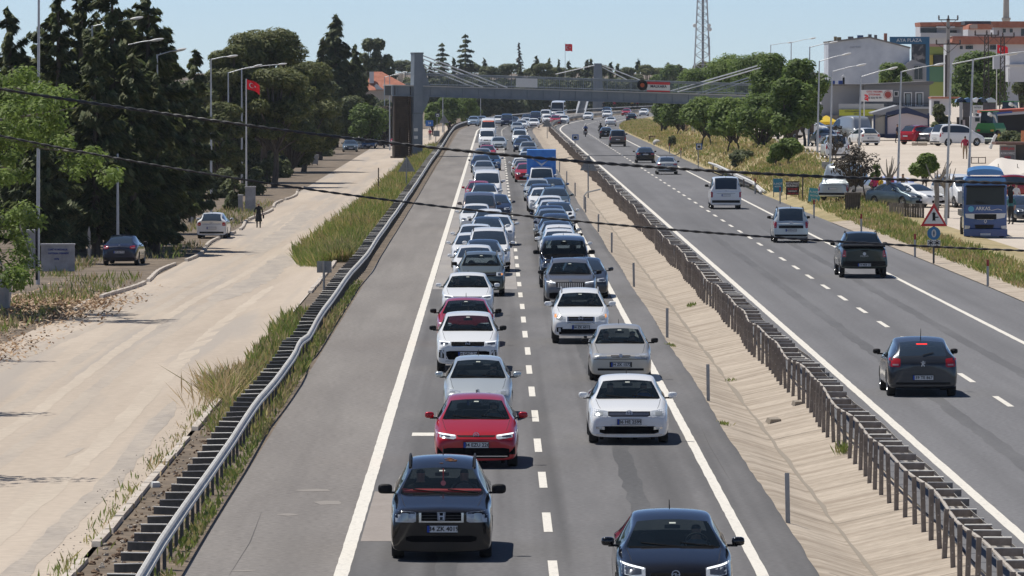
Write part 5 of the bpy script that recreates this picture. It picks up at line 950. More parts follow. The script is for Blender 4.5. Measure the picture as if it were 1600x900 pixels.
broad('round green tree on the flat roof of the shop', 1396, 176, 14.2, 98, 28, 4200, .26, LF_BRI, 'leafy_tree', nb=16, trunk=.5); broad('big dark green tree among the hillside houses', 1530, 190, 13.6, 80, 50, 9000, .3, LF_DEC, 'leafy_tree', nb=24, trunk=.1); broad('olive green tree at the right edge among the houses', 1597, 190, 14, 104, 22, 2500, .28, LF_OLV, 'leafy_tree', trunk=.1)
broad('grey green shrub beside the white kiosk', 1466, 222, 17, 163, 20, 3400, .2, LF_OLV, 'shrub', trunk=.06, cat='shrub'); broad('dark shrub under the parked green machine', 1578, 240, 19.5, 205, 26, 2600, .2, LF_CON, 'shrub', trunk=.05, cat='shrub')
broad('dusty green thicket below the embankment trees', 1160, 262, 19.5, 235, 24, 3000, .18, LF_OLV, 'shrub', trunk=.05, cat='shrub', ground=False); broad('pale shrub on the dry embankment', 1050, 232, 14.6, 212, 8, 700, .18, LF_OLV, 'shrub', trunk=.05, cat='shrub')
for (x, y, s, top, hw, n, lab) in [(365, 330, 23, 268, 20, 1800, 'low dark bush right of the white hatchback'), (395, 312, 20.5, 262, 22, 2000, 'bush in front of the forked pine trunk'), (440, 285, 17.6, 245, 18, 1600, 'grass green bush beside the grey bin'), (418, 300, 18.5, 250, 16, 1300, 'narrow bush left of the thick trunk'), (470, 262, 15.6, 228, 22, 2000, 'bush behind the low white wall'), (345, 318, 21, 262, 24, 2200, 'bush behind the white hatchback'), (500, 246, 14, 214, 22, 2000, 'bush left of the parked petrol grey car')]:
    broad(lab, x, y, s, top, hw, n, .17, LF_OLV, 'bush', 'bushes under the pines', trunk=.03, nb=14, low=True, cat='bush')
for (u, d, h_, r_, lab) in [(-14.4, 121, 10, 3.9, 'nearest'), (-16.2, 145, 9, 3.5, 'middle one'), (-18.6, 173, 9.5, 3.7, 'farthest')]:
    s_ = F / d; broad('slender tree just outside the left edge of the picture, ' + lab, VX + u * s_, 0, s_, VY - (h_ - HC) * s_, r_ * s_, 1500, .16, LF_BRI, 'leafy_tree', None, trunk=.4, nb=18, br=(.12, .3))
# near left tree reaching into the picture
p = W(-105, 330, 44); p.z = T(p.x, p.y); tr = MB(); blobs = []; rp = lambda x, y, s: tuple(W(x, y, s) - p)
tr.tube([(0, 0, 0), (.1, 0, 2.5), (.5, 0, 4.2)], [.28, .22, .18], 10)
for (pts, rr) in [([(-80, 230), (-20, 190), (60, 178), (120, 168)], .45), ([(-80, 235), (0, 215), (70, 232), (130, 238), (178, 288)], .36), ([(-85, 220), (-30, 150), (20, 135), (60, 150)], .42), ([(-80, 240), (-10, 255), (30, 270)], .4), ([(-60, 200), (30, 200), (95, 200)], .42), ([(-90, 300), (-30, 330), (30, 350), (48, 400)], .42), ([(-90, 320), (-20, 380), (20, 440)], .45)]:
    P_ = [Vector(rp(x, y, 44 + R.uniform(-1.5, 1.5))) for x, y in pts]; tr.tube(P_, [.08 - .065 * i / (len(P_) - 1) for i in range(len(P_))], 6)
    for i in range(len(P_) - 1):
        for k in range(5):
            c = P_[i].lerp(P_[i + 1], (k + R.random()) / 5) + Vector((R.uniform(-.45, .45), R.uniform(-1, 1), R.uniform(-.45, .45))); q = rr * R.uniform(.7, 1.25); blobs.append((tuple(c), (q * 1.25, q * 1.5, q * .95)))
tree_obj('leafy_tree', 'bright green tree reaching in from the left edge in front of the conifers', p, tr, blobleaves(blobs, 17000, .115, .42, .2), LF_BRI, (.4, .35, .25), None, bark_g)
# ---------------------------------------------------------------- overhead cables
for lab, pts, r_ in (('thick upper black cable crossing the whole view', [(-350, 85), (0, 139), (400, 197), (620, 225), (800, 243), (1200, 271), (1600, 287), (1950, 296)], .0135), ('lower black cable crossing the whole view', [(-350, 130), (0, 212), (60, 225), (400, 282), (625, 315), (800, 335), (1200, 371), (1600, 391), (1950, 402)], .011)):
    co = np.polyfit([(a - 800) / 1000 for a, b in pts], [b for a, b in pts], 4); m = MB(); s = 215. if r_ > .012 else 190.; hs = [[], []]
    for i in range(700):
        x = -350 + 2300 * i / 699; v = W(x, float(np.polyval(co, (x - 800) / 1000)), s)
        for k in (0, 1): a = i * .55 + k * math.pi; hs[k].append(v + Vector((0, math.cos(a), math.sin(a))) * r_ * .45)
    for k in (0, 1): m.tube(hs[k], r_ * .54, 5)
    t = m.build('overhead_cable', cable_m, None, smooth=True); tag(t, lab, 'cable', 'overhead cables')
# ---------------------------------------------------------------- street lamps, flags
def lamp(px, py, s, top, dx, dy, label, group, double=None, lean=0., grey=lampgrey):
    b = W(px, py, s); b.z = T(b.x - off(b.y), b.y); t = thing('street_lamp', label, 'street lamp', b, 0, group); h = HC + (VY - top) / s - b.z; l = lean / s
    MB().tube([(0, 0, -.1), (l * .5, 0, h * .5), (l, 0, h)], [.085, .068, .045], 10).build('pole', grey, t, smooth=True)
    for ddx, ddy in ([(dx, dy)] + ([double] if double else [])):
        if ddx is None: continue
        ax, az = ddx / s, -ddy / s; n = Vector((ax, 0, az)); q = n.normalized(); MB().tube([(l, 0, h - .05), (l + ax * .5, 0, h + az * .5 + .02), (l + ax * .8, 0, h + az * .8)], [.036, .03, .026], 7).build('arm', grey, t, smooth=True)
        c = Vector((l, 0, h)) + n * .88; m = MB(); m.ball((0, 0, 0), (.38, .13, .07), 0, 12, 6); m.ball((.03, 0, -.045), (.28, .10, .045), 1, 10, 5); o = m.build('lamp_head', [M('lamp_shell', (.55, .56, .56), .5), M('lamp_glass_cover', (.45, .46, .46), .2)], t, smooth=True, loc=c); o.rotation_euler = (0, -math.atan2(az, abs(ax)) * (1 if ax > 0 else -1), 0)
    return t
GSL = 'street lamps along the service road'; GSR = 'street lamps along the car park'
lamp(59, 428, 36.5, -60, 60, -10, 'nearest tall lamp post running off the top edge', GSL, lean=3)
for (x, s, top, dx, dy, lab) in [(145, 30.4, 40, 78, -13, 'lamp standing out in front of the tallest conifers'), (191, 30.2, 71, 62, -10, 'second lamp arm out of the dark conifers'), (246, 29.9, 85, 40, -8, 'third lamp arm out of the dark conifers'), (330, 24, 92, 38, -5, 'lamp at the left of the stone pines')]:
    lamp(x, 0, s, top, dx, dy, lab, GSL)
lamp(184, 0, 31, 240, None, 0, 'grey post stump behind the dark blue sedan', GSL)
lamp(357, 0, 20.3, 113, 52, -12, 'lamp post left of the red flag', GSL); lamp(378, 0, 19.9, 107, 72, -8, 'lamp post in front of the red flag', GSL); lamp(509, 0, 12.4, 86, 42, -4, 'double armed lamp in front of the tall cypress', GSL, double=(-6, -1))
lamp(601, 0, 12.6, 120, 22, -4, 'lamp post left of the stair tower', GSL); lamp(609, 0, 13, 118, 26, -6, 'lamp post beside the stair tower', GSL); lamp(692, 0, 11, 150, 10, -4, 'small lamp right of the bridge pylon', GSL); lamp(751, 0, 8.6, 140, None, 0, 'thin grey post under the bridge beam', GSL)
for (x, s, top, dx, dy, lab, ln) in [(1511, 30.5, 92, 118, -16, 'lamp post standing in front of the blue lorry', 9), (1478, 28.6, 99, 108, -17, 'lamp post left of the blue lorry', 8), (1402, 25.6, 111, 68, -12, 'lamp post in the middle of the car park', 6), (1341, 23.4, 119, 56, -14, 'lamp post near the yellow sign', 4), (1297, 21.6, 111, 52, -11, 'lamp post right of the yellow umbrella', 3), (1277, 20.6, 95, 48, -12, 'lamp post in front of the leafy tree', 3),
    (1263, 19, 73, 42, -8, 'tall lamp post rising behind the leafy trees', 2), (1235, 15, 66, 38, -7, 'lamp on the skyline left of the grey building', 1), (1204, 13, 70, 34, -4, 'leftmost lamp on the skyline above the trees', 0)]:
    lamp(x, 0, s, top, dx, dy, lab, GSR, lean=ln)
def flag(px, py, s, top, w, hgt, label, ground=True, pole=True, drop=.15):
    b = W(px, py, s); b.z = T(b.x - off(b.y), b.y) if ground else b.z; h = HC + (VY - top) / s - b.z; t = thing('flagpole', label, 'flag', b)
    MB().tube([(0, 0, 0), (0, 0, h)], [.07, .04], 8).build('pole', white_p, t, smooth=True); w, hgt = w / s, hgt / s
    def surf(a, c, o=0): return (.04 + w * a, .10 * w * math.sin(a * 7) * a - o, h - .05 - hgt * c - drop * w * a * a - .05 * hgt * math.sin(a * 6))
    n = 10; vs = [surf(i / n, j / 4) for i in range(n + 1) for j in range(5)]; f = MB().add(vs, [(i * 5 + j, (i + 1) * 5 + j, (i + 1) * 5 + j + 1, i * 5 + j + 1) for i in range(n) for j in range(4)]).build('flag', M('flag_red', (.60, .01, .02), .7, trans=.3), t, smooth=True)
    e = MB(); ar = hgt / w
    for side in (.012, -.012):
        R1, R2, c2 = .26, .21, .05; pts = []
        for i in range(13): a = .75 + (6.283 - 1.5) * i / 12; pts.append((.38 + R1 * math.cos(a) * ar, .5 + R1 * math.sin(a)))
        for i in range(12, -1, -1): a = .9 + (6.283 - 1.8) * i / 12; pts.append((.38 + c2 * ar + R2 * math.cos(a) * ar, .5 + R2 * math.sin(a)))
        k = len(pts); vs = [surf(a, c, side) for a, c in pts]; e.add(vs, [(i, i + 1, k - 2 - i, k - 1 - i) for i in range(12)])
        st = [(.66 + (.13 if i % 2 == 0 else .05) * math.cos(i * math.pi / 5 + math.pi) * ar, .5 + (.13 if i % 2 == 0 else .05) * math.sin(i * math.pi / 5 + math.pi)) for i in range(10)]; e.add([surf(a, c, side) for a, c in st], [tuple(range(10))])
    e.build('emblem', white_p, f); return t
flag(385, 275, 22.2, 123, 20, 15, 'red flag with white crescent in front of the stone pines', drop=.5); flag(883, 168, 6.3, 68, 11, 11, 'small red crescent flag high on the skyline'); flag(1557, 190, 14, 69, 17, 13, 'red crescent flag on a pole among the houses at right', drop=.3); flag(1350, 214, 16, 146, 6, 9, 'small red flag on a white pole in front of the grey shop', drop=.6)
# woodland closing the view on the left behind the conifers
for i, (x, s, top, hw, n) in enumerate([(20, 24, 118, 46, 6000), (70, 23, 110, 50, 6000), (130, 22, 100, 55, 6500), (190, 21, 100, 55, 6500), (250, 20, 105, 50, 6000), (300, 19, 112, 42, 6000), (345, 17, 108, 40, 5500), (370, 17.6, 150, 40, 7000), (405, 17.2, 140, 44, 8000), (445, 15.8, 130, 44, 8000), (490, 13.6, 118, 42, 7000), (540, 11, 134, 32, 5000), (592, 10, 156, 28, 4200), (628, 9.7, 158, 20, 3000)]):
    broad('shaded woodland tree behind the front row, ' + place(x, 'wood'), x, 0, s, top, hw, n, .34 if s > 15 else .45, LF_WOOD, 'woodland_tree', 'woodland trees behind the front row', trunk=.02, nb=24, br=(.3, .5), low=True)
# ---------------------------------------------------------------- footbridge
bgrey = M('bridge_paint', (.17, .205, .24), .6, col2=(.21, .245, .28), scale=1.2); bgrey_d = M('bridge_paint_dark', (.13, .155, .18), .6, col2=(.17, .195, .22), scale=1.2)
A0, B0 = Vector(((640 - VX) / 15.7, F / 15.7)), Vector(((1215 - VX) / 15.35, F / 15.35)); dv = (B0 - A0).normalized(); nv = Vector((-dv.y, dv.x))
def bp(px, py, back=0.):
    k = (px - VX) / F; D_ = B0 - A0; t = (k * A0.y - A0.x) / (D_.x - k * D_.y); p = A0 + D_ * t; z = HC + (VY - py) / F * p.y; p = p + nv * back; return Vector((p.x, p.y, z))
fb = thing('footbridge', 'grey steel cable stayed footbridge spanning the whole road', 'footbridge', (A0.x, A0.y, 0))
def fin(o): o.matrix_parent_inverse = Matrix.Translation(-Vector(fb.location)); return o
def slab(pts, back0, back1, mb, m=0):                  # polygon in photo pixels on the near face, given thickness
    n = len(pts); vs = [bp(x, y, back0) for x, y in pts] + [bp(x, y, back0) + Vector((nv.x, nv.y, 0)) * (back1 - back0) for x, y in pts]
    mb.add(vs, [tuple(range(n)), tuple(range(2 * n - 1, n - 1, -1))] + [(i, (i + 1) % n, (i + 1) % n + n, i + n) for i in range(n)], m)
topy = lambda x: interp(x, [613, 640, 800, 1172, 1215], [133.5, 135, 138.5, 149.5, 151]); boty = lambda x: interp(x, [613, 650, 800, 1172, 1215], [149, 151.5, 153, 164, 165.5]); rty = lambda x: interp(x, [640, 800, 1172, 1215], [114, 119, 131, 132.5])
b = MB(); slab([(613, topy(613)), (1215, topy(1215)), (1215, boty(1215)), (613, boty(613))], 0, .35, b); slab([(613, topy(613)), (1215, topy(1215)), (1215, boty(1215)), (613, boty(613))], 2.3, 2.65, b)
for i in range(24):
    x = 622 + i * 25.2; slab([(x, topy(x) + 1), (x + 1.2, topy(x) + 1), (x + 1.2, boty(x)), (x, boty(x))], -.06, 0.0, b)
for i in range(2): slab([(613, [topy, boty][i](613) - .6), (1215, [topy, boty][i](1215) - .6), (1215, [topy, boty][i](1215) + 1), (613, [topy, boty][i](613) + 1)], -.14, -.0, b)
fin(b.build('deck_beam', bgrey, fb)); b = MB(); slab([(613, topy(613) - 1.2), (1215, topy(1215) - 1.2), (1215, topy(1215) + .2), (613, topy(613) + .2)], -.2, 2.9, b); fin(b.build('deck', M('deck_concrete', (.5, .49, .47), .9), fb))
for back, nm in ((0, 'near'), (2.5, 'far')):
    b = MB(); n = 170
    for i in range(n):
        x = 663 + (1190 - 663) * i / (n - 1); b.tube([bp(x, topy(x) - 1, back), bp(x, rty(x), back)], .022 if i % 12 else .05, 4)
    fin(b.build('balusters', bgrey, fb))['kind'] = 'stuff'; b = MB()
    for f in (0, .12, .9): b.tube([bp(x, rty(x) + (topy(x) - 2 - rty(x)) * f, back) for x in (645, 800, 1000, 1190)], .04, 6)
    fin(b.build('handrail', bgrey, fb, smooth=True))
for pts, nm in ([(646, 82), (659.5, 82), (658.5, 249), (643.5, 249)], 'pylon'), ([(659, 101), (662, 104), (671.5, 135), (659, 135)], 'gusset'), ([(658, 151.5), (671, 151.5), (669, 158), (658, 182)], 'bracket'):
    b = MB(); slab(pts, -.35 if nm == 'pylon' else -.1, .75 if nm == 'pylon' else .12, b); fin(b.build(nm, bgrey, fb))
b = MB(); slab([(645.5, 82), (660, 82), (660, 84.5), (645.5, 84.5)], -.42, .8, b); slab([(643, 176), (659.5, 176), (659.5, 178), (643, 178)], -.4, .8, b); fin(b.build('pylon_flange', bgrey_d, fb))
b = MB(); slab([(1203, 98), (1214, 98), (1215, 225), (1203, 225)], -.35, .7, b); fin(b.build('pylon', bgrey, fb)); b = MB()
white_st = M('stay_paint', (.62, .64, .66), .45)
for (x0, y0, x1, y1) in ((658, 86, 792, 137), (658, 99, 754, 136.5), (1204, 101, 1058, 143.5), (1205, 115, 1102, 147)):
    for bk in (-.1, 2.6): fin(MB().tube([bp(x0, y0, bk), bp(x1, y1, bk)], .06, 7).build('stay', white_st if y0 < 110 else bgrey, fb, smooth=True))
st = thing('stair_tower', 'dark brown slatted stair tower beside the left bridge pylon', 'stair tower', bp(628, 245, .3)); inv = Matrix.Translation(-Vector(st.location)); slat_m = M('dark_slat', (.055, .040, .030), .85, col2=(.085, .062, .046), scale=2); b = MB()
for i in range(34):
    y = 139 + i * 3.15; slab([(617, y), (641, y), (641, y + 2.5), (617, y + 2.5)], .2, .3, b)
o = b.build('slats', slat_m, st); o.matrix_parent_inverse = inv; o['kind'] = 'stuff'; b = MB()
for x in (616, 640.5): slab([(x, 134), (x + 2, 134), (x + 2, 247), (x, 247)], .0, .25, b)
slab([(616, 244), (642, 244), (642, 247), (616, 247)], .0, 1.2, b); o = b.build('frame', slat_m, st); o.matrix_parent_inverse = inv; b = MB(); slab([(621, 150), (641, 150), (641, 245), (621, 245)], .5, 1.6, b); o = b.build('core', M('tower_core', (.03, .024, .02), .9), st); o.matrix_parent_inverse = inv
b = MB(); slab([(625.5, 200), (634, 200), (634, 246), (625.5, 246)], .1, .22, b); o = b.build('door', M('tower_door', (.045, .033, .025), .8), st); o.matrix_parent_inverse = inv
for (y, n) in ((200, 0), (212, 1)): b = MB(); slab([(645, y), (651, y), (651, y + 5), (645, y + 5)], -.39, -.36, b); tag(b.build('notice', white_p), 'small white notice on the bridge pylon, ' + ('upper one' if n == 0 else 'lower one'), 'notice', 'notices on the bridge pylon')
def banner(x0, x1, y0, y1, label, mats, rows):
    t = thing('banner', label, 'banner', bp((x0 + x1) / 2, y1, -.1)); inv = Matrix.Translation(-Vector(t.location)); sl = (topy(x1) - topy(x0)); b = MB(); slab([(x0, y0), (x1, y0 + sl), (x1, y1 + sl), (x0, y1)], -.12, -.08, b); o = b.build('sheet', mats[0], t); o.matrix_parent_inverse = inv
    for (a, c, d, m) in rows:
        b = MB(); slab([(x0, y0 + (y1 - y0) * a), (x1, y0 + (y1 - y0) * a + sl), (x1, y0 + (y1 - y0) * c + sl), (x0, y0 + (y1 - y0) * c)], -.14, -.122, b) if d is None else None
        if d is None: o = b.build('band', m, t); o.matrix_parent_inverse = inv
        else:
            p = bp((x0 + x1) / 2, y0 + (y1 - y0) * (a + c) / 2 + sl / 2, -.16); o = obj('lettering', text_mesh(d, (y1 - y0) * (c - a) / 14.5 * 1.15, m, .005, .006), t); o.matrix_parent_inverse = inv; o.location = p; o.rotation_euler = (0, rad(1.6), math.atan2(dv.y, dv.x))
banner(806, 839, 122, 136, 'blank white banner tied to the bridge railing', [white_p], []); banner(1010, 1046, 127.5, 143, 'white banner with red top band and lettering on the bridge railing', [white_p], [(0, .27, None, red_m), (.30, .62, 'MALKARA', M('ink', (.03, .03, .05), .6)), (.86, 1, None, red_m)])
t = thing('wreath', 'round dark wreath with orange centre on the bridge railing', 'wreath', bp(1002.5, 133, -.2)); MB().lathe([(.20, 0), (.36, -.08), (.54, 0), (.36, .05), (.20, 0)], 18, 0, 'y').build('ring', M('wreath_dark', (.02, .016, .014), .9), t); MB().lathe([(.001, -.05), (.22, -.04), (.22, .0)], 16, 0, 'y').build('centre', M('wreath_orange', (.5, .10, .03), .7), t)
# second pylon and the white stair beyond the road
t = thing('bridge_pylon', 'grey pylon with thin stays behind the middle of the footbridge', 'pylon', W(935, 172, 7.2)); s_ = 7.2; L_ = lambda x, y, dy=0: W(x, y, s_) - Vector(t.location) + Vector((0, dy, 0))
MB().add([L_(928, 99), L_(940, 99), L_(944, 178), L_(926, 178), L_(928, 99, 1.5), L_(940, 99, 1.5), L_(944, 178, 1.5), L_(926, 178, 1.5)], [(0, 1, 2, 3), (7, 6, 5, 4), (0, 4, 5, 1), (1, 5, 6, 2), (2, 6, 7, 3), (3, 7, 4, 0)]).build('column', bgrey, t)
for (x0, y0, x1, y1) in ((941, 102, 1000, 125), (941, 105, 980, 125), (929, 102, 868, 116)): MB().tube([L_(x0, y0), L_(x1, y1)], .11, 6).build('stay', white_st, t, smooth=True)
t = thing('stair', 'white sided stair flight coming down behind the far curve', 'stair', W(912, 180, 7.6)); L_ = lambda x, y, dy=0: W(x, y, 7.6) - Vector(t.location) + Vector((0, dy, 0)); b = MB()
for i in range(16): f = i / 15; x = 907 - 7 * f; y = 156 + 24 * f; b.add([L_(x, y, -f * 3), L_(x + 13, y, -f * 3), L_(x + 13, y + 1.2, -f * 3), L_(x, y + 1.2, -f * 3), L_(x, y, -f * 3 + .3), L_(x + 13, y, -f * 3 + .3)], [(0, 1, 2, 3), (0, 4, 5, 1)])
o = b.build('treads', M('stair_grey', (.3, .31, .32), .8), t); o['kind'] = 'stuff'
for dx in (0, 13): MB().tube([L_(907 + dx, 153), L_(900 + dx, 178, -3)], .16, 6).build('stringer', white_st, t); MB().tube([L_(907 + dx, 148), L_(900 + dx, 172, -3)], .08, 6).build('handrail', white_st, t)
# lattice mast
mast_m = M('mast_steel', (.50, .51, .52), .6, .2); t = thing('lattice_mast', 'tall white grey lattice telecom mast running off the top edge', 'mast', W(1097, 190, 8.4)); ml = lambda x, y, dy=0: W(x, y, 8.4) - Vector(t.location) + Vector((0, dy, 0))
hwid = lambda y: interp(y, [-90, 0, 190], [4.5, 7.4, 16]); 
for sx in (-1, 1):
    for dy in (-1, 1): MB().tube([ml(1097 + sx * hwid(y), y, dy * hwid(y) / 8.4) for y in (190, 0, -90)], .10, 5).build('leg', mast_m, t)
b = MB(); y = 190
while y > -88:
    y2 = y - hwid(y) * 1.25
    for dy in (-1, 1):
        a, c = hwid(y), hwid(y2); b.tube([ml(1097 - a, y, dy * a / 8.4), ml(1097 + c, y2, dy * c / 8.4)], .05, 4); b.tube([ml(1097 + a, y, dy * a / 8.4), ml(1097 - c, y2, dy * c / 8.4)], .05, 4); b.tube([ml(1097 - a, y, dy * a / 8.4), ml(1097 + a, y, dy * a / 8.4)], .05, 4)
    for sx in (-1, 1): b.tube([ml(1097 + sx * a, y, -a / 8.4), ml(1097 + sx * c, y2, c / 8.4)], .05, 4)
    y = y2
o = b.build('bracing', mast_m, t); o['kind'] = 'stuff'; MB().tube([ml(1098, 190), ml(1098, -90)], .22, 6).build('ladder', M('ladder_grey', (.2, .21, .23), .7), t)
for (x, y) in ((1107, 40), (1108.5, 46), (1085, 40)): MB().lathe([(.001, -.1), (.32, -.12), (.38, .05), (.2, .25), (.001, .28)], 14, 0, 'y', ml(x, y, -1.6)).build('dish', white_p, t, smooth=True)
for (x, y) in ((1107, 65), (1107.5, 78)): MB().box(ml(x, y, -1.4), (.35, .25, 1.5)).build('antenna', M('antenna_grey', (.35, .36, .37), .6), t)
# ---------------------------------------------------------------- buildings on the right and beyond
wall_w = M('render_white', (.58, .59, .62), .9, col2=(.50, .51, .54), scale=.35, detail=7); wall_bl = M('gable_blue_grey', (.40, .44, .50), .9, col2=(.60, .64, .69), scale=.3, detail=7); wall_g = M('shop_grey', (.20, .205, .215), .9, col2=(.24, .245, .255), scale=.4)
tile = M('roof_tile', (.36, .125, .075), .9, col2=(.48, .20, .13), scale=1.2, detail=6, bump=.5); win_g = M('window_dark', (.02, .026, .032), .1); frame_w = M('frame_white', (.66, .66, .65), .6); ink = MATS.get('ink') or M('ink', (.03, .03, .05), .6)
class Bld:
    def __init__(s, name, label, cat, s_, x, y): s.s = s_; s.t = thing(name, label, cat, W(x, y, s_)); s.o = Vector(s.t.location)
    def L(s, x, y, dy=0): return W(x, y, s.s) - s.o + Vector((0, dy, 0))
    def poly(s, name, pts, d0, d1, m, par=None, build=True, mb=None):
        n = len(pts); b = mb or MB(); b.add([s.L(x, y, d0) for x, y in pts] + [s.L(x, y, d1) for x, y in pts], [tuple(range(n)), tuple(range(2 * n - 1, n - 1, -1))] + [(i, (i + 1) % n, (i + 1) % n + n, i + n) for i in range(n)])
        return b.build(name, m, par or s.t) if build else b
    def rect(s, name, x0, y0, x1, y1, d0, d1, m, par=None): return s.poly(name, [(x0, y0), (x1, y0), (x1, y1), (x0, y1)], d0, d1, m, par)
    def window(s, x0, y0, x1, y1, fr=None, e=1.2, d=0, bars=1):
        f = MB(); 
        for r in ((x0 - e, y0 - e, x1 + e, y0), (x0 - e, y1, x1 + e, y1 + e), (x0 - e, y0, x0, y1), (x1, y0, x1 + e, y1)) + (((x0 + x1) / 2 - .3, y0, (x0 + x1) / 2 + .3, y1),) * bars: s.poly('', [(r[0], r[1]), (r[2], r[1]), (r[2], r[3]), (r[0], r[3])], d - .12, d - .02, None, build=False, mb=f)
        w = f.build('window', fr or frame_w, s.t); o = s.rect('pane', x0, y0, x1, y1, d - .05, d - .01, win_g, w)
    def text(s, txt, x, y, hpx, m, d=-.2, par=None, roll=0): o = obj('lettering', text_mesh(txt, hpx / s.s * 1.35, m, .01, .004), par or s.t, s.L(x, y, d)); o.rotation_euler = (0, roll, 0); return o
B = Bld('gable_building', 'big blue grey blank gable wall with a chimney and roof clutter', 'building', 13.6, 1357, 190)
B.poly('wall', [(1294, 66), (1358, 58.5), (1421, 75), (1421, 190), (1294, 190)], 0, 9, wall_bl); B.poly('roof_edge', [(1293, 64.5), (1358, 57), (1422, 73.5), (1422, 76), (1358, 59.5), (1293, 67)], -.2, 9.2, M('roof_edge_grey', (.2, .19, .18), .8))
for (x, y, w, h, m) in ((1306, 57, 4, 8, 'clutter_tan'), (1312, 58, 6, 6, 'clutter_tan'), (1330, 57, 8, 4, 'clutter_grey'), (1345, 55, 9, 4, 'clutter_blue'), (1360, 53.5, 5, 5, 'clutter_grey'), (1369, 54.5, 4, 5, 'clutter_grey'), (1384.5, 52, 4.5, 10, 'clutter_brick')):
    B.rect('roof_clutter', x - w / 2, y, x + w / 2, y + h + 2, 1, 2, M(m, {'tan': (.32, .24, .12), 'grey': (.18, .17, .17), 'blue': (.08, .13, .25), 'brick': (.40, .17, .11)}[m[8:]], .8))
B.poly('lean_to', [(1410, 103), (1424, 93), (1446, 101), (1446, 130), (1410, 130)], -1.2, -.05, M('lean_to_wall', (.30, .31, .33), .9)); B.window(1427, 103, 1440, 124, M('gate_steel', (.3, .31, .32), .6), .8, -1.2, 1)
B.text('C-H Y-W', 1336, 74, 3.2, M('faded_paint', (.26, .29, .34), .9), -.02)
B = Bld('blue_signboard', 'blue framed billboard with white lettering AYA PLAZA beside the gable', 'sign', 13.3, 1420, 128); blu = M('plaza_blue', (.035, .14, .25), .6)
B.rect('board', 1390, 57.5, 1446, 69, 0, .5, blu); B.rect('side_panel', 1446, 57.5, 1452, 127, 0, .5, blu); B.rect('picture', 1424, 69, 1446, 126, .1, .4, M('poster_dark', (.05, .055, .065), .7, col2=(.30, .28, .27), scale=.9, lo=.5, hi=.62)); B.text('AYA PLAZA', 1420, 63.2, 5.6, white_p, -.06)
B = Bld('grey_shop', 'two storey grey shop with white framed windows and flat roof', 'building', 14.6, 1370, 212)
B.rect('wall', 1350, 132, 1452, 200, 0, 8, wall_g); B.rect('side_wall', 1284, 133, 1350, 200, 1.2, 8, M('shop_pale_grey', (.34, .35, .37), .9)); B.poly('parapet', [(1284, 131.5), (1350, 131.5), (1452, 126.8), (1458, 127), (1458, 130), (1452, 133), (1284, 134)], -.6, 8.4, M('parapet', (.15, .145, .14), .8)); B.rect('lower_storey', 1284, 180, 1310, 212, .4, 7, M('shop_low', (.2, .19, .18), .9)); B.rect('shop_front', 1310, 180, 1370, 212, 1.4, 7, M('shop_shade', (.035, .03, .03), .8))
for x in (1413.5, 1431.5): B.window(x, 145.5, x + 9.5, 164.5, None, 1.7, 0, 0); B.rect('curtain', x + 2.4, 147, x + 8, 163.5, -.06, -.052, M('curtain', (.28, .33, .34), .8))
B.window(1397.5, 143.5, 1402.5, 149.5, None, 1.3, 0, 0); B.rect('cornice', 1310, 162, 1380, 170, -1.2, 0, M('cornice_grey', (.38, .40, .42), .8)); B.rect('awning_board', 1310, 171, 1366, 180.5, -1.4, -1.2, M('sign_lime', (.42, .45, .03), .6)); B.text('OTO KUAFÖR', 1330, 174, 2.6, ink, -1.44); B.text('532 470 79', 1340, 178, 2.2, ink, -1.44)
b = MB(); [B.poly('', [(1386 + i * 3.2, 161), (1386.5 + i * 3.2, 161), (1386.5 + i * 3.2, 166.5), (1386 + i * 3.2, 166.5)], -1.2, -1.15, None, build=False, mb=b) for i in range(22)]; B.poly('', [(1384, 160.6), (1455, 160.6), (1455, 161.4), (1384, 161.4)], -1.22, -1.15, None, build=False, mb=b); b.build('balcony_rail', black, B.t); B.rect('balcony', 1380, 166.5, 1456, 170, -1.2, .1, M('cornice_grey', (.38, .40, .42), .8))
for x in (1286, 1293, 1300, 1312): B.rect('water_tank', x, 126, x + 6, 132, 2, 3, M('tank_blue', (.05, .10, .35), .6))
B.rect('flue', 1317, 120, 1320, 134, .5, .8, black); B.poly('flue_cap', [(1315.5, 119), (1318.5, 116.5), (1321.5, 119), (1321.5, 121), (1315.5, 121)], .4, .9, white_p)
B = Bld('wall_sign', 'white shop sign with a round red logo on the grey shop', 'sign', 14.65, 1370, 158); B.rect('board', 1345, 140.5, 1394.5, 158.5, -.25, -.1, white_p); B.text('OTO YIKAMA', 1366, 143.5, 3, red_m, -.28); B.text('OTOPARK', 1366, 148, 3, red_m, -.28); B.text('0543 532 70 79', 1364, 153, 3, ink, -.28)
c = MB(); c.lathe([(.001, -.32), (.46, -.32), (.46, -.26)], 18, 0, 'y', B.L(1387, 148)); c.build('logo', M('logo_red', (.35, .05, .04), .6), B.t); MB().lathe([(.36, -.325), (.36, -.335), (.41, -.335), (.41, -.325)], 18, 0, 'y', B.L(1387, 148)).build('logo_ring', white_p, B.t)
B = Bld('kiosk', 'white kiosk with navy trim and grey pitched roof', 'building', 17.6, 1410, 215); nav = M('navy_trim', (.025, .04, .10), .7)
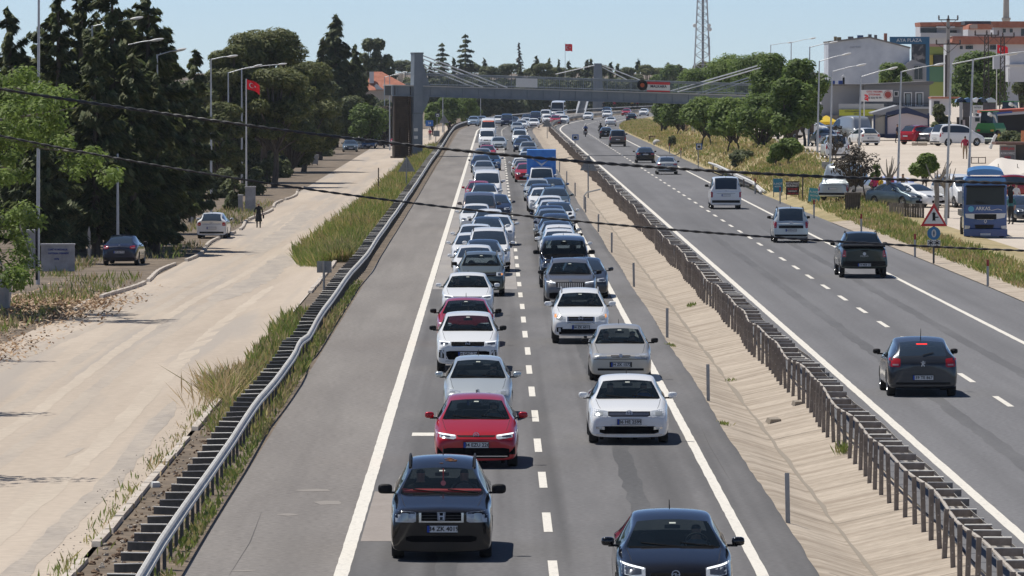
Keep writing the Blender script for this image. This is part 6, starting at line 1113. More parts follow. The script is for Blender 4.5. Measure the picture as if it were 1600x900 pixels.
B.poly('wall', [(1386, 184), (1386, 214), (1450, 214), (1450, 186), (1418, 174)], 0, 4.5, M('kiosk_pale', (.62, .55, .57), .85)); B.poly('side_wall', [(1367, 186), (1386, 180), (1386, 214), (1367, 213)], .6, 4.2, M('kiosk_cream', (.66, .64, .58), .85)); B.poly('gable', [(1384, 176), (1417, 167.5), (1452, 181), (1452, 185), (1417, 177), (1384, 180)], -.35, 4.8, nav); B.poly('roof', [(1362, 176), (1402, 164.5), (1417, 166.5), (1386, 177), (1386, 179), (1364, 179)], -.3, 4.9, M('kiosk_roof', (.30, .31, .33), .7))
for x0, x1 in ((1365, 1367.3), (1383, 1386.5), (1449.5, 1452)): B.rect('corner_post', x0, 177, x1, 215, -.1, .6, nav)
B.rect('plinth', 1386, 209.5, 1452, 216, -.15, 4.4, nav); B.rect('side_plinth', 1366, 209.5, 1384, 215, .45, 4.2, nav)
def sunshade(x, y0, y1, hw, s, col, label, ybase):
    t = thing('sunshade', label, 'sunshade', W(x, ybase, s)); b = MB(); z = lambda y: (ybase - y) / s; w = hw / s; b.add([(-w, -w, z(y1)), (w, -w, z(y1)), (w, w, z(y1)), (-w, w, z(y1)), (0, 0, z(y0)), (-w, -w, z(y1) - .25), (w, -w, z(y1) - .25), (w, w, z(y1) - .25), (-w, w, z(y1) - .25)], [(0, 1, 4), (1, 2, 4), (2, 3, 4), (3, 0, 4), (0, 5, 6, 1), (1, 6, 7, 2), (2, 7, 8, 3), (3, 8, 5, 0)]); b.build('canopy', col, t); MB().tube([(0, 0, 0), (0, 0, z(y0))], .04, 6).build('pole', black, t); return t
sunshade(1291, 180, 190, 18, 16.8, M('shade_yellow', (.75, .55, .04), .7, trans=.3), 'yellow sunshade with white fringe by the trees', 214)
# hillside houses
B = Bld('house', 'white house with red tile roof and dark balcony, left on the hill', 'house', 12.3, 1475, 128); B.rect('wall', 1437, 42, 1512, 130, 0, 8, wall_w); B.poly('roof', [(1436, 35), (1512, 34), (1514, 41.5), (1437, 41.5)], -.8, 8.5, tile); B.rect('balcony', 1438, 44, 1463, 51, -.1, -.02, win_g); B.rect('parapet', 1437, 51.5, 1500, 60, -1.2, 0, M('parapet_white', (.52, .53, .55), .9)); B.rect('canopy', 1462, 41.5, 1490, 43.5, -1.6, 0, white_p); B.window(1484, 48, 1494, 51, black, .4, 0, 2)
B = Bld('house', 'white house with patched red roof in the middle of the hill', 'house', 12.5, 1530, 128); B.rect('wall', 1512, 46, 1547, 128, 0, 8, wall_w); B.poly('roof', [(1513, 39.5), (1518, 37.5), (1545, 37.5), (1549, 46), (1512, 46)], -.8, 8.5, tile); B.poly('roof_patch', [(1513.5, 39.8), (1519, 38), (1526, 38), (1526, 45), (1515, 45)], -.86, -.81, M('patched_tile', (.42, .33, .29), .9)); B.rect('dark_roof', 1512, 32.5, 1553, 38, 5, 12, M('slate', (.07, .075, .09), .8))
B = Bld('house', 'white house with long red roof at the right edge of the hill', 'house', 12.2, 1580, 128); B.rect('wall', 1552, 43, 1640, 130, 0, 9, wall_w); B.poly('roof', [(1547, 33.5), (1640, 33.5), (1640, 43.5), (1551, 43)], -.8, 9.5, tile); [B.window(x, 45, x + 5, 51, frame_w, .5, 0, 0) for x in (1566, 1577)]; B.rect('doorway', 1595, 45, 1602, 57, -.06, -.02, win_g)
B = Bld('house', 'lower white house with broad red roof in front of the hill houses', 'house', 13.2, 1545, 150); B.rect('wall', 1482, 69, 1600, 160, 0, 8, wall_w); B.poly('roof', [(1488, 57), (1640, 58), (1640, 69.5), (1496, 69), (1486, 66)], -.9, 8.5, tile); B.window(1499, 71.5, 1504, 77, None, .6, 0, 0); B.window(1508, 71, 1520, 77, None, .6, 0, 2); B.window(1547, 71.5, 1558, 77, black, .5, 0, 1); B.rect('eave', 1486, 56.2, 1640, 57.4, -.5, 8.2, M('ridge_pale', (.5, .45, .4), .9))
B = Bld('house', 'green and yellow painted house beside the blue billboard', 'house', 13.0, 1463, 150); B.rect('wall', 1452, 72, 1476, 150, 0, 7, M('house_green', (.30, .36, .10), .9)); B.rect('pink_band', 1452, 68.5, 1477, 73, -.1, 7, M('house_pink', (.5, .30, .26), .9)); B.rect('yellow_panel', 1451.5, 85.5, 1476.5, 126, -.1, -.02, M('house_yellow', (.50, .40, .08), .9)); B.window(1458, 86, 1474, 102, black, .5, -.1, 1); B.rect('lower_panel', 1451.5, 104, 1476.5, 128, -.16, -.11, M('house_green2', (.10, .22, .13), .9))
B = Bld('house', 'small white block behind the flag at the right edge', 'house', 14.2, 1590, 170); B.rect('wall', 1577, 84, 1640, 128, 0, 5, wall_w); B.rect('ledge', 1576, 100, 1640, 102, -.4, 5, M('parapet_white', (.52, .53, .55), .9)); B.rect('tank', 1553, 88, 1570, 108, .8, 2, wall_w)
t = thing('minaret', 'stone minaret rising above the red roofs', 'minaret', W(1571.5, 60, 9.)); MB().lathe([(.62, -2), (.62, 3.0), (.68, 3.05), (.68, 3.3), (.56, 3.4), (.50, 6.2), (.42, 9.0), (.001, 11.5)], 16).build('shaft', M('minaret_stone', (.34, .31, .28), .9, col2=(.40, .37, .34), scale=1), t, smooth=True); MB().lathe([(.62, 3.0), (.78, 3.25), (.78, 3.6), (.74, 3.6)], 16).build('balcony', MATS['minaret_stone'], t)
B = Bld('red_roof_house', 'house with hipped red tile roof behind the stair tower', 'house', 9.4, 605, 165); B.rect('wall', 572, 140, 645, 170, .5, 9, M('house_cream', (.5, .46, .40), .9)); b = MB(); L_ = B.L; b.add([L_(569, 141, -.3), L_(648, 141, -.3), L_(648, 141, 10), L_(569, 141, 10), L_(580, 112, 4.5), L_(596, 112, 4.5)], [(0, 1, 5, 4), (1, 2, 5), (2, 3, 4, 5), (3, 0, 4), (3, 2, 1, 0)]); b.build('roof', tile, B.t); B.rect('chimney', 577, 112, 584, 130, 1.2, 2.2, frame_w); B.poly('dormer', [(585, 134), (588, 131), (600, 140), (588, 140)], -.2, 2, frame_w)
# workshop yard on the right
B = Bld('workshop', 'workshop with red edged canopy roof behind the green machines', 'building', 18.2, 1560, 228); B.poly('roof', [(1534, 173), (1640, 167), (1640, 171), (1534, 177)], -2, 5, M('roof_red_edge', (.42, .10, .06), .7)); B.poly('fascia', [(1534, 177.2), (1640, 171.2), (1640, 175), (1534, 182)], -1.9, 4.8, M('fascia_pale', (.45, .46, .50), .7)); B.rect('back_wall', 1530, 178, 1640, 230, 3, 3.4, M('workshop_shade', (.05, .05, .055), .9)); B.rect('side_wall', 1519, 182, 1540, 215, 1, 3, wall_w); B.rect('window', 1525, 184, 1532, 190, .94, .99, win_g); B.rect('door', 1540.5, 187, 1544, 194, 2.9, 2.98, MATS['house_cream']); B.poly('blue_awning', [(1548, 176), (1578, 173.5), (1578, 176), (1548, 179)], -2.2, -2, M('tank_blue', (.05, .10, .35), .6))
B = Bld('fence_panel', 'dark grey panel fence above the sign with the white board', 'fence', 17.0, 1530, 205); [B.rect('panel', x, 161, x + w, 183, 0, .15, M('panel_dark', (.075, .072, .080), .8, col2=(.11, .105, .11), scale=2)) for x, w in ((1504.5, 11.5), (1536.5, 9.5), (1546.5, 9.5))]; B.rect('frame_post', 1499, 160, 1504, 206, 0, .2, M('panel_pale', (.4, .41, .42), .7)); B.rect('base', 1495, 183, 1519, 206, .1, .3, M('base_dark', (.06, .055, .055), .9)); B.rect('doorway', 1501, 187, 1508, 206, 0, .08, M('pinkish', (.4, .36, .37), .9))
B = Bld('notice_board', 'white notice board with grey lettering in front of the panel fence', 'sign', 17.2, 1527, 183); B.rect('board', 1520, 164.5, 1535.5, 182.5, -.1, 0, white_p); [B.text(t_, 1527.5, y, 2.6, M('grey_ink', (.25, .25, .25), .8), -.14) for t_, y in (('SATILIK', 168), ('ARSA', 173.5), ('BİLGİ', 179))]
B = Bld('car_dump', 'row of scrap cars under blue sheets behind the panel fence', 'scrap', 16.6, 1510, 160); [B.poly('car_shell', [(x, 160), (x + 2, 155), (x + 9, 152.5), (x + 14, 155), (x + 17, 160)], .5, 2.2, pt[c]) for x, c in ((1494, 'navy'), (1505, 'blue'), (1518, 'white'), (1527, 'navy'), (1541, 'silver'))]
B = Bld('low_shed', 'low white shed with dark opening left of the wooden power pole', 'building', 15.8, 1470, 178); B.rect('wall', 1455, 153, 1486, 180, 0, 3, wall_w); B.rect('opening', 1459, 158, 1468, 166, -.06, -.01, win_g); B.rect('roof', 1454, 151.5, 1500, 154, -.3, 3.2, tile)
B = Bld('signboard', 'grey board with red lettering CEYLAN at the right edge', 'sign', 21.5, 1575, 262); B.rect('board', 1562, 226.5, 1587, 262, 0, .15, M('board_grey', (.34, .34, .33), .7)); B.rect('panel', 1564, 229, 1585, 252, -.04, 0, M('board_dark', (.20, .19, .19), .7)); B.text('CEYLAN', 1574.5, 232.5, 4.2, M('letter_red', (.55, .05, .05), .6), -.08); B.text('KOKOREÇ', 1574.5, 239.5, 3.4, white_p, -.08); B.text('BÜFE', 1574.5, 246, 3.2, MATS['letter_red'], -.08); B.rect('roof', 1555, 222, 1640, 226, -.5, 3, M('shed_brown', (.16, .09, .07), .8)); B.rect('wall', 1588, 226, 1640, 268, .3, 3, M('shed_dark', (.07, .065, .06), .9))
B = Bld('advert_board', 'orange and white advertising board at the right edge of the yard', 'sign', 20.5, 1600, 238); B.rect('board', 1595.5, 204, 1640, 238, 0, .12, M('advert_orange', (.60, .22, .09), .6)); B.rect('band', 1595.5, 226, 1640, 232, -.03, 0, white_p)
B = Bld('tarpaulin_tent', 'white tarpaulin tent over a stack of goods behind the blue lorry', 'tent', 22.5, 1580, 292); 
def cloth(B, pts, m, name='sheet', z=.12):
    n = 9; vs = []
    for i in range(n):
        for j in range(5):
            f = i / (n - 1); x = interp(f, [p[0] for p in pts], [p[1] for p in pts]); yt = interp(f, [p[0] for p in pts], [p[2] for p in pts]); yb = interp(f, [p[0] for p in pts], [p[3] for p in pts]); vs.append(B.L(x, yt + (yb - yt) * j / 4 + R.uniform(-.6, .6), 2.2 - j * .9 + R.uniform(-z, z)))
    o = MB().add(vs, [(i * 5 + j, (i + 1) * 5 + j, (i + 1) * 5 + j + 1, i * 5 + j + 1) for i in range(n - 1) for j in range(4)]).build(name, m, B.t, smooth=True, angle=60); return o
cloth(B, [(0, 1542, 263, 268), (.3, 1565, 246, 270), (.5, 1578, 249, 274), (1, 1640, 254, 264)], M('canvas_white', (.66, .61, .55), .85)); B.rect('goods', 1572, 268, 1640, 290, .5, 3, M('goods_dark', (.10, .085, .07), .9, col2=(.3, .27, .24), scale=1.5)); [B.rect('pole', x, 256, x + .8, 295, .2, .3, black) for x in (1560, 1590)]
B = Bld('market_stall', 'blue and white sheet awning of the stall behind the trees', 'stall', 25.2, 1395, 318); cloth(B, [(0, 1352, 287, 291), (.5, 1388, 274, 287), (1, 1428, 279, 289)], M('sheet_blue', (.16, .22, .52), .8, col2=(.6, .6, .62), scale=.6, lo=.45, hi=.6)); [B.rect('pole', x, 280, x + .9, 318, .3, .36, black) for x in (1360, 1390, 1424)]
B = Bld('market_stall', 'cream sheet awning of the stall right of the blue one', 'stall', 25.2, 1435, 318); cloth(B, [(0, 1420, 296, 306), (.4, 1432, 292, 302), (1, 1462, 293, 303)], MATS['canvas_white']); [B.rect('pole', x, 296, x + .9, 320, .3, .36, black) for x in (1424, 1456)]
B = Bld('stall_counter', 'stall counter piled with red and yellow goods', 'stall', 25.3, 1365, 330); B.rect('counter', 1355, 306, 1392, 310, -.5, .5, white_p); [B.rect('goods', x, 302 - (i % 3), x + 4, 306, -.4, .2, M('good_%s' % 'abc'[i % 3], [(.5, .04, .03), (.65, .45, .03), (.1, .15, .4)][i % 3], .6)) for i, x in enumerate(range(1356, 1390, 5))]
# power poles
def power(x, s, ybase, ytop, label, lattice=True):
    t = thing('power_pole', label, 'power pole', W(x, ybase, s)); h = (ybase - ytop) / s; dk = M('pole_dark', (.055, .045, .04), .8); b = MB()
    if lattice:
        for sx in (-.3, .3):
            for sy in (-.3, .3): MB().tube([(sx, sy, 0), (sx * .55, sy * .55, h)], .045, 4).build('leg', dk, t)
        n = 16
        for i in range(n): a, c = .3 * (1 - .45 * i / n), .3 * (1 - .45 * (i + 1) / n); z0, z1 = h * i / n, h * (i + 1) / n; b.tube([(-a, -a, z0), (c, -c, z1)], .025, 4); b.tube([(a, -a, z0), (-c, -c, z1)], .025, 4); b.tube([(-a, a, z0), (c, c, z1)], .025, 4)
        b.build('bracing', dk, t)['kind'] = 'stuff'
    else:
        MB().tube([(0, 0, 0), (0, 0, h)], [.24, .17], 10).build('pole', M('pole_grey', (.26, .25, .24), .9, col2=(.33, .32, .3), scale=3), t, smooth=True); MB().tube([(-.22, -.1, 0), (-.2, -.1, h * .6)], .12, 6).build('conduit', dk, t)
    for f, w in ((1., 1.15),) if lattice else ((.985, 1.0), (.72, 1.25)):
        a = MB().box((0, -.2, h * f), (w * 2, .1, .10)); [a.tube([(0, -.2, h * f - .9), (sx * w * .8, -.2, h * f)], .03, 4) for sx in (-1, 1)]; a.build('crossarm', dk, t)
        for sx in (-.95, 0, .95): MB().lathe([(.05, 0), (.11, .05), (.05, .12), (.12, .18), (.05, .26), (.1, .32), (.03, .42)], 8, 0, 'z', (sx * w, -.2, h * f + .05)).build('insulator', M('insulator', (.05, .03, .03), .4), t)
    return t
power(1481, 15.5, 172, 29, 'grey concrete power pole with two crossarms and insulators', False); power(1541, 16.5, 205, 55, 'dark lattice power pole nearer the grey fence'); power(1566, 16, 200, 58, 'dark lattice power pole beside the red flag')
# ---------------------------------------------------------------- road signs and posts
def disc(n=24): return [(math.cos(6.2832 * i / n), math.sin(6.2832 * i / n)) for i in range(n)]
def plate_poly(name, pts, y0, y1, m, par, smooth=False): return MB().prism(pts, y0, y1).build(name, m, par)
post_mat = M('sign_post', (.30, .31, .31), .5, .4)
p = G(1459.5, 413); t = thing('road_sign', 'red triangle junction warning above a blue snow chain disc and a snowflake plate', 'road sign', p); s_ = F / p.y; zc = lambda y: (413 - y) / s_; MB().tube([(0, .06, -.1), (0, .06, zc(320))], .045, 8).build('post', M('sign_post_dark', (.08, .08, .08), .6), t, smooth=True)
z0, z1 = zc(353.5), zc(317); w = 21 / s_; tri = lambda k, dz=0: [(-w * k, z0 + (1 - k) * .42 + dz), (w * k, z0 + (1 - k) * .42 + dz), (0, z1 - (1 - k) * .80 + dz)]
o = plate_poly('warning_triangle', tri(1), -.02, .02, red_m, t); plate_poly('white_field', tri(.74), -.026, -.0205, white_p, o); cz = (z0 + z1) / 2 - .10; q_ = w * .18; plate_poly('arrow', [(-q_ * .6, cz - q_ * 1.8), (q_ * .0, cz - q_ * 1.4), (q_ * .6, cz - q_ * 1.8), (q_ * .6, cz - q_ * .35), (q_ * 1.9, cz - q_ * .35), (q_ * 1.9, cz + q_ * .1), (q_ * .6, cz + q_ * .1), (q_ * .6, cz + q_ * 1.2), (q_ * .95, cz + q_ * 1.2), (0, cz + q_ * 2.1), (-q_ * .95, cz + q_ * 1.2), (-q_ * .6, cz + q_ * 1.2)], -.032, -.0265, black, o)
r = 10.3 / s_; cz = zc(364.5); o = plate_poly('blue_disc', [(r * a, cz + r * b) for a, b in disc()], -.02, .02, M('disc_blue', (.035, .17, .36), .5), t); ov = lambda k: [(r * .36 * k * a, cz + r * .62 * k * b) for a, b in disc(18)]; plate_poly('tyre', ov(1), -.026, -.0205, M('tyre_grey', (.55, .56, .57), .6), o); plate_poly('tyre_hub', ov(.42), -.032, -.0265, MATS['disc_blue'], o); plate_poly('tyre_slot', [(-.02, cz - r * .4), (.02, cz - r * .4), (.02, cz + r * .4), (-.02, cz + r * .4)], -.036, -.033, M('tyre_dark', (.1, .1, .1), .6), o)
z0, z1 = zc(384), zc(374.7); w = 10 / s_; o = plate_poly('snow_plate', [(-w, z0), (w, z0), (w, z1), (-w, z1)], -.02, .02, white_p, t); sf = MB()
for cx in (-w * .48, w * .48):
    for k in range(3):
        a = math.pi * k / 3 + .52; l = .115; d = Vector((math.cos(a), 0, math.sin(a))); n_ = Vector((-d.z, 0, d.x)) * .018; c = Vector((cx, -.026, (z0 + z1) / 2)); sf.add([c - d * l - n_, c + d * l - n_, c + d * l + n_, c - d * l + n_], [(0, 1, 2, 3)])
        for e in (-1, 1): m_ = c + d * l * .62 * e; sf.add([m_ + d * .0, m_ + d * .05 * e + n_ * 2.5, m_ + d * .07 * e + n_ * 2.2, m_ + d * .03 * e], [(0, 1, 2, 3)]); sf.add([m_ + d * .0, m_ + d * .05 * e - n_ * 2.5, m_ + d * .07 * e - n_ * 2.2, m_ + d * .03 * e], [(0, 1, 2, 3)])
sf.build('snowflakes', black, o)
def backsign(px, pyb, poly, label, post_top, cat='road sign', m=signback, s=None):
    p = G(px, pyb) if s is None else W(px, pyb, s); t = thing('road_sign', label, cat, p); s_ = F / p.y; L_ = lambda x, y: ((x - px) / s_, (pyb - y) / s_); n = len(poly); MB().tube([(0, -.07, -.1), (0, -.07, (pyb - post_top) / s_)], .045, 8).build('post', post_mat, t, smooth=True); MB().prism([L_(x, y) for x, y in poly], 0, .03).build('plate', m, t); b = MB()
    x0, x1 = min(a for a, _ in poly), max(a for a, _ in poly); y0, y1 = min(b_ for _, b_ in poly), max(b_ for _, b_ in poly)
    for f in (.4, .8): a = L_(x0 + (x1 - x0) * .3, y0 + (y1 - y0) * f); c = L_(x0 + (x1 - x0) * .7, y0 + (y1 - y0) * f); b.box(((a[0] + c[0]) / 2, -.02, a[1]), (c[0] - a[0], .035, .05))
    b.build('bracket', post_mat, t); return t
backsign(635, 294, [(622, 268), (649, 268), (635.5, 244)], 'back of a triangular sign in the wide grass verge', 246); backsign(506, 462, [(495, 408), (518, 408), (518, 426), (495, 426)], 'grey back of a rectangular sign behind the left guardrail', 408); backsign(919, 307, [(906, 266), (933, 267), (920, 242)], 'grey back of a triangular sign in the concrete ditch', 243); backsign(694, 212, [(686, 192), (702, 192), (694, 179)], 'back of a small triangular sign left of the far guardrail', 180); backsign(681, 229, [(677, 204), (687, 204), (687, 213), (677, 213)], 'small pale square sign back beside the far guardrail', 204); backsign(855, 215, [(847, 198), (863, 198), (855, 185)], 'back of a small triangular sign where the median begins to bend', 186)
def faced(px, pyb, x0, y0, x1, y1, col, label, inner=None, s=None, txt=None):
    p = G(px, pyb) if s is None else W(px, pyb, s); t = thing('road_sign', label, 'road sign', p); s_ = F / p.y; L_ = lambda x, y: ((x - px) / s_, (pyb - y) / s_); MB().tube([(0, .05, -.1), (0, .05, (pyb - y0) / s_)], .045, 8).build('post', post_mat, t, smooth=True); a, c = L_(x0, y1), L_(x1, y0); o = MB().box(((a[0] + c[0]) / 2, 0, (a[1] + c[1]) / 2), (c[0] - a[0], .03, c[1] - a[1])).build('panel', col, t)
    if inner: a, c = L_(inner[0], inner[3]), L_(inner[2], inner[1]); MB().box(((a[0] + c[0]) / 2, -.02, (a[1] + c[1]) / 2), (c[0] - a[0], .008, c[1] - a[1])).build('symbol_field', white_p, o); k = c[0] - a[0]; MB().prism([((a[0] + c[0]) / 2 + k * u, (a[1] + c[1]) / 2 + k * v) for u, v in ((-.35, -.3), (.3, -.35), (.35, .05), (.1, .1), (.12, .3), (-.15, .12), (-.38, .15))], -.03, -.0245).build('symbol', black, o)
    if txt: o2 = obj('lettering', text_mesh(txt, (y1 - y0) / s_ * .55, white_p, .004), o, ((L_(x0, 0)[0] + L_(x1, 0)[0]) / 2, -.025, (L_(0, y1)[1] + L_(0, y0)[1]) / 2))
    return t
faced(1091, 262, 1087.5, 224, 1097, 233.5, blue_m, 'square blue sign with white picture on the right embankment', (1089, 225.5, 1095.5, 232)); faced(898.5, 234, 894, 210, 904, 219, blue_m, 'square blue sign on the median before the bend', (895.5, 211.5, 902.5, 217.5)); faced(1040, 206, 1036, 189, 1048, 196, blue_m, 'blue sign with white lower plate by the last trees', (1037, 195, 1043, 200), s=12); faced(671, 203, 665, 188, 677, 197, blue_m, 'blue text sign left of the far guardrail', None, s=11, txt='34'); faced(683, 205, 680, 177, 687, 183, M('dark_blue', (.03, .05, .10), .5), 'small dark square sign left of the far guardrail', (682, 178, 685.5, 182), s=10.6); faced(565, 200, 561, 180, 570, 194, M('dark_blue', (.03, .05, .10), .5), 'dark board with white circles under the trees', (563, 186, 566, 190), s=11.5)
p = W(756, 195, 9); t = thing('road_sign', 'white chevron arrow board at the end of the guardrail', 'road sign', W(732, 190, 9)); MB().prism([(-.5, 3.0), (.5, 3.9), (.5, 2.7), (.1, 2.3)], 0, .05).build('board', white_p, t); MB().tube([(0, .1, 0), (0, .1, 3)], .05, 6).build('post', post_mat, t)
def advert(px, pyb, x0, y0, x1, y1, col, rows, label, tilt=0.):
    p = G(px, pyb); t = thing('advert_board', label, 'advert board', p); t.rotation_euler = (0, tilt, 0); s_ = F / p.y; L_ = lambda x, y: ((x - px) / s_, (pyb - y) / s_); a, c = L_(x0, y1), L_(x1, y0); o = MB().box(((a[0] + c[0]) / 2, 0, (a[1] + c[1]) / 2), (c[0] - a[0], .05, c[1] - a[1])).build('panel', col, t)
    for x in (x0 + 1, x1 - 1.5): MB().box((L_(x, 0)[0], .05, c[1] / 2), (.05, .05, c[1])).build('leg', bark, t)
    for txt, fy, sz, m in rows: obj('lettering', text_mesh(txt, sz * (c[0] - a[0]), m, .004, .003), o, ((a[0] + c[0]) / 2, -.032, a[1] + (c[1] - a[1]) * fy))
teal = M('advert_teal', (.03, .22, .33), .5); teal2 = M('advert_cyan', (.06, .36, .46), .5); brd = M('advert_dark', (.035, .012, .014), .5); redt = M('advert_red', (.55, .04, .05), .5)
advert(1214, 308, 1208, 279, 1223, 300.5, teal, [('A-HOT', .62, .30, white_p), ('MOTEL', .42, .22, white_p)], 'teal advertising board, leftmost of the three'); advert(1238, 312, 1228, 283, 1249, 304.5, brd, [('RESTAURANT', .85, .17, white_p), ('BEREKET', .66, .24, white_p), ('et mangal', .45, .20, redt), ('KAHVALTI', .27, .13, white_p), ('0282 427 00', .1, .15, redt)], 'dark red advertising board between the two teal ones'); advert(1271, 318, 1262, 294, 1280, 315.5, teal2, [('A-HOT', .72, .30, white_p), ('MOTEL', .45, .22, white_p), ('2 km', .2, .25, white_p)], 'bright cyan advertising board leaning right', .12)
# delineators
dl_m = M('delineator_grey', (.33, .34, .345), .6, col2=(.40, .41, .41), scale=4); GD = 'grey marker posts along the ditch'
for i, (px, y) in enumerate([(1231, 812), (1107, 622), (1044, 524), (990, 445), (957, 392), (936, 360), (918, 330), (900, 305), (889, 285), (880, 268), (872, 254)]):
    d = HC * F / (y - VY); t = thing('marker_post', 'grey marker post at the ditch edge, ' + ['nearest one at the bottom', 'second from the camera', 'third from the camera', 'fourth from the camera', 'fifth from the camera', 'sixth from the camera', 'seventh from the camera', 'eighth from the camera', 'ninth from the camera', 'tenth from the camera', 'last small one'][i], 'marker post', (5.46, d, -.1), 0, GD); t.rotation_euler = (R.uniform(-.04, .04), R.uniform(-.03, .03), 0)
    MB().box((0, 0, .48), (.085, .03, .96)).build('post', dl_m, t); MB().box((0, .03, .48), (.03, .05, .94)).build('rib', dl_m, t)
GD2 = 'marker posts with red heads on the right verge'
for px, y, lab in ((1544, 448, 'nearest the camera'), (1430, 402, 'right of the pickup'), (1346, 366, 'above the pickup'), (1272, 341, 'right of the small van'), (1219, 318, 'below the teal board'), (1180, 303, 'past the white rail'), (1064, 248, 'on the dry slope'), (1046, 240, 'farther on the dry slope')):
    p = G(px, y); t = thing('marker_post', 'marker post with red head on the right verge, ' + lab, 'marker post', p, 0, GD2); MB().tube([(0, 0, 0), (0, 0, .8)], .05, 7).build('post', dl_m, t, smooth=True); MB().tube([(0, 0, .8), (0, 0, 1.05)], .055, 7).build('head', M('head_red', (.30, .03, .03), .6), t)
for px, y0, y1, lab in ((591, 306, 262, 'thin rusty stake in the wide grass verge'), (1254, 314, 273, 'wooden stake between the advertising boards')):
    p = G(px, y0); t = tag(MB().tube([(0, 0, -.1), (.02, 0, (y0 - y1) / (F / p.y))], .045, 6).build('stake', bark, None, loc=p), lab, 'stake')
t = thing('bent_pipe', 'bent grey pipe leaning out of the ditch beside the triangular sign', 'pipe', (5.5, 362, 0)); MB().tube([(0, 0, -.3), (0, 0, .75), (.15, 0, .95), (1.0, .3, 1.15)], .05, 7).build('pipe', steel, t, smooth=True)
for (px, py, w, l, lab) in ((1246, 632, .22, .2, 'small concrete block lying on the ditch slope'), (1210, 648, .35, .25, 'broken slab fragment lying in the ditch'), (242, 770, .18, .12, 'white plastic scrap beside the kerb'), (206, 804, .08, .08, 'dark stone beside the kerb stones')):
    s_ = (py - VY) / (HC + .1); x = (px - VX) / s_; d = F / s_; z = ditchz(x, d) if x > 5 else 0; tag(MB().box((0, 0, .05), (w, l, .12), rz=.4, rx=.2, taper=.8).build('rubble', M('rubble', (.3, .26, .21), .9) if 'white' not in lab else white_p, None, loc=(x, d, z)), lab, 'rubble')
# left roadside bits
B = Bld('lettered_wall', 'low whitewashed wall with faded blue lettering under the conifers', 'wall', 34.5, 90, 422); B.rect('wall', 64, 382, 116, 424, 0, .25, M('whitewash', (.42, .43, .45), .9, col2=(.26, .26, .27), scale=1.6, detail=7)); B.rect('coping', 63, 380.5, 117, 383, -.05, .3, M('coping', (.5, .5, .5), .9)); B.text('CAMİ VE MEZARLIK', 90, 390, 2.6, M('faded_blue', (.08, .10, .28), .8), -.015); B.text('YAPTIRMA DERNEĞİ', 91, 396, 2.6, MATS['faded_blue'], -.015); B.text('1978', 88, 405, 3, MATS['faded_blue'], -.015)
B = Bld('low_building', 'low white building with a blue band behind the tall lamp post', 'building', 28, 48, 400); B.rect('wall', 15, 358, 76, 402, 0, 3, M('old_white', (.45, .44, .42), .9)); B.rect('band', 14, 352, 76, 361, -.1, 3.1, M('band_blue', (.03, .10, .26), .7)); B.rect('roof', 13, 350, 77, 352.4, -.3, 3.3, M('roof_tan', (.4, .3, .2), .9))
B = Bld('gate_post', 'weathered white gate pillar beside the lettered wall', 'pillar', 33.5, 48, 418); B.rect('pillar', 42, 362, 54, 420, 0, .4, MATS['whitewash']); B.rect('cap', 41, 359, 55, 362.5, -.1, .5, MATS['coping'])
p = W(57, 430, 37); tag(MB().tube([(0, 0, -.2), (0, 0, 2.7)], .055, 8).box((-.28, 0, 2.6), (.5, .04, .2), 1).build('name_post', [black, blue_m], None, loc=p), 'black post with a small blue name plate in front of the lamp post', 'post')
for (x, y0, y1, s, lab) in ((102, 381, 366, 28.7, 'small white gravestone above the lettered wall'), (139, 404, 353, 31.3, 'slender stone post with white marks left of the sedan'), (225, 382, 362, 28.8, 'pointed white gravestone right of the sedan'), (233, 383, 371, 28.9, 'low white gravestone right of the pointed one'), (300, 350, 338, 25.4, 'white gravestone left of the white hatchback')):
    w = 2.2; t = tag(MB().prism([(-w / s, 0), (w / s, 0), (w / s, (y0 - y1) / s * .8), (0, (y0 - y1) / s), (-w / s, (y0 - y1) / s * .8)], -.05, .08).build('gravestone', M('stone_white', (.5, .5, .49), .9, col2=(.33, .32, .3), scale=3), None, loc=W(x, y0, s)), lab, 'gravestone')
for (x0, x1, y0, y1, s, lab) in ((372, 379, 305, 330, 23.2, 'short white pillar by the kerb, left one'), (383, 399, 292, 331, 23.3, 'wide pale pillar by the kerb, right one'), (453, 492, 222, 252, 14.8, 'low white wall behind the grey bin')):
    B = Bld('pillar', lab, 'wall', s, (x0 + x1) / 2, y1); B.rect('wall', x0, y0, x1, y1, 0, .5, MATS['whitewash']); B.rect('coping', x0 - .6, y0 - 1, x1 + .6, y0 + .4, -.05, .55, MATS['coping'])
def wbin(px, py, s, w, h, label, col):
    p = G(px, py); t = thing('waste_container', label, 'waste container', p); b = MB().box((0, 0, h * .52), (w, w * .8, h * .8)); b.v = [(x * (1.0 if z > h * .5 else .84), y * (1. if z > h * .5 else .84), z) for x, y, z in b.v]; b.build('bin', col, t); MB().box((0, 0, h * .95), (w * 1.06, w * .86, .07)).build('lid', MATS['coping'], t)
    for sx in (-1, 1): MB().lathe([(.001, -.04), (.09, -.04), (.09, .04), (.001, .04)], 10, 0, 'x', (sx * w * .36, -w * .3, .09)).build('wheel', rubber, t)
    for i in range(3): MB().box(((i - 1) * w * .3, -w * .405, h * .55), (.05, .02, h * .6)).build('rib', col, t)
    return t
gal = M('galvanised_bin', (.34, .35, .36), .6, .2, col2=(.46, .46, .46), scale=3); wbin(-7, 488, 44, 1.15, 1.25, 'grey metal waste container cut off at the left edge', gal); wbin(492, 258, 17, .72, 1.1, 'small grey waste container on the service road', gal)
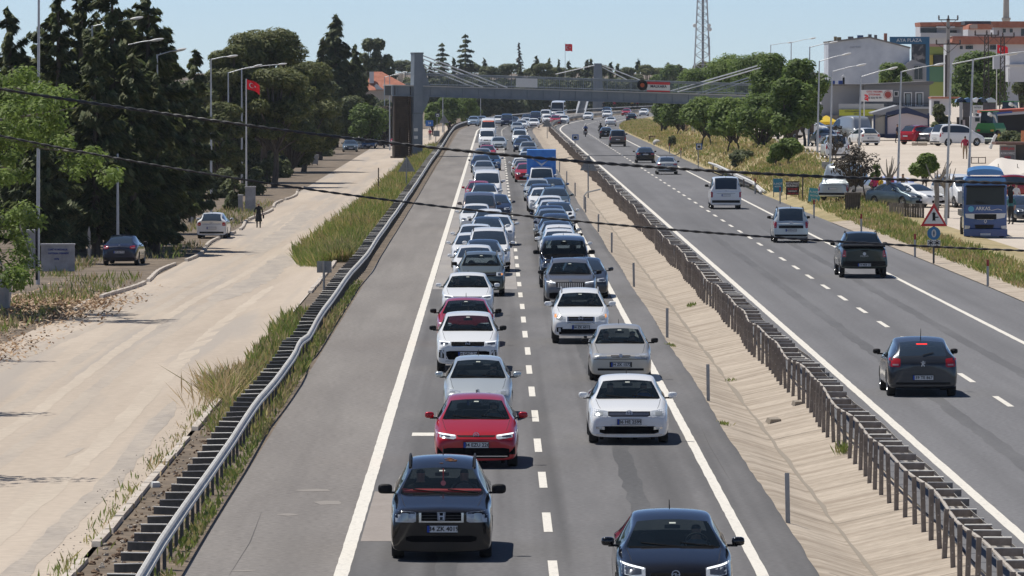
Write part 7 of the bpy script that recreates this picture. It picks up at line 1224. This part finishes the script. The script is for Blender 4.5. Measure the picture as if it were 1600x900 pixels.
# wooden fence and crate
wood = M('old_wood', (.23, .20, .17), .9, col2=(.33, .29, .25), scale=4, stretch=(4, 4, .4)); wood_d = M('dark_wood', (.085, .072, .06), .9, col2=(.13, .11, .09), scale=4)
B = Bld('wooden_fence', 'weathered plank fence on the verge beside the triangular sign', 'fence', 27.5, 1416, 344); pk = 0
for i in range(14):
    x = 1389.5 + i * 3.95; y0 = 317 + R.uniform(-.6, .6) + (1.5 if i > 5 else 0); B.rect('plank', x, y0, x + 3.5, 341 + R.uniform(-1, 2) + (3 if i > 5 else 0), R.uniform(-.03, .03), R.uniform(.04, .06), wood if i < 6 or i % 4 == 0 else wood_d)
B.rect('rail', 1389, 320, 1412, 322, .06, .12, wood); B.rect('rail', 1412, 321.5, 1445, 323.5, .06, .12, wood_d); B.rect('base_beam', 1411, 343, 1446, 346, -.1, .2, wood)
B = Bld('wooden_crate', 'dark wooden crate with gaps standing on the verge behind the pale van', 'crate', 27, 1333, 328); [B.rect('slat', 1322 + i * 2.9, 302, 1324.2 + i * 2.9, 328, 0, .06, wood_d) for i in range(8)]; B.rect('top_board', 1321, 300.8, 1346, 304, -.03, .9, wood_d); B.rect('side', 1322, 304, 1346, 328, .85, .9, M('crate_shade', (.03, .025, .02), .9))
B = Bld('grey_board', 'grey board leaning in front of the bare tree', 'board', 22, 1288, 275); B.rect('board', 1284, 253, 1296, 271, 0, .08, M('panel_pale', (.4, .41, .42), .7)); [B.rect('leg', x, 271, x + .8, 276, 0, .05, bark) for x in (1285, 1294)]
t = thing('steel_frame', 'thin rusty steel gate frame behind the man in red', 'gate', W(1530, 266, 21.5)); B_ = lambda x, y: Vector(((x - 1530) / 21.5, 0, (266 - y) / 21.5)); [MB().tube([B_(*a), B_(*b_)], .03, 5).build('bar', bark, t) for a, b_ in (((1518, 268), (1518, 245)), ((1540, 268), (1540, 245)), ((1518, 246), (1540, 246)), ((1518, 255), (1540, 255)), ((1529, 246), (1529, 268)))]
# ---------------------------------------------------------------- people
def person_mesh(shirt, trou, pose='stand', seed=0, hat=None):
    V = []; E = []; Rr = []
    def ch(i, pts):
        for p_, r in pts: V.append(p_); Rr.append(r if isinstance(r, tuple) else (r, r)); E.append((i, len(V) - 1)) if i is not None else None; i = len(V) - 1
        return i
    sit = pose in ('ride', 'seat'); z = .0
    pel = ch(None, [((0, 0, .95), (.15, .11))]); chs = ch(pel, [((0, -.01, 1.12), (.14, .10)), ((0, .0 if pose != 'ride' else -.06, 1.32), (.17, .11))]); nk = ch(chs, [((0, .0 if pose != 'ride' else -.08, 1.46), (.07, .06)), ((0, -.01 if pose != 'ride' else -.10, 1.54), (.075, .08)), ((0, -.015 if pose != 'ride' else -.11, 1.63), (.088, .10)), ((0, -.0 if pose != 'ride' else -.10, 1.70), (.07, .085))])
    for sx in (-1, 1):
        fw = -.38 if sit else (-.22 if pose == 'walk' and sx > 0 else -.05); hz = 1.02 if pose == 'ride' else (.95 if sit else .84)
        el = (sx * .27, (-.12 if sit else .03), 1.14); hd = (sx * (.26 if not sit else .24), fw, hz + .06)
        a = ch(chs, [((sx * .19, 0 if pose != 'ride' else -.06, 1.38), .06), (el, .045), (hd, .033)]); dx = Vector(hd) - Vector(el); dn = dx.normalized(); palm = Vector(hd) + dn * .07; pi = ch(a, [(tuple(palm), (.04, .02))])
        for f in range(4): b0 = palm + dn * .05 + Vector((0, (f - 1.5) * .022, 0)); ch(pi, [(tuple(b0), .010), (tuple(b0 + dn * (.035 - abs(f - 1.5) * .006) + Vector((-sx * .012, 0, 0))), .008)])
        ch(a, [(tuple(Vector(hd) + dn * .03 + Vector((-sx * .01, -.045, 0))), .011), (tuple(Vector(hd) + dn * .075 + Vector((-sx * .015, -.06, 0))), .009)])
        st = (.14 if sx > 0 else -.14) if pose == 'walk' else 0
        if sit: ch(pel, [((sx * .11, -.05, .90), .10), ((sx * .2, -.42, .86), .075), ((sx * .2, -.36, .48), .055), ((sx * .2, -.34, .40), .05), ((sx * .2, -.50, .38), .045)])
        else: ch(pel, [((sx * .10, 0, .86), .10), ((sx * .11, st * -.6 - .02, .50), .068), ((sx * .11, st * -.9 + .03, .12), .045), ((sx * .11, st * -.9 + .02, .05), .048), ((sx * .12, st * -.9 - .12, .035), .04)])
    me = bpy.data.meshes.new('p'); me.from_pydata(V, E, []); o = bpy.data.objects.new('p', me); COL.objects.link(o); m = o.modifiers.new('k', 'SKIN'); m.use_smooth_shade = True
    for i, r in enumerate(Rr): me.skin_vertices[0].data[i].radius = r
    me.skin_vertices[0].data[0].use_root = True; s2 = o.modifiers.new('s', 'SUBSURF'); s2.levels = 1; bpy.context.view_layer.update(); out = bpy.data.meshes.new_from_object(o.evaluated_get(bpy.context.evaluated_depsgraph_get())); bpy.data.objects.remove(o); bpy.data.meshes.remove(me); out.materials.clear()
    for mm in (shirt, trou, skin_m, hat or hair_m, black): out.materials.append(mm)
    idx = []
    for f in out.polygons:
        x, y, zz = f.center; k = 0
        if zz > 1.64 or (zz > 1.55 and y > .02): k = 3
        elif zz > 1.47: k = 2
        elif abs(x) > .21 and (zz < 1.06 if not sit else y < -.25) and not (sit and zz < .96): k = 2
        elif zz < .09 and not sit: k = 4
        elif zz < .97 and not (abs(x) > .22 and zz > .8 and not sit): k = 1
        if sit and zz < .46: k = 4
        idx.append(k)
    out.polygons.foreach_set('material_index', idx); out.polygons.foreach_set('use_smooth', [True] * len(idx)); return out
cl = lambda n, c: M('cloth_' + n, c, .85)
CLO = dict(black=cl('black', (.014, .014, .016)), teal=cl('teal', (.03, .14, .15)), red=cl('red', (.40, .03, .06)), pink=cl('pink', (.65, .06, .20)), white=cl('white', (.6, .6, .6)), blue=cl('blue', (.03, .09, .30)), navy=cl('navy', (.02, .025, .06)), grey=cl('grey', (.2, .2, .2)), tan=cl('tan', (.35, .26, .17)), yellow=cl('yellow', (.65, .42, .03)))
def person(px, py, s, hgt, sh, tr, label, pose='stand', rz=0., hat=None, group=None, land=True):
    p = W(px, py, s)
    if land: p.z = T(p.x - off(p.y), p.y)
    t = thing('person', label, 'person', p, rz, group); t.scale = (hgt / 1.74,) * 3; obj('body', person_mesh(CLO[sh], CLO[tr], pose, 0, hat), t); return t
t = person(404, 358, 26, 1.55, 'black', 'black', 'woman in black clothes walking down the dusty service road', 'walk', 0, cl('scarf', (.45, .42, .38))); MB().box((.33, -.05, .75), (.10, .22, .25)).build('handbag', black, t)
MB().lathe([(.13, 1.05), (.20, .80), (.24, .45), (.22, .42)], 14).build('skirt', CLO['black'], t, smooth=True)
person(1580, 379, 28.5, 1.72, 'teal', 'black', 'man in a teal shirt and dark cap standing beside the blue lorry', 'stand', math.pi + .4, CLO['black']); person(1508, 283, 21, 1.74, 'red', 'tan', 'man in a red shirt seen behind the blue lorry cab', 'walk', math.pi)
person(1367, 330, 25.6, 1.7, 'pink', 'navy', 'person in bright pink at the stall behind the trees', 'stand', .4); person(1377, 328, 25.6, 1.65, 'yellow', 'navy', 'person in yellow beside the one in pink', 'stand', 1); person(1394, 326, 25.4, 1.7, 'red', 'black', 'person in dark red left of the lamp post at the stalls', 'stand', 2); person(1411, 324, 25.4, 1.75, 'tan', 'grey', 'person in tan right of the lamp post at the stalls', 'stand', 0)
person(1588, 331, 26.5, 1.6, 'white', 'tan', 'person in a white top and light trousers right of the lorry', 'stand', .3); person(1579, 329, 26.5, 1.75, 'black', 'black', 'dark clothed person between the lorry and the person in white', 'stand', 0); person(1402, 228, 18.2, 1.65, 'navy', 'black', 'person with a pink bag walking past the kiosk', 'walk', 1.2)
person(1083, 206, 14.3, 1.7, 'blue', 'white', 'person in a blue shirt under the embankment trees', 'stand', 0, land=False); person(1072, 205, 14, 1.7, 'white', 'tan', 'person in white left of the one in blue under the trees', 'stand', 1, land=False); person(1104, 210, 14.6, 1.7, 'white', 'grey', 'person in white right of the one in blue under the trees', 'walk', 1, land=False); person(1110, 210, 14.8, 1.7, 'black', 'black', 'dark clothed person at the right of the group under the trees', 'stand', 0, land=False)
person(657, 236, 15, 1.7, 'black', 'grey', 'person half hidden behind the bridge pylon', 'stand', 1.5); person(703, 206, 11.2, 1.7, 'black', 'black', 'dark figure standing at the far guardrail', 'walk', 0); person(672, 216, 11.8, 1.6, 'red', 'grey', 'small figure in orange red beside the blue text sign', 'stand', 0)
person(1336, 226, 17.6, 1.7, 'white', 'navy', 'person at the open back of the grey van', 'stand', 0)
for x, y, c, l in ((943, 167, 'black', 'first from the left'), (960, 166, 'red', 'second from the left'), (988, 165, 'yellow', 'third from the left'), (996, 165, 'red', 'fourth from the left')): person(x, y + 4, 7.3, 1.75, c, 'black', 'tiny person standing beyond the far curve, ' + l, land=False)
hl = NEAR['honda']; hp = Vector(hl.location)
for sx, c, l in ((-1, 'black', 'passenger of the black older SUV seen through the windscreen'), (1, 'grey', 'driver of the black older SUV seen through the windscreen')):
    t = thing('person', l, 'person', (hp.x + sx * .38, hp.y + .15, -.28)); obj('body', person_mesh(CLO[c], CLO['black'], 'seat'), t)
for k, dx, dy, dz, c, l in (('golf', .37, .1, -.42, 'grey', 'driver of the bright red hatchback'), ('passat', .38, .0, -.42, 'blue', 'driver of the white sedan with plate 06 HE 2599'), ('passat', -.38, .0, -.42, 'black', 'passenger of the white sedan with plate 06 HE 2599'), ('albea', .36, .0, -.42, 'black', 'driver of the silver beige sedan'), ('albea', -.36, .0, -.42, 'grey', 'passenger of the silver beige sedan'), ('astra', .38, .05, -.40, 'grey', 'driver of the black hatchback at the bottom edge'), ('lowhatch', .36, .0, -.44, 'black', 'driver of the pale silver hatchback'), ('mokka', .37, .05, -.3, 'black', 'driver of the white crossover with chrome grille'), ('sedan_n', .37, .05, -.42, 'black', 'driver of the white sedan before the olive SUV'), ('sedan_n', -.37, .05, -.42, 'black', 'passenger of the white sedan before the olive SUV')):
    v = Vector(NEAR[k].location); t = thing('person', l, 'person', (v.x + dx, v.y + dy, dz)); obj('body', person_mesh(CLO[c], CLO['black'], 'seat'), t)
# motorcycles and riders
def moto(px, py, label, rl, col, sh, hat):
    s_ = (py - VY) / HC; d = F / s_ + 1; x = (px - VX) / s_; t = thing('motorcycle', label, 'motorcycle', (x, d, 0), math.pi - math.atan(slope(d)), GA)
    for yy in (-.68, .68): w_ = MB().lathe([(.24, -.05), (.31, -.04), (.32, 0), (.31, .04), (.24, .05)], 18, 0, 'x', (0, yy, .32)).build('wheel', rubber, t, smooth=True); MB().lathe([(.001, 0), (.24, .01), (.24, -.01), (.001, -.01)], 14, 0, 'x', (0, yy, .32)).build('rim', rim_m, w_)
    MB().ball((0, -.1, .72), (.15, .3, .14), 0, 12, 7).box((0, .1, .45), (.26, .55, .3), 1).tube([(-.1, -.68, .32), (-.08, -.45, .95)], .03, 6, 1).tube([(.1, -.68, .32), (.08, -.45, .95)], .03, 6, 1).build('frame', [col, black], t, smooth=True); MB().ball((0, .35, .80), (.14, .38, .07), 0, 12, 6).build('seat', black, t, smooth=True); MB().tube([(-.36, -.32, 1.02), (-.1, -.45, 1.0), (.1, -.45, 1.0), (.36, -.32, 1.02)], .02, 6).build('handlebar', black, t, smooth=True); MB().box((0, .74, .78), (.12, .04, .07)).build('tail_lamp', tail_m, t); MB().box((0, .78, .55), (.2, .02, .16)).build('number_plate', plate_m, t); MB().box((0, .62, .98), (.4, .36, .3), taper=.85).build('top_box', black, t)
    t2 = thing('person', rl, 'person', (x, d - .05, -.06), math.pi - math.atan(slope(d))); obj('body', person_mesh(CLO[sh], CLO['black'], 'ride', 0, hat), t2); MB().ball((0, -.10, 1.63), (.14, .16, .15), 0, 12, 8).build('helmet', hat, t2, smooth=True)
moto(915, 214, 'motorcycle with blue rider in the inner lane of the bend', 'rider in blue with a white helmet', pt['white'], 'blue', white_p); moto(938.5, 212, 'red motorcycle beside the black hatchback', 'rider in black with a dark helmet', pt['red'], 'black', black)
# ---------------------------------------------------------------- blue lorry
p = G(1540, 372); t = thing('lorry', 'big blue lorry facing the camera at the edge of the car park', 'lorry', p, -.03); lb = paint('lorry_blue', (.014, .08, .28)); lbl = paint('lorry_lightblue', (.05, .22, .50)); s_ = F / p.y; hw = 33.5 / s_; zz = lambda y: (372 - y) / s_ * 1.0; K = hw / 1.2
cab = MB(); pr = [(-hw, zz(358)), (hw, zz(358)), (hw, zz(292)), (hw * .97, zz(281)), (hw * .88, zz(276)), (-hw * .88, zz(276)), (-hw * .97, zz(281)), (-hw, zz(292))]; cab.prism(pr, 0, 2.1); o = cab.build('cab', lb, t); bv = o.modifiers.new('b', 'BEVEL'); bv.width = .06; bv.segments = 3
MB().prism([(-hw * .86, zz(290)), (hw * .86, zz(290)), (hw * .9, zz(320)), (-hw * .9, zz(320))], -.05, .02).build('windscreen', M('lorry_glass', (.02, .03, .035), .25, spec=.25), t); o = MB().prism([(-hw * .98, zz(290)), (hw * .98, zz(290)), (hw * .9, zz(278)), (-hw * .9, zz(278))], -.12, .3).build('visor_panel', lbl, t); MB().prism([(-hw * .9, zz(293)), (hw * .9, zz(293)), (hw * .9, zz(289.5)), (-hw * .9, zz(289.5))], -.28, -.05).build('sun_visor', black, t)
df = MB(); n = 10; vs = [( -hw * .86 * math.cos(math.pi * i / n), 0.1, zz(273.5) + (zz(264) - zz(273.5)) * math.sin(math.pi * i / n) ** .6) for i in range(n + 1)]; vs2 = [(x * .95, 1.3, z + .15) for x, y, z in vs]; df.add(vs + vs2, [tuple(range(n + 1)), tuple(range(2 * n + 1, n, -1))] + [(i, i + 1, n + 2 + i, n + 1 + i) for i in range(n)]); df.build('roof_deflector', lbl, t, smooth=True)
MB().prism([(-hw * .95, zz(334)), (hw * .95, zz(333)), (hw * .9, zz(340)), (hw * .35, zz(343)), (-hw * .35, zz(343)), (-hw * .9, zz(340))], -.06, .02).build('grille_panel', M('grille_pale', (.74, .74, .74), .5), t); g_ = MB(); [g_.box((0, -.075, zz(335.5 + i * 1.9)), (hw * 1.0, .03, .035)) for i in range(4)]; g_.build('grille_bars', black, t); MB().box((0, -.065, zz(338.5)), (hw * 1.02, .015, .26)).build('grille', black, t)
MB().prism([(-hw * .5, zz(351)), (hw * .4, zz(351)), (hw * .36, zz(357)), (-hw * .46, zz(357))], -.05, .02).build('air_intake', black, t); MB().prism([(-hw * 1.02, zz(358)), (hw * 1.02, zz(358)), (hw * 1.02, zz(369)), (-hw * 1.0, zz(369))], -.12, .4).build('bumper', lb, t); MB().box((0, -.14, zz(366)), (.52, .02, .11)).build('number_plate', plate_m, t); obj('badge', badge('diamond', .2, chrome), t, (0, -.07, zz(345.5)))
for sx in (-1, 1): MB().prism(sorted([(sx * hw * .72, zz(353)), (sx * hw * .97, zz(352)), (sx * hw * .97, zz(358)), (sx * hw * .75, zz(357))], key=lambda q: math.atan2(q[1] - zz(355), q[0] - sx * hw * .85)), -.13, 0).build('headlamp', lamp_m, t); MB().box((sx * (hw + .2), .05, zz(308)), (.22, .12, .62)).box((sx * (hw + .08), .1, zz(300)), (.2, .04, .04)).build('mirror', black if sx > 0 else M('mirror_grey', (.4, .42, .44), .5), t); MB().lathe([(.30, -.14), (.44, -.14), (.48, -.08), (.48, .08), (.44, .14), (.30, .14)], 20, 0, 'x', (sx * (hw - .2), 1.1, .48)).build('wheel', rubber, t, smooth=True); MB().tube([(sx * .1, -.08, zz(319)), (sx * .1 - .45, -.07, zz(315))], .012, 5).build('wiper', black, t)
obj('lettering', text_mesh('ARKAS', .24, white_p, .004, .004), t, (-.12, -.02, zz(326))); MB().lathe([(.001, -.02), (.15, -.02), (.15, 0)], 16, 0, 'y', (-.72, 0, zz(326.5))).build('logo', M('logo_cyan', (.1, .4, .6), .5), t); MB().tube([(.2 + .08 * i, -.02, zz(327.5) - .03 * math.sin(i * .9)) for i in range(9)], .014, 4).build('swoosh', white_p, t)
MB().box((0, 4.5, .85), (hw * 1.5, 5, .25)).build('chassis', black, t); MB().box((0, 5.2, 1.15), (hw * 1.9, 4.5, .3)).build('flatbed', M('bed_dark', (.08, .075, .07), .9), t)
for sx in (-1, 1): MB().lathe([(.30, -.2), (.46, -.2), (.48, -.1), (.48, .1), (.46, .2), (.30, .2)], 18, 0, 'x', (sx * (hw - .3), 5.6, .48)).build('wheel', rubber, t, smooth=True)
# ---------------------------------------------------------------- green machines
grn = M('machine_green', (.02, .16, .03), .45, coat=.3, col2=(.03, .22, .04), scale=2)
def machine(px, py, s, label, k, hood=True):
    p = W(px, py, s); p.z = max(p.z, T(p.x - off(p.y), p.y)); t = thing('farm_machine', label, 'farm machine', p, -.5); t.scale = (k,) * 3
    MB().prism([(-1.1, .9), (1.1, .9), (1.2, 1.7), (.9, 2.3), (-.9, 2.3), (-1.2, 1.7)], -.4, 2.4).build('body', grn, t); MB().box((0, .6, 2.9), (1.5, 1.3, 1.2), taper=.9).build('cab', win_g, t); MB().box((0, .6, 3.56), (1.65, 1.5, .12)).build('cab_roof', grn, t); MB().tube([(-1.3, -1.2, .5), (1.3, -1.2, .5)], .26, 12).build('roller', M('roller_grey', (.15, .18, .17), .5, .4), t, smooth=True); MB().box((0, -.75, 1.0), (2.0, .6, .45)).build('front_frame', black, t)
    for sx in (-1, 1):
        w_ = MB().lathe([(.4, -.22), (.72, -.24), (.78, -.1), (.78, .1), (.72, .24), (.4, .22)], 20, 0, 'x', (sx * 1.15, 0.1, .78)).build('wheel', rubber, t, smooth=True); MB().lathe([(.001, sx * .1), (.4, sx * .2), (.42, 0)], 14, 0, 'x', (sx * 1.15, .1, .78)).build('rim', M('rim_yellow', (.6, .42, .04), .5), w_); MB().lathe([(.3, -.16), (.5, -.16), (.52, 0), (.5, .16), (.3, .16)], 18, 0, 'x', (sx * 1.0, 2.2, .52)).build('wheel', rubber, t, smooth=True)
    MB().box((-.8, -.42, 1.5), (.35, .06, .2)).build('reflector', red_m, t); MB().box((.8, -.42, 1.5), (.35, .06, .2)).build('reflector', M('reflector_yellow', (.7, .4, .05), .5), t); MB().tube([(.6, 1.0, 2.3), (.6, .5, 3.0), (.4, -.4, 3.3)], .22, 8).build('unloading_pipe', M('pipe_white', (.55, .56, .55), .5), t, smooth=True); return t
machine(1542, 229, 18.6, 'green farm machine with a grey roller parked beside the white combi van', .78); machine(1575, 208, 17.4, 'second green farm machine under the workshop canopy', .8)
t = tag(MB().tube([(0, 0, 0), (.35, 0, .9), (.5, 0, 1.1)], .13, 10).build('white_pipe', white_p, None, smooth=True, loc=W(1547, 232, 19.6)), 'white pipe leaning out of the ground beside the green machine', 'pipe')
B = Bld('roll_stack', 'pale rolls lying in front of the red SUV', 'rolls', 18.9, 1436, 228); [MB().tube([B.L(a, 224, -1.2), B.L(b_, 224, -1.2)], .16, 10).build('roll', M('roll_cream', (.5, .44, .36), .8), B.t, smooth=True) for a, b_ in ((1423, 1431), (1432, 1447))]
B = Bld('concrete_sign', 'low brown board with pale lettering at the foot of the dry slope', 'sign', 12.9, 1021, 222); B.rect('board', 1014, 212, 1032, 220, 0, .4, M('board_brown', (.16, .12, .09), .9)); B.text('TEKEL', 1023, 216, 3.6, MATS['canvas_white'], -.03)
tag(MB().ball((0, 0, .3), (.45, .4, .4), 0, 10, 7).build('boulder', M('boulder', (.6, .58, .55), .9), None, smooth=True, loc=W(1026, 227, 13.6)), 'white boulder at the foot of the dry slope', 'boulder')
# ---------------------------------------------------------------- thin summer haze
hz = MB().span((-1560, -80, -4.3), (1560, 3260, 42)).mesh('haze', bpy.data.materials.new('haze_air')); hm = hz.materials[0]; hm.use_nodes = True; hn = hm.node_tree.nodes
pv = hn.new('ShaderNodeVolumePrincipled'); pv.inputs['Color'].default_value = (.85, .92, 1, 1); pv.inputs['Density'].default_value = .00005; pv.inputs['Anisotropy'].default_value = .3
hn.remove(hn['Principled BSDF']); hm.node_tree.links.new(pv.outputs[0], hn['Material Output'].inputs['Volume']); tag(obj('haze', hz), kind='stuff')
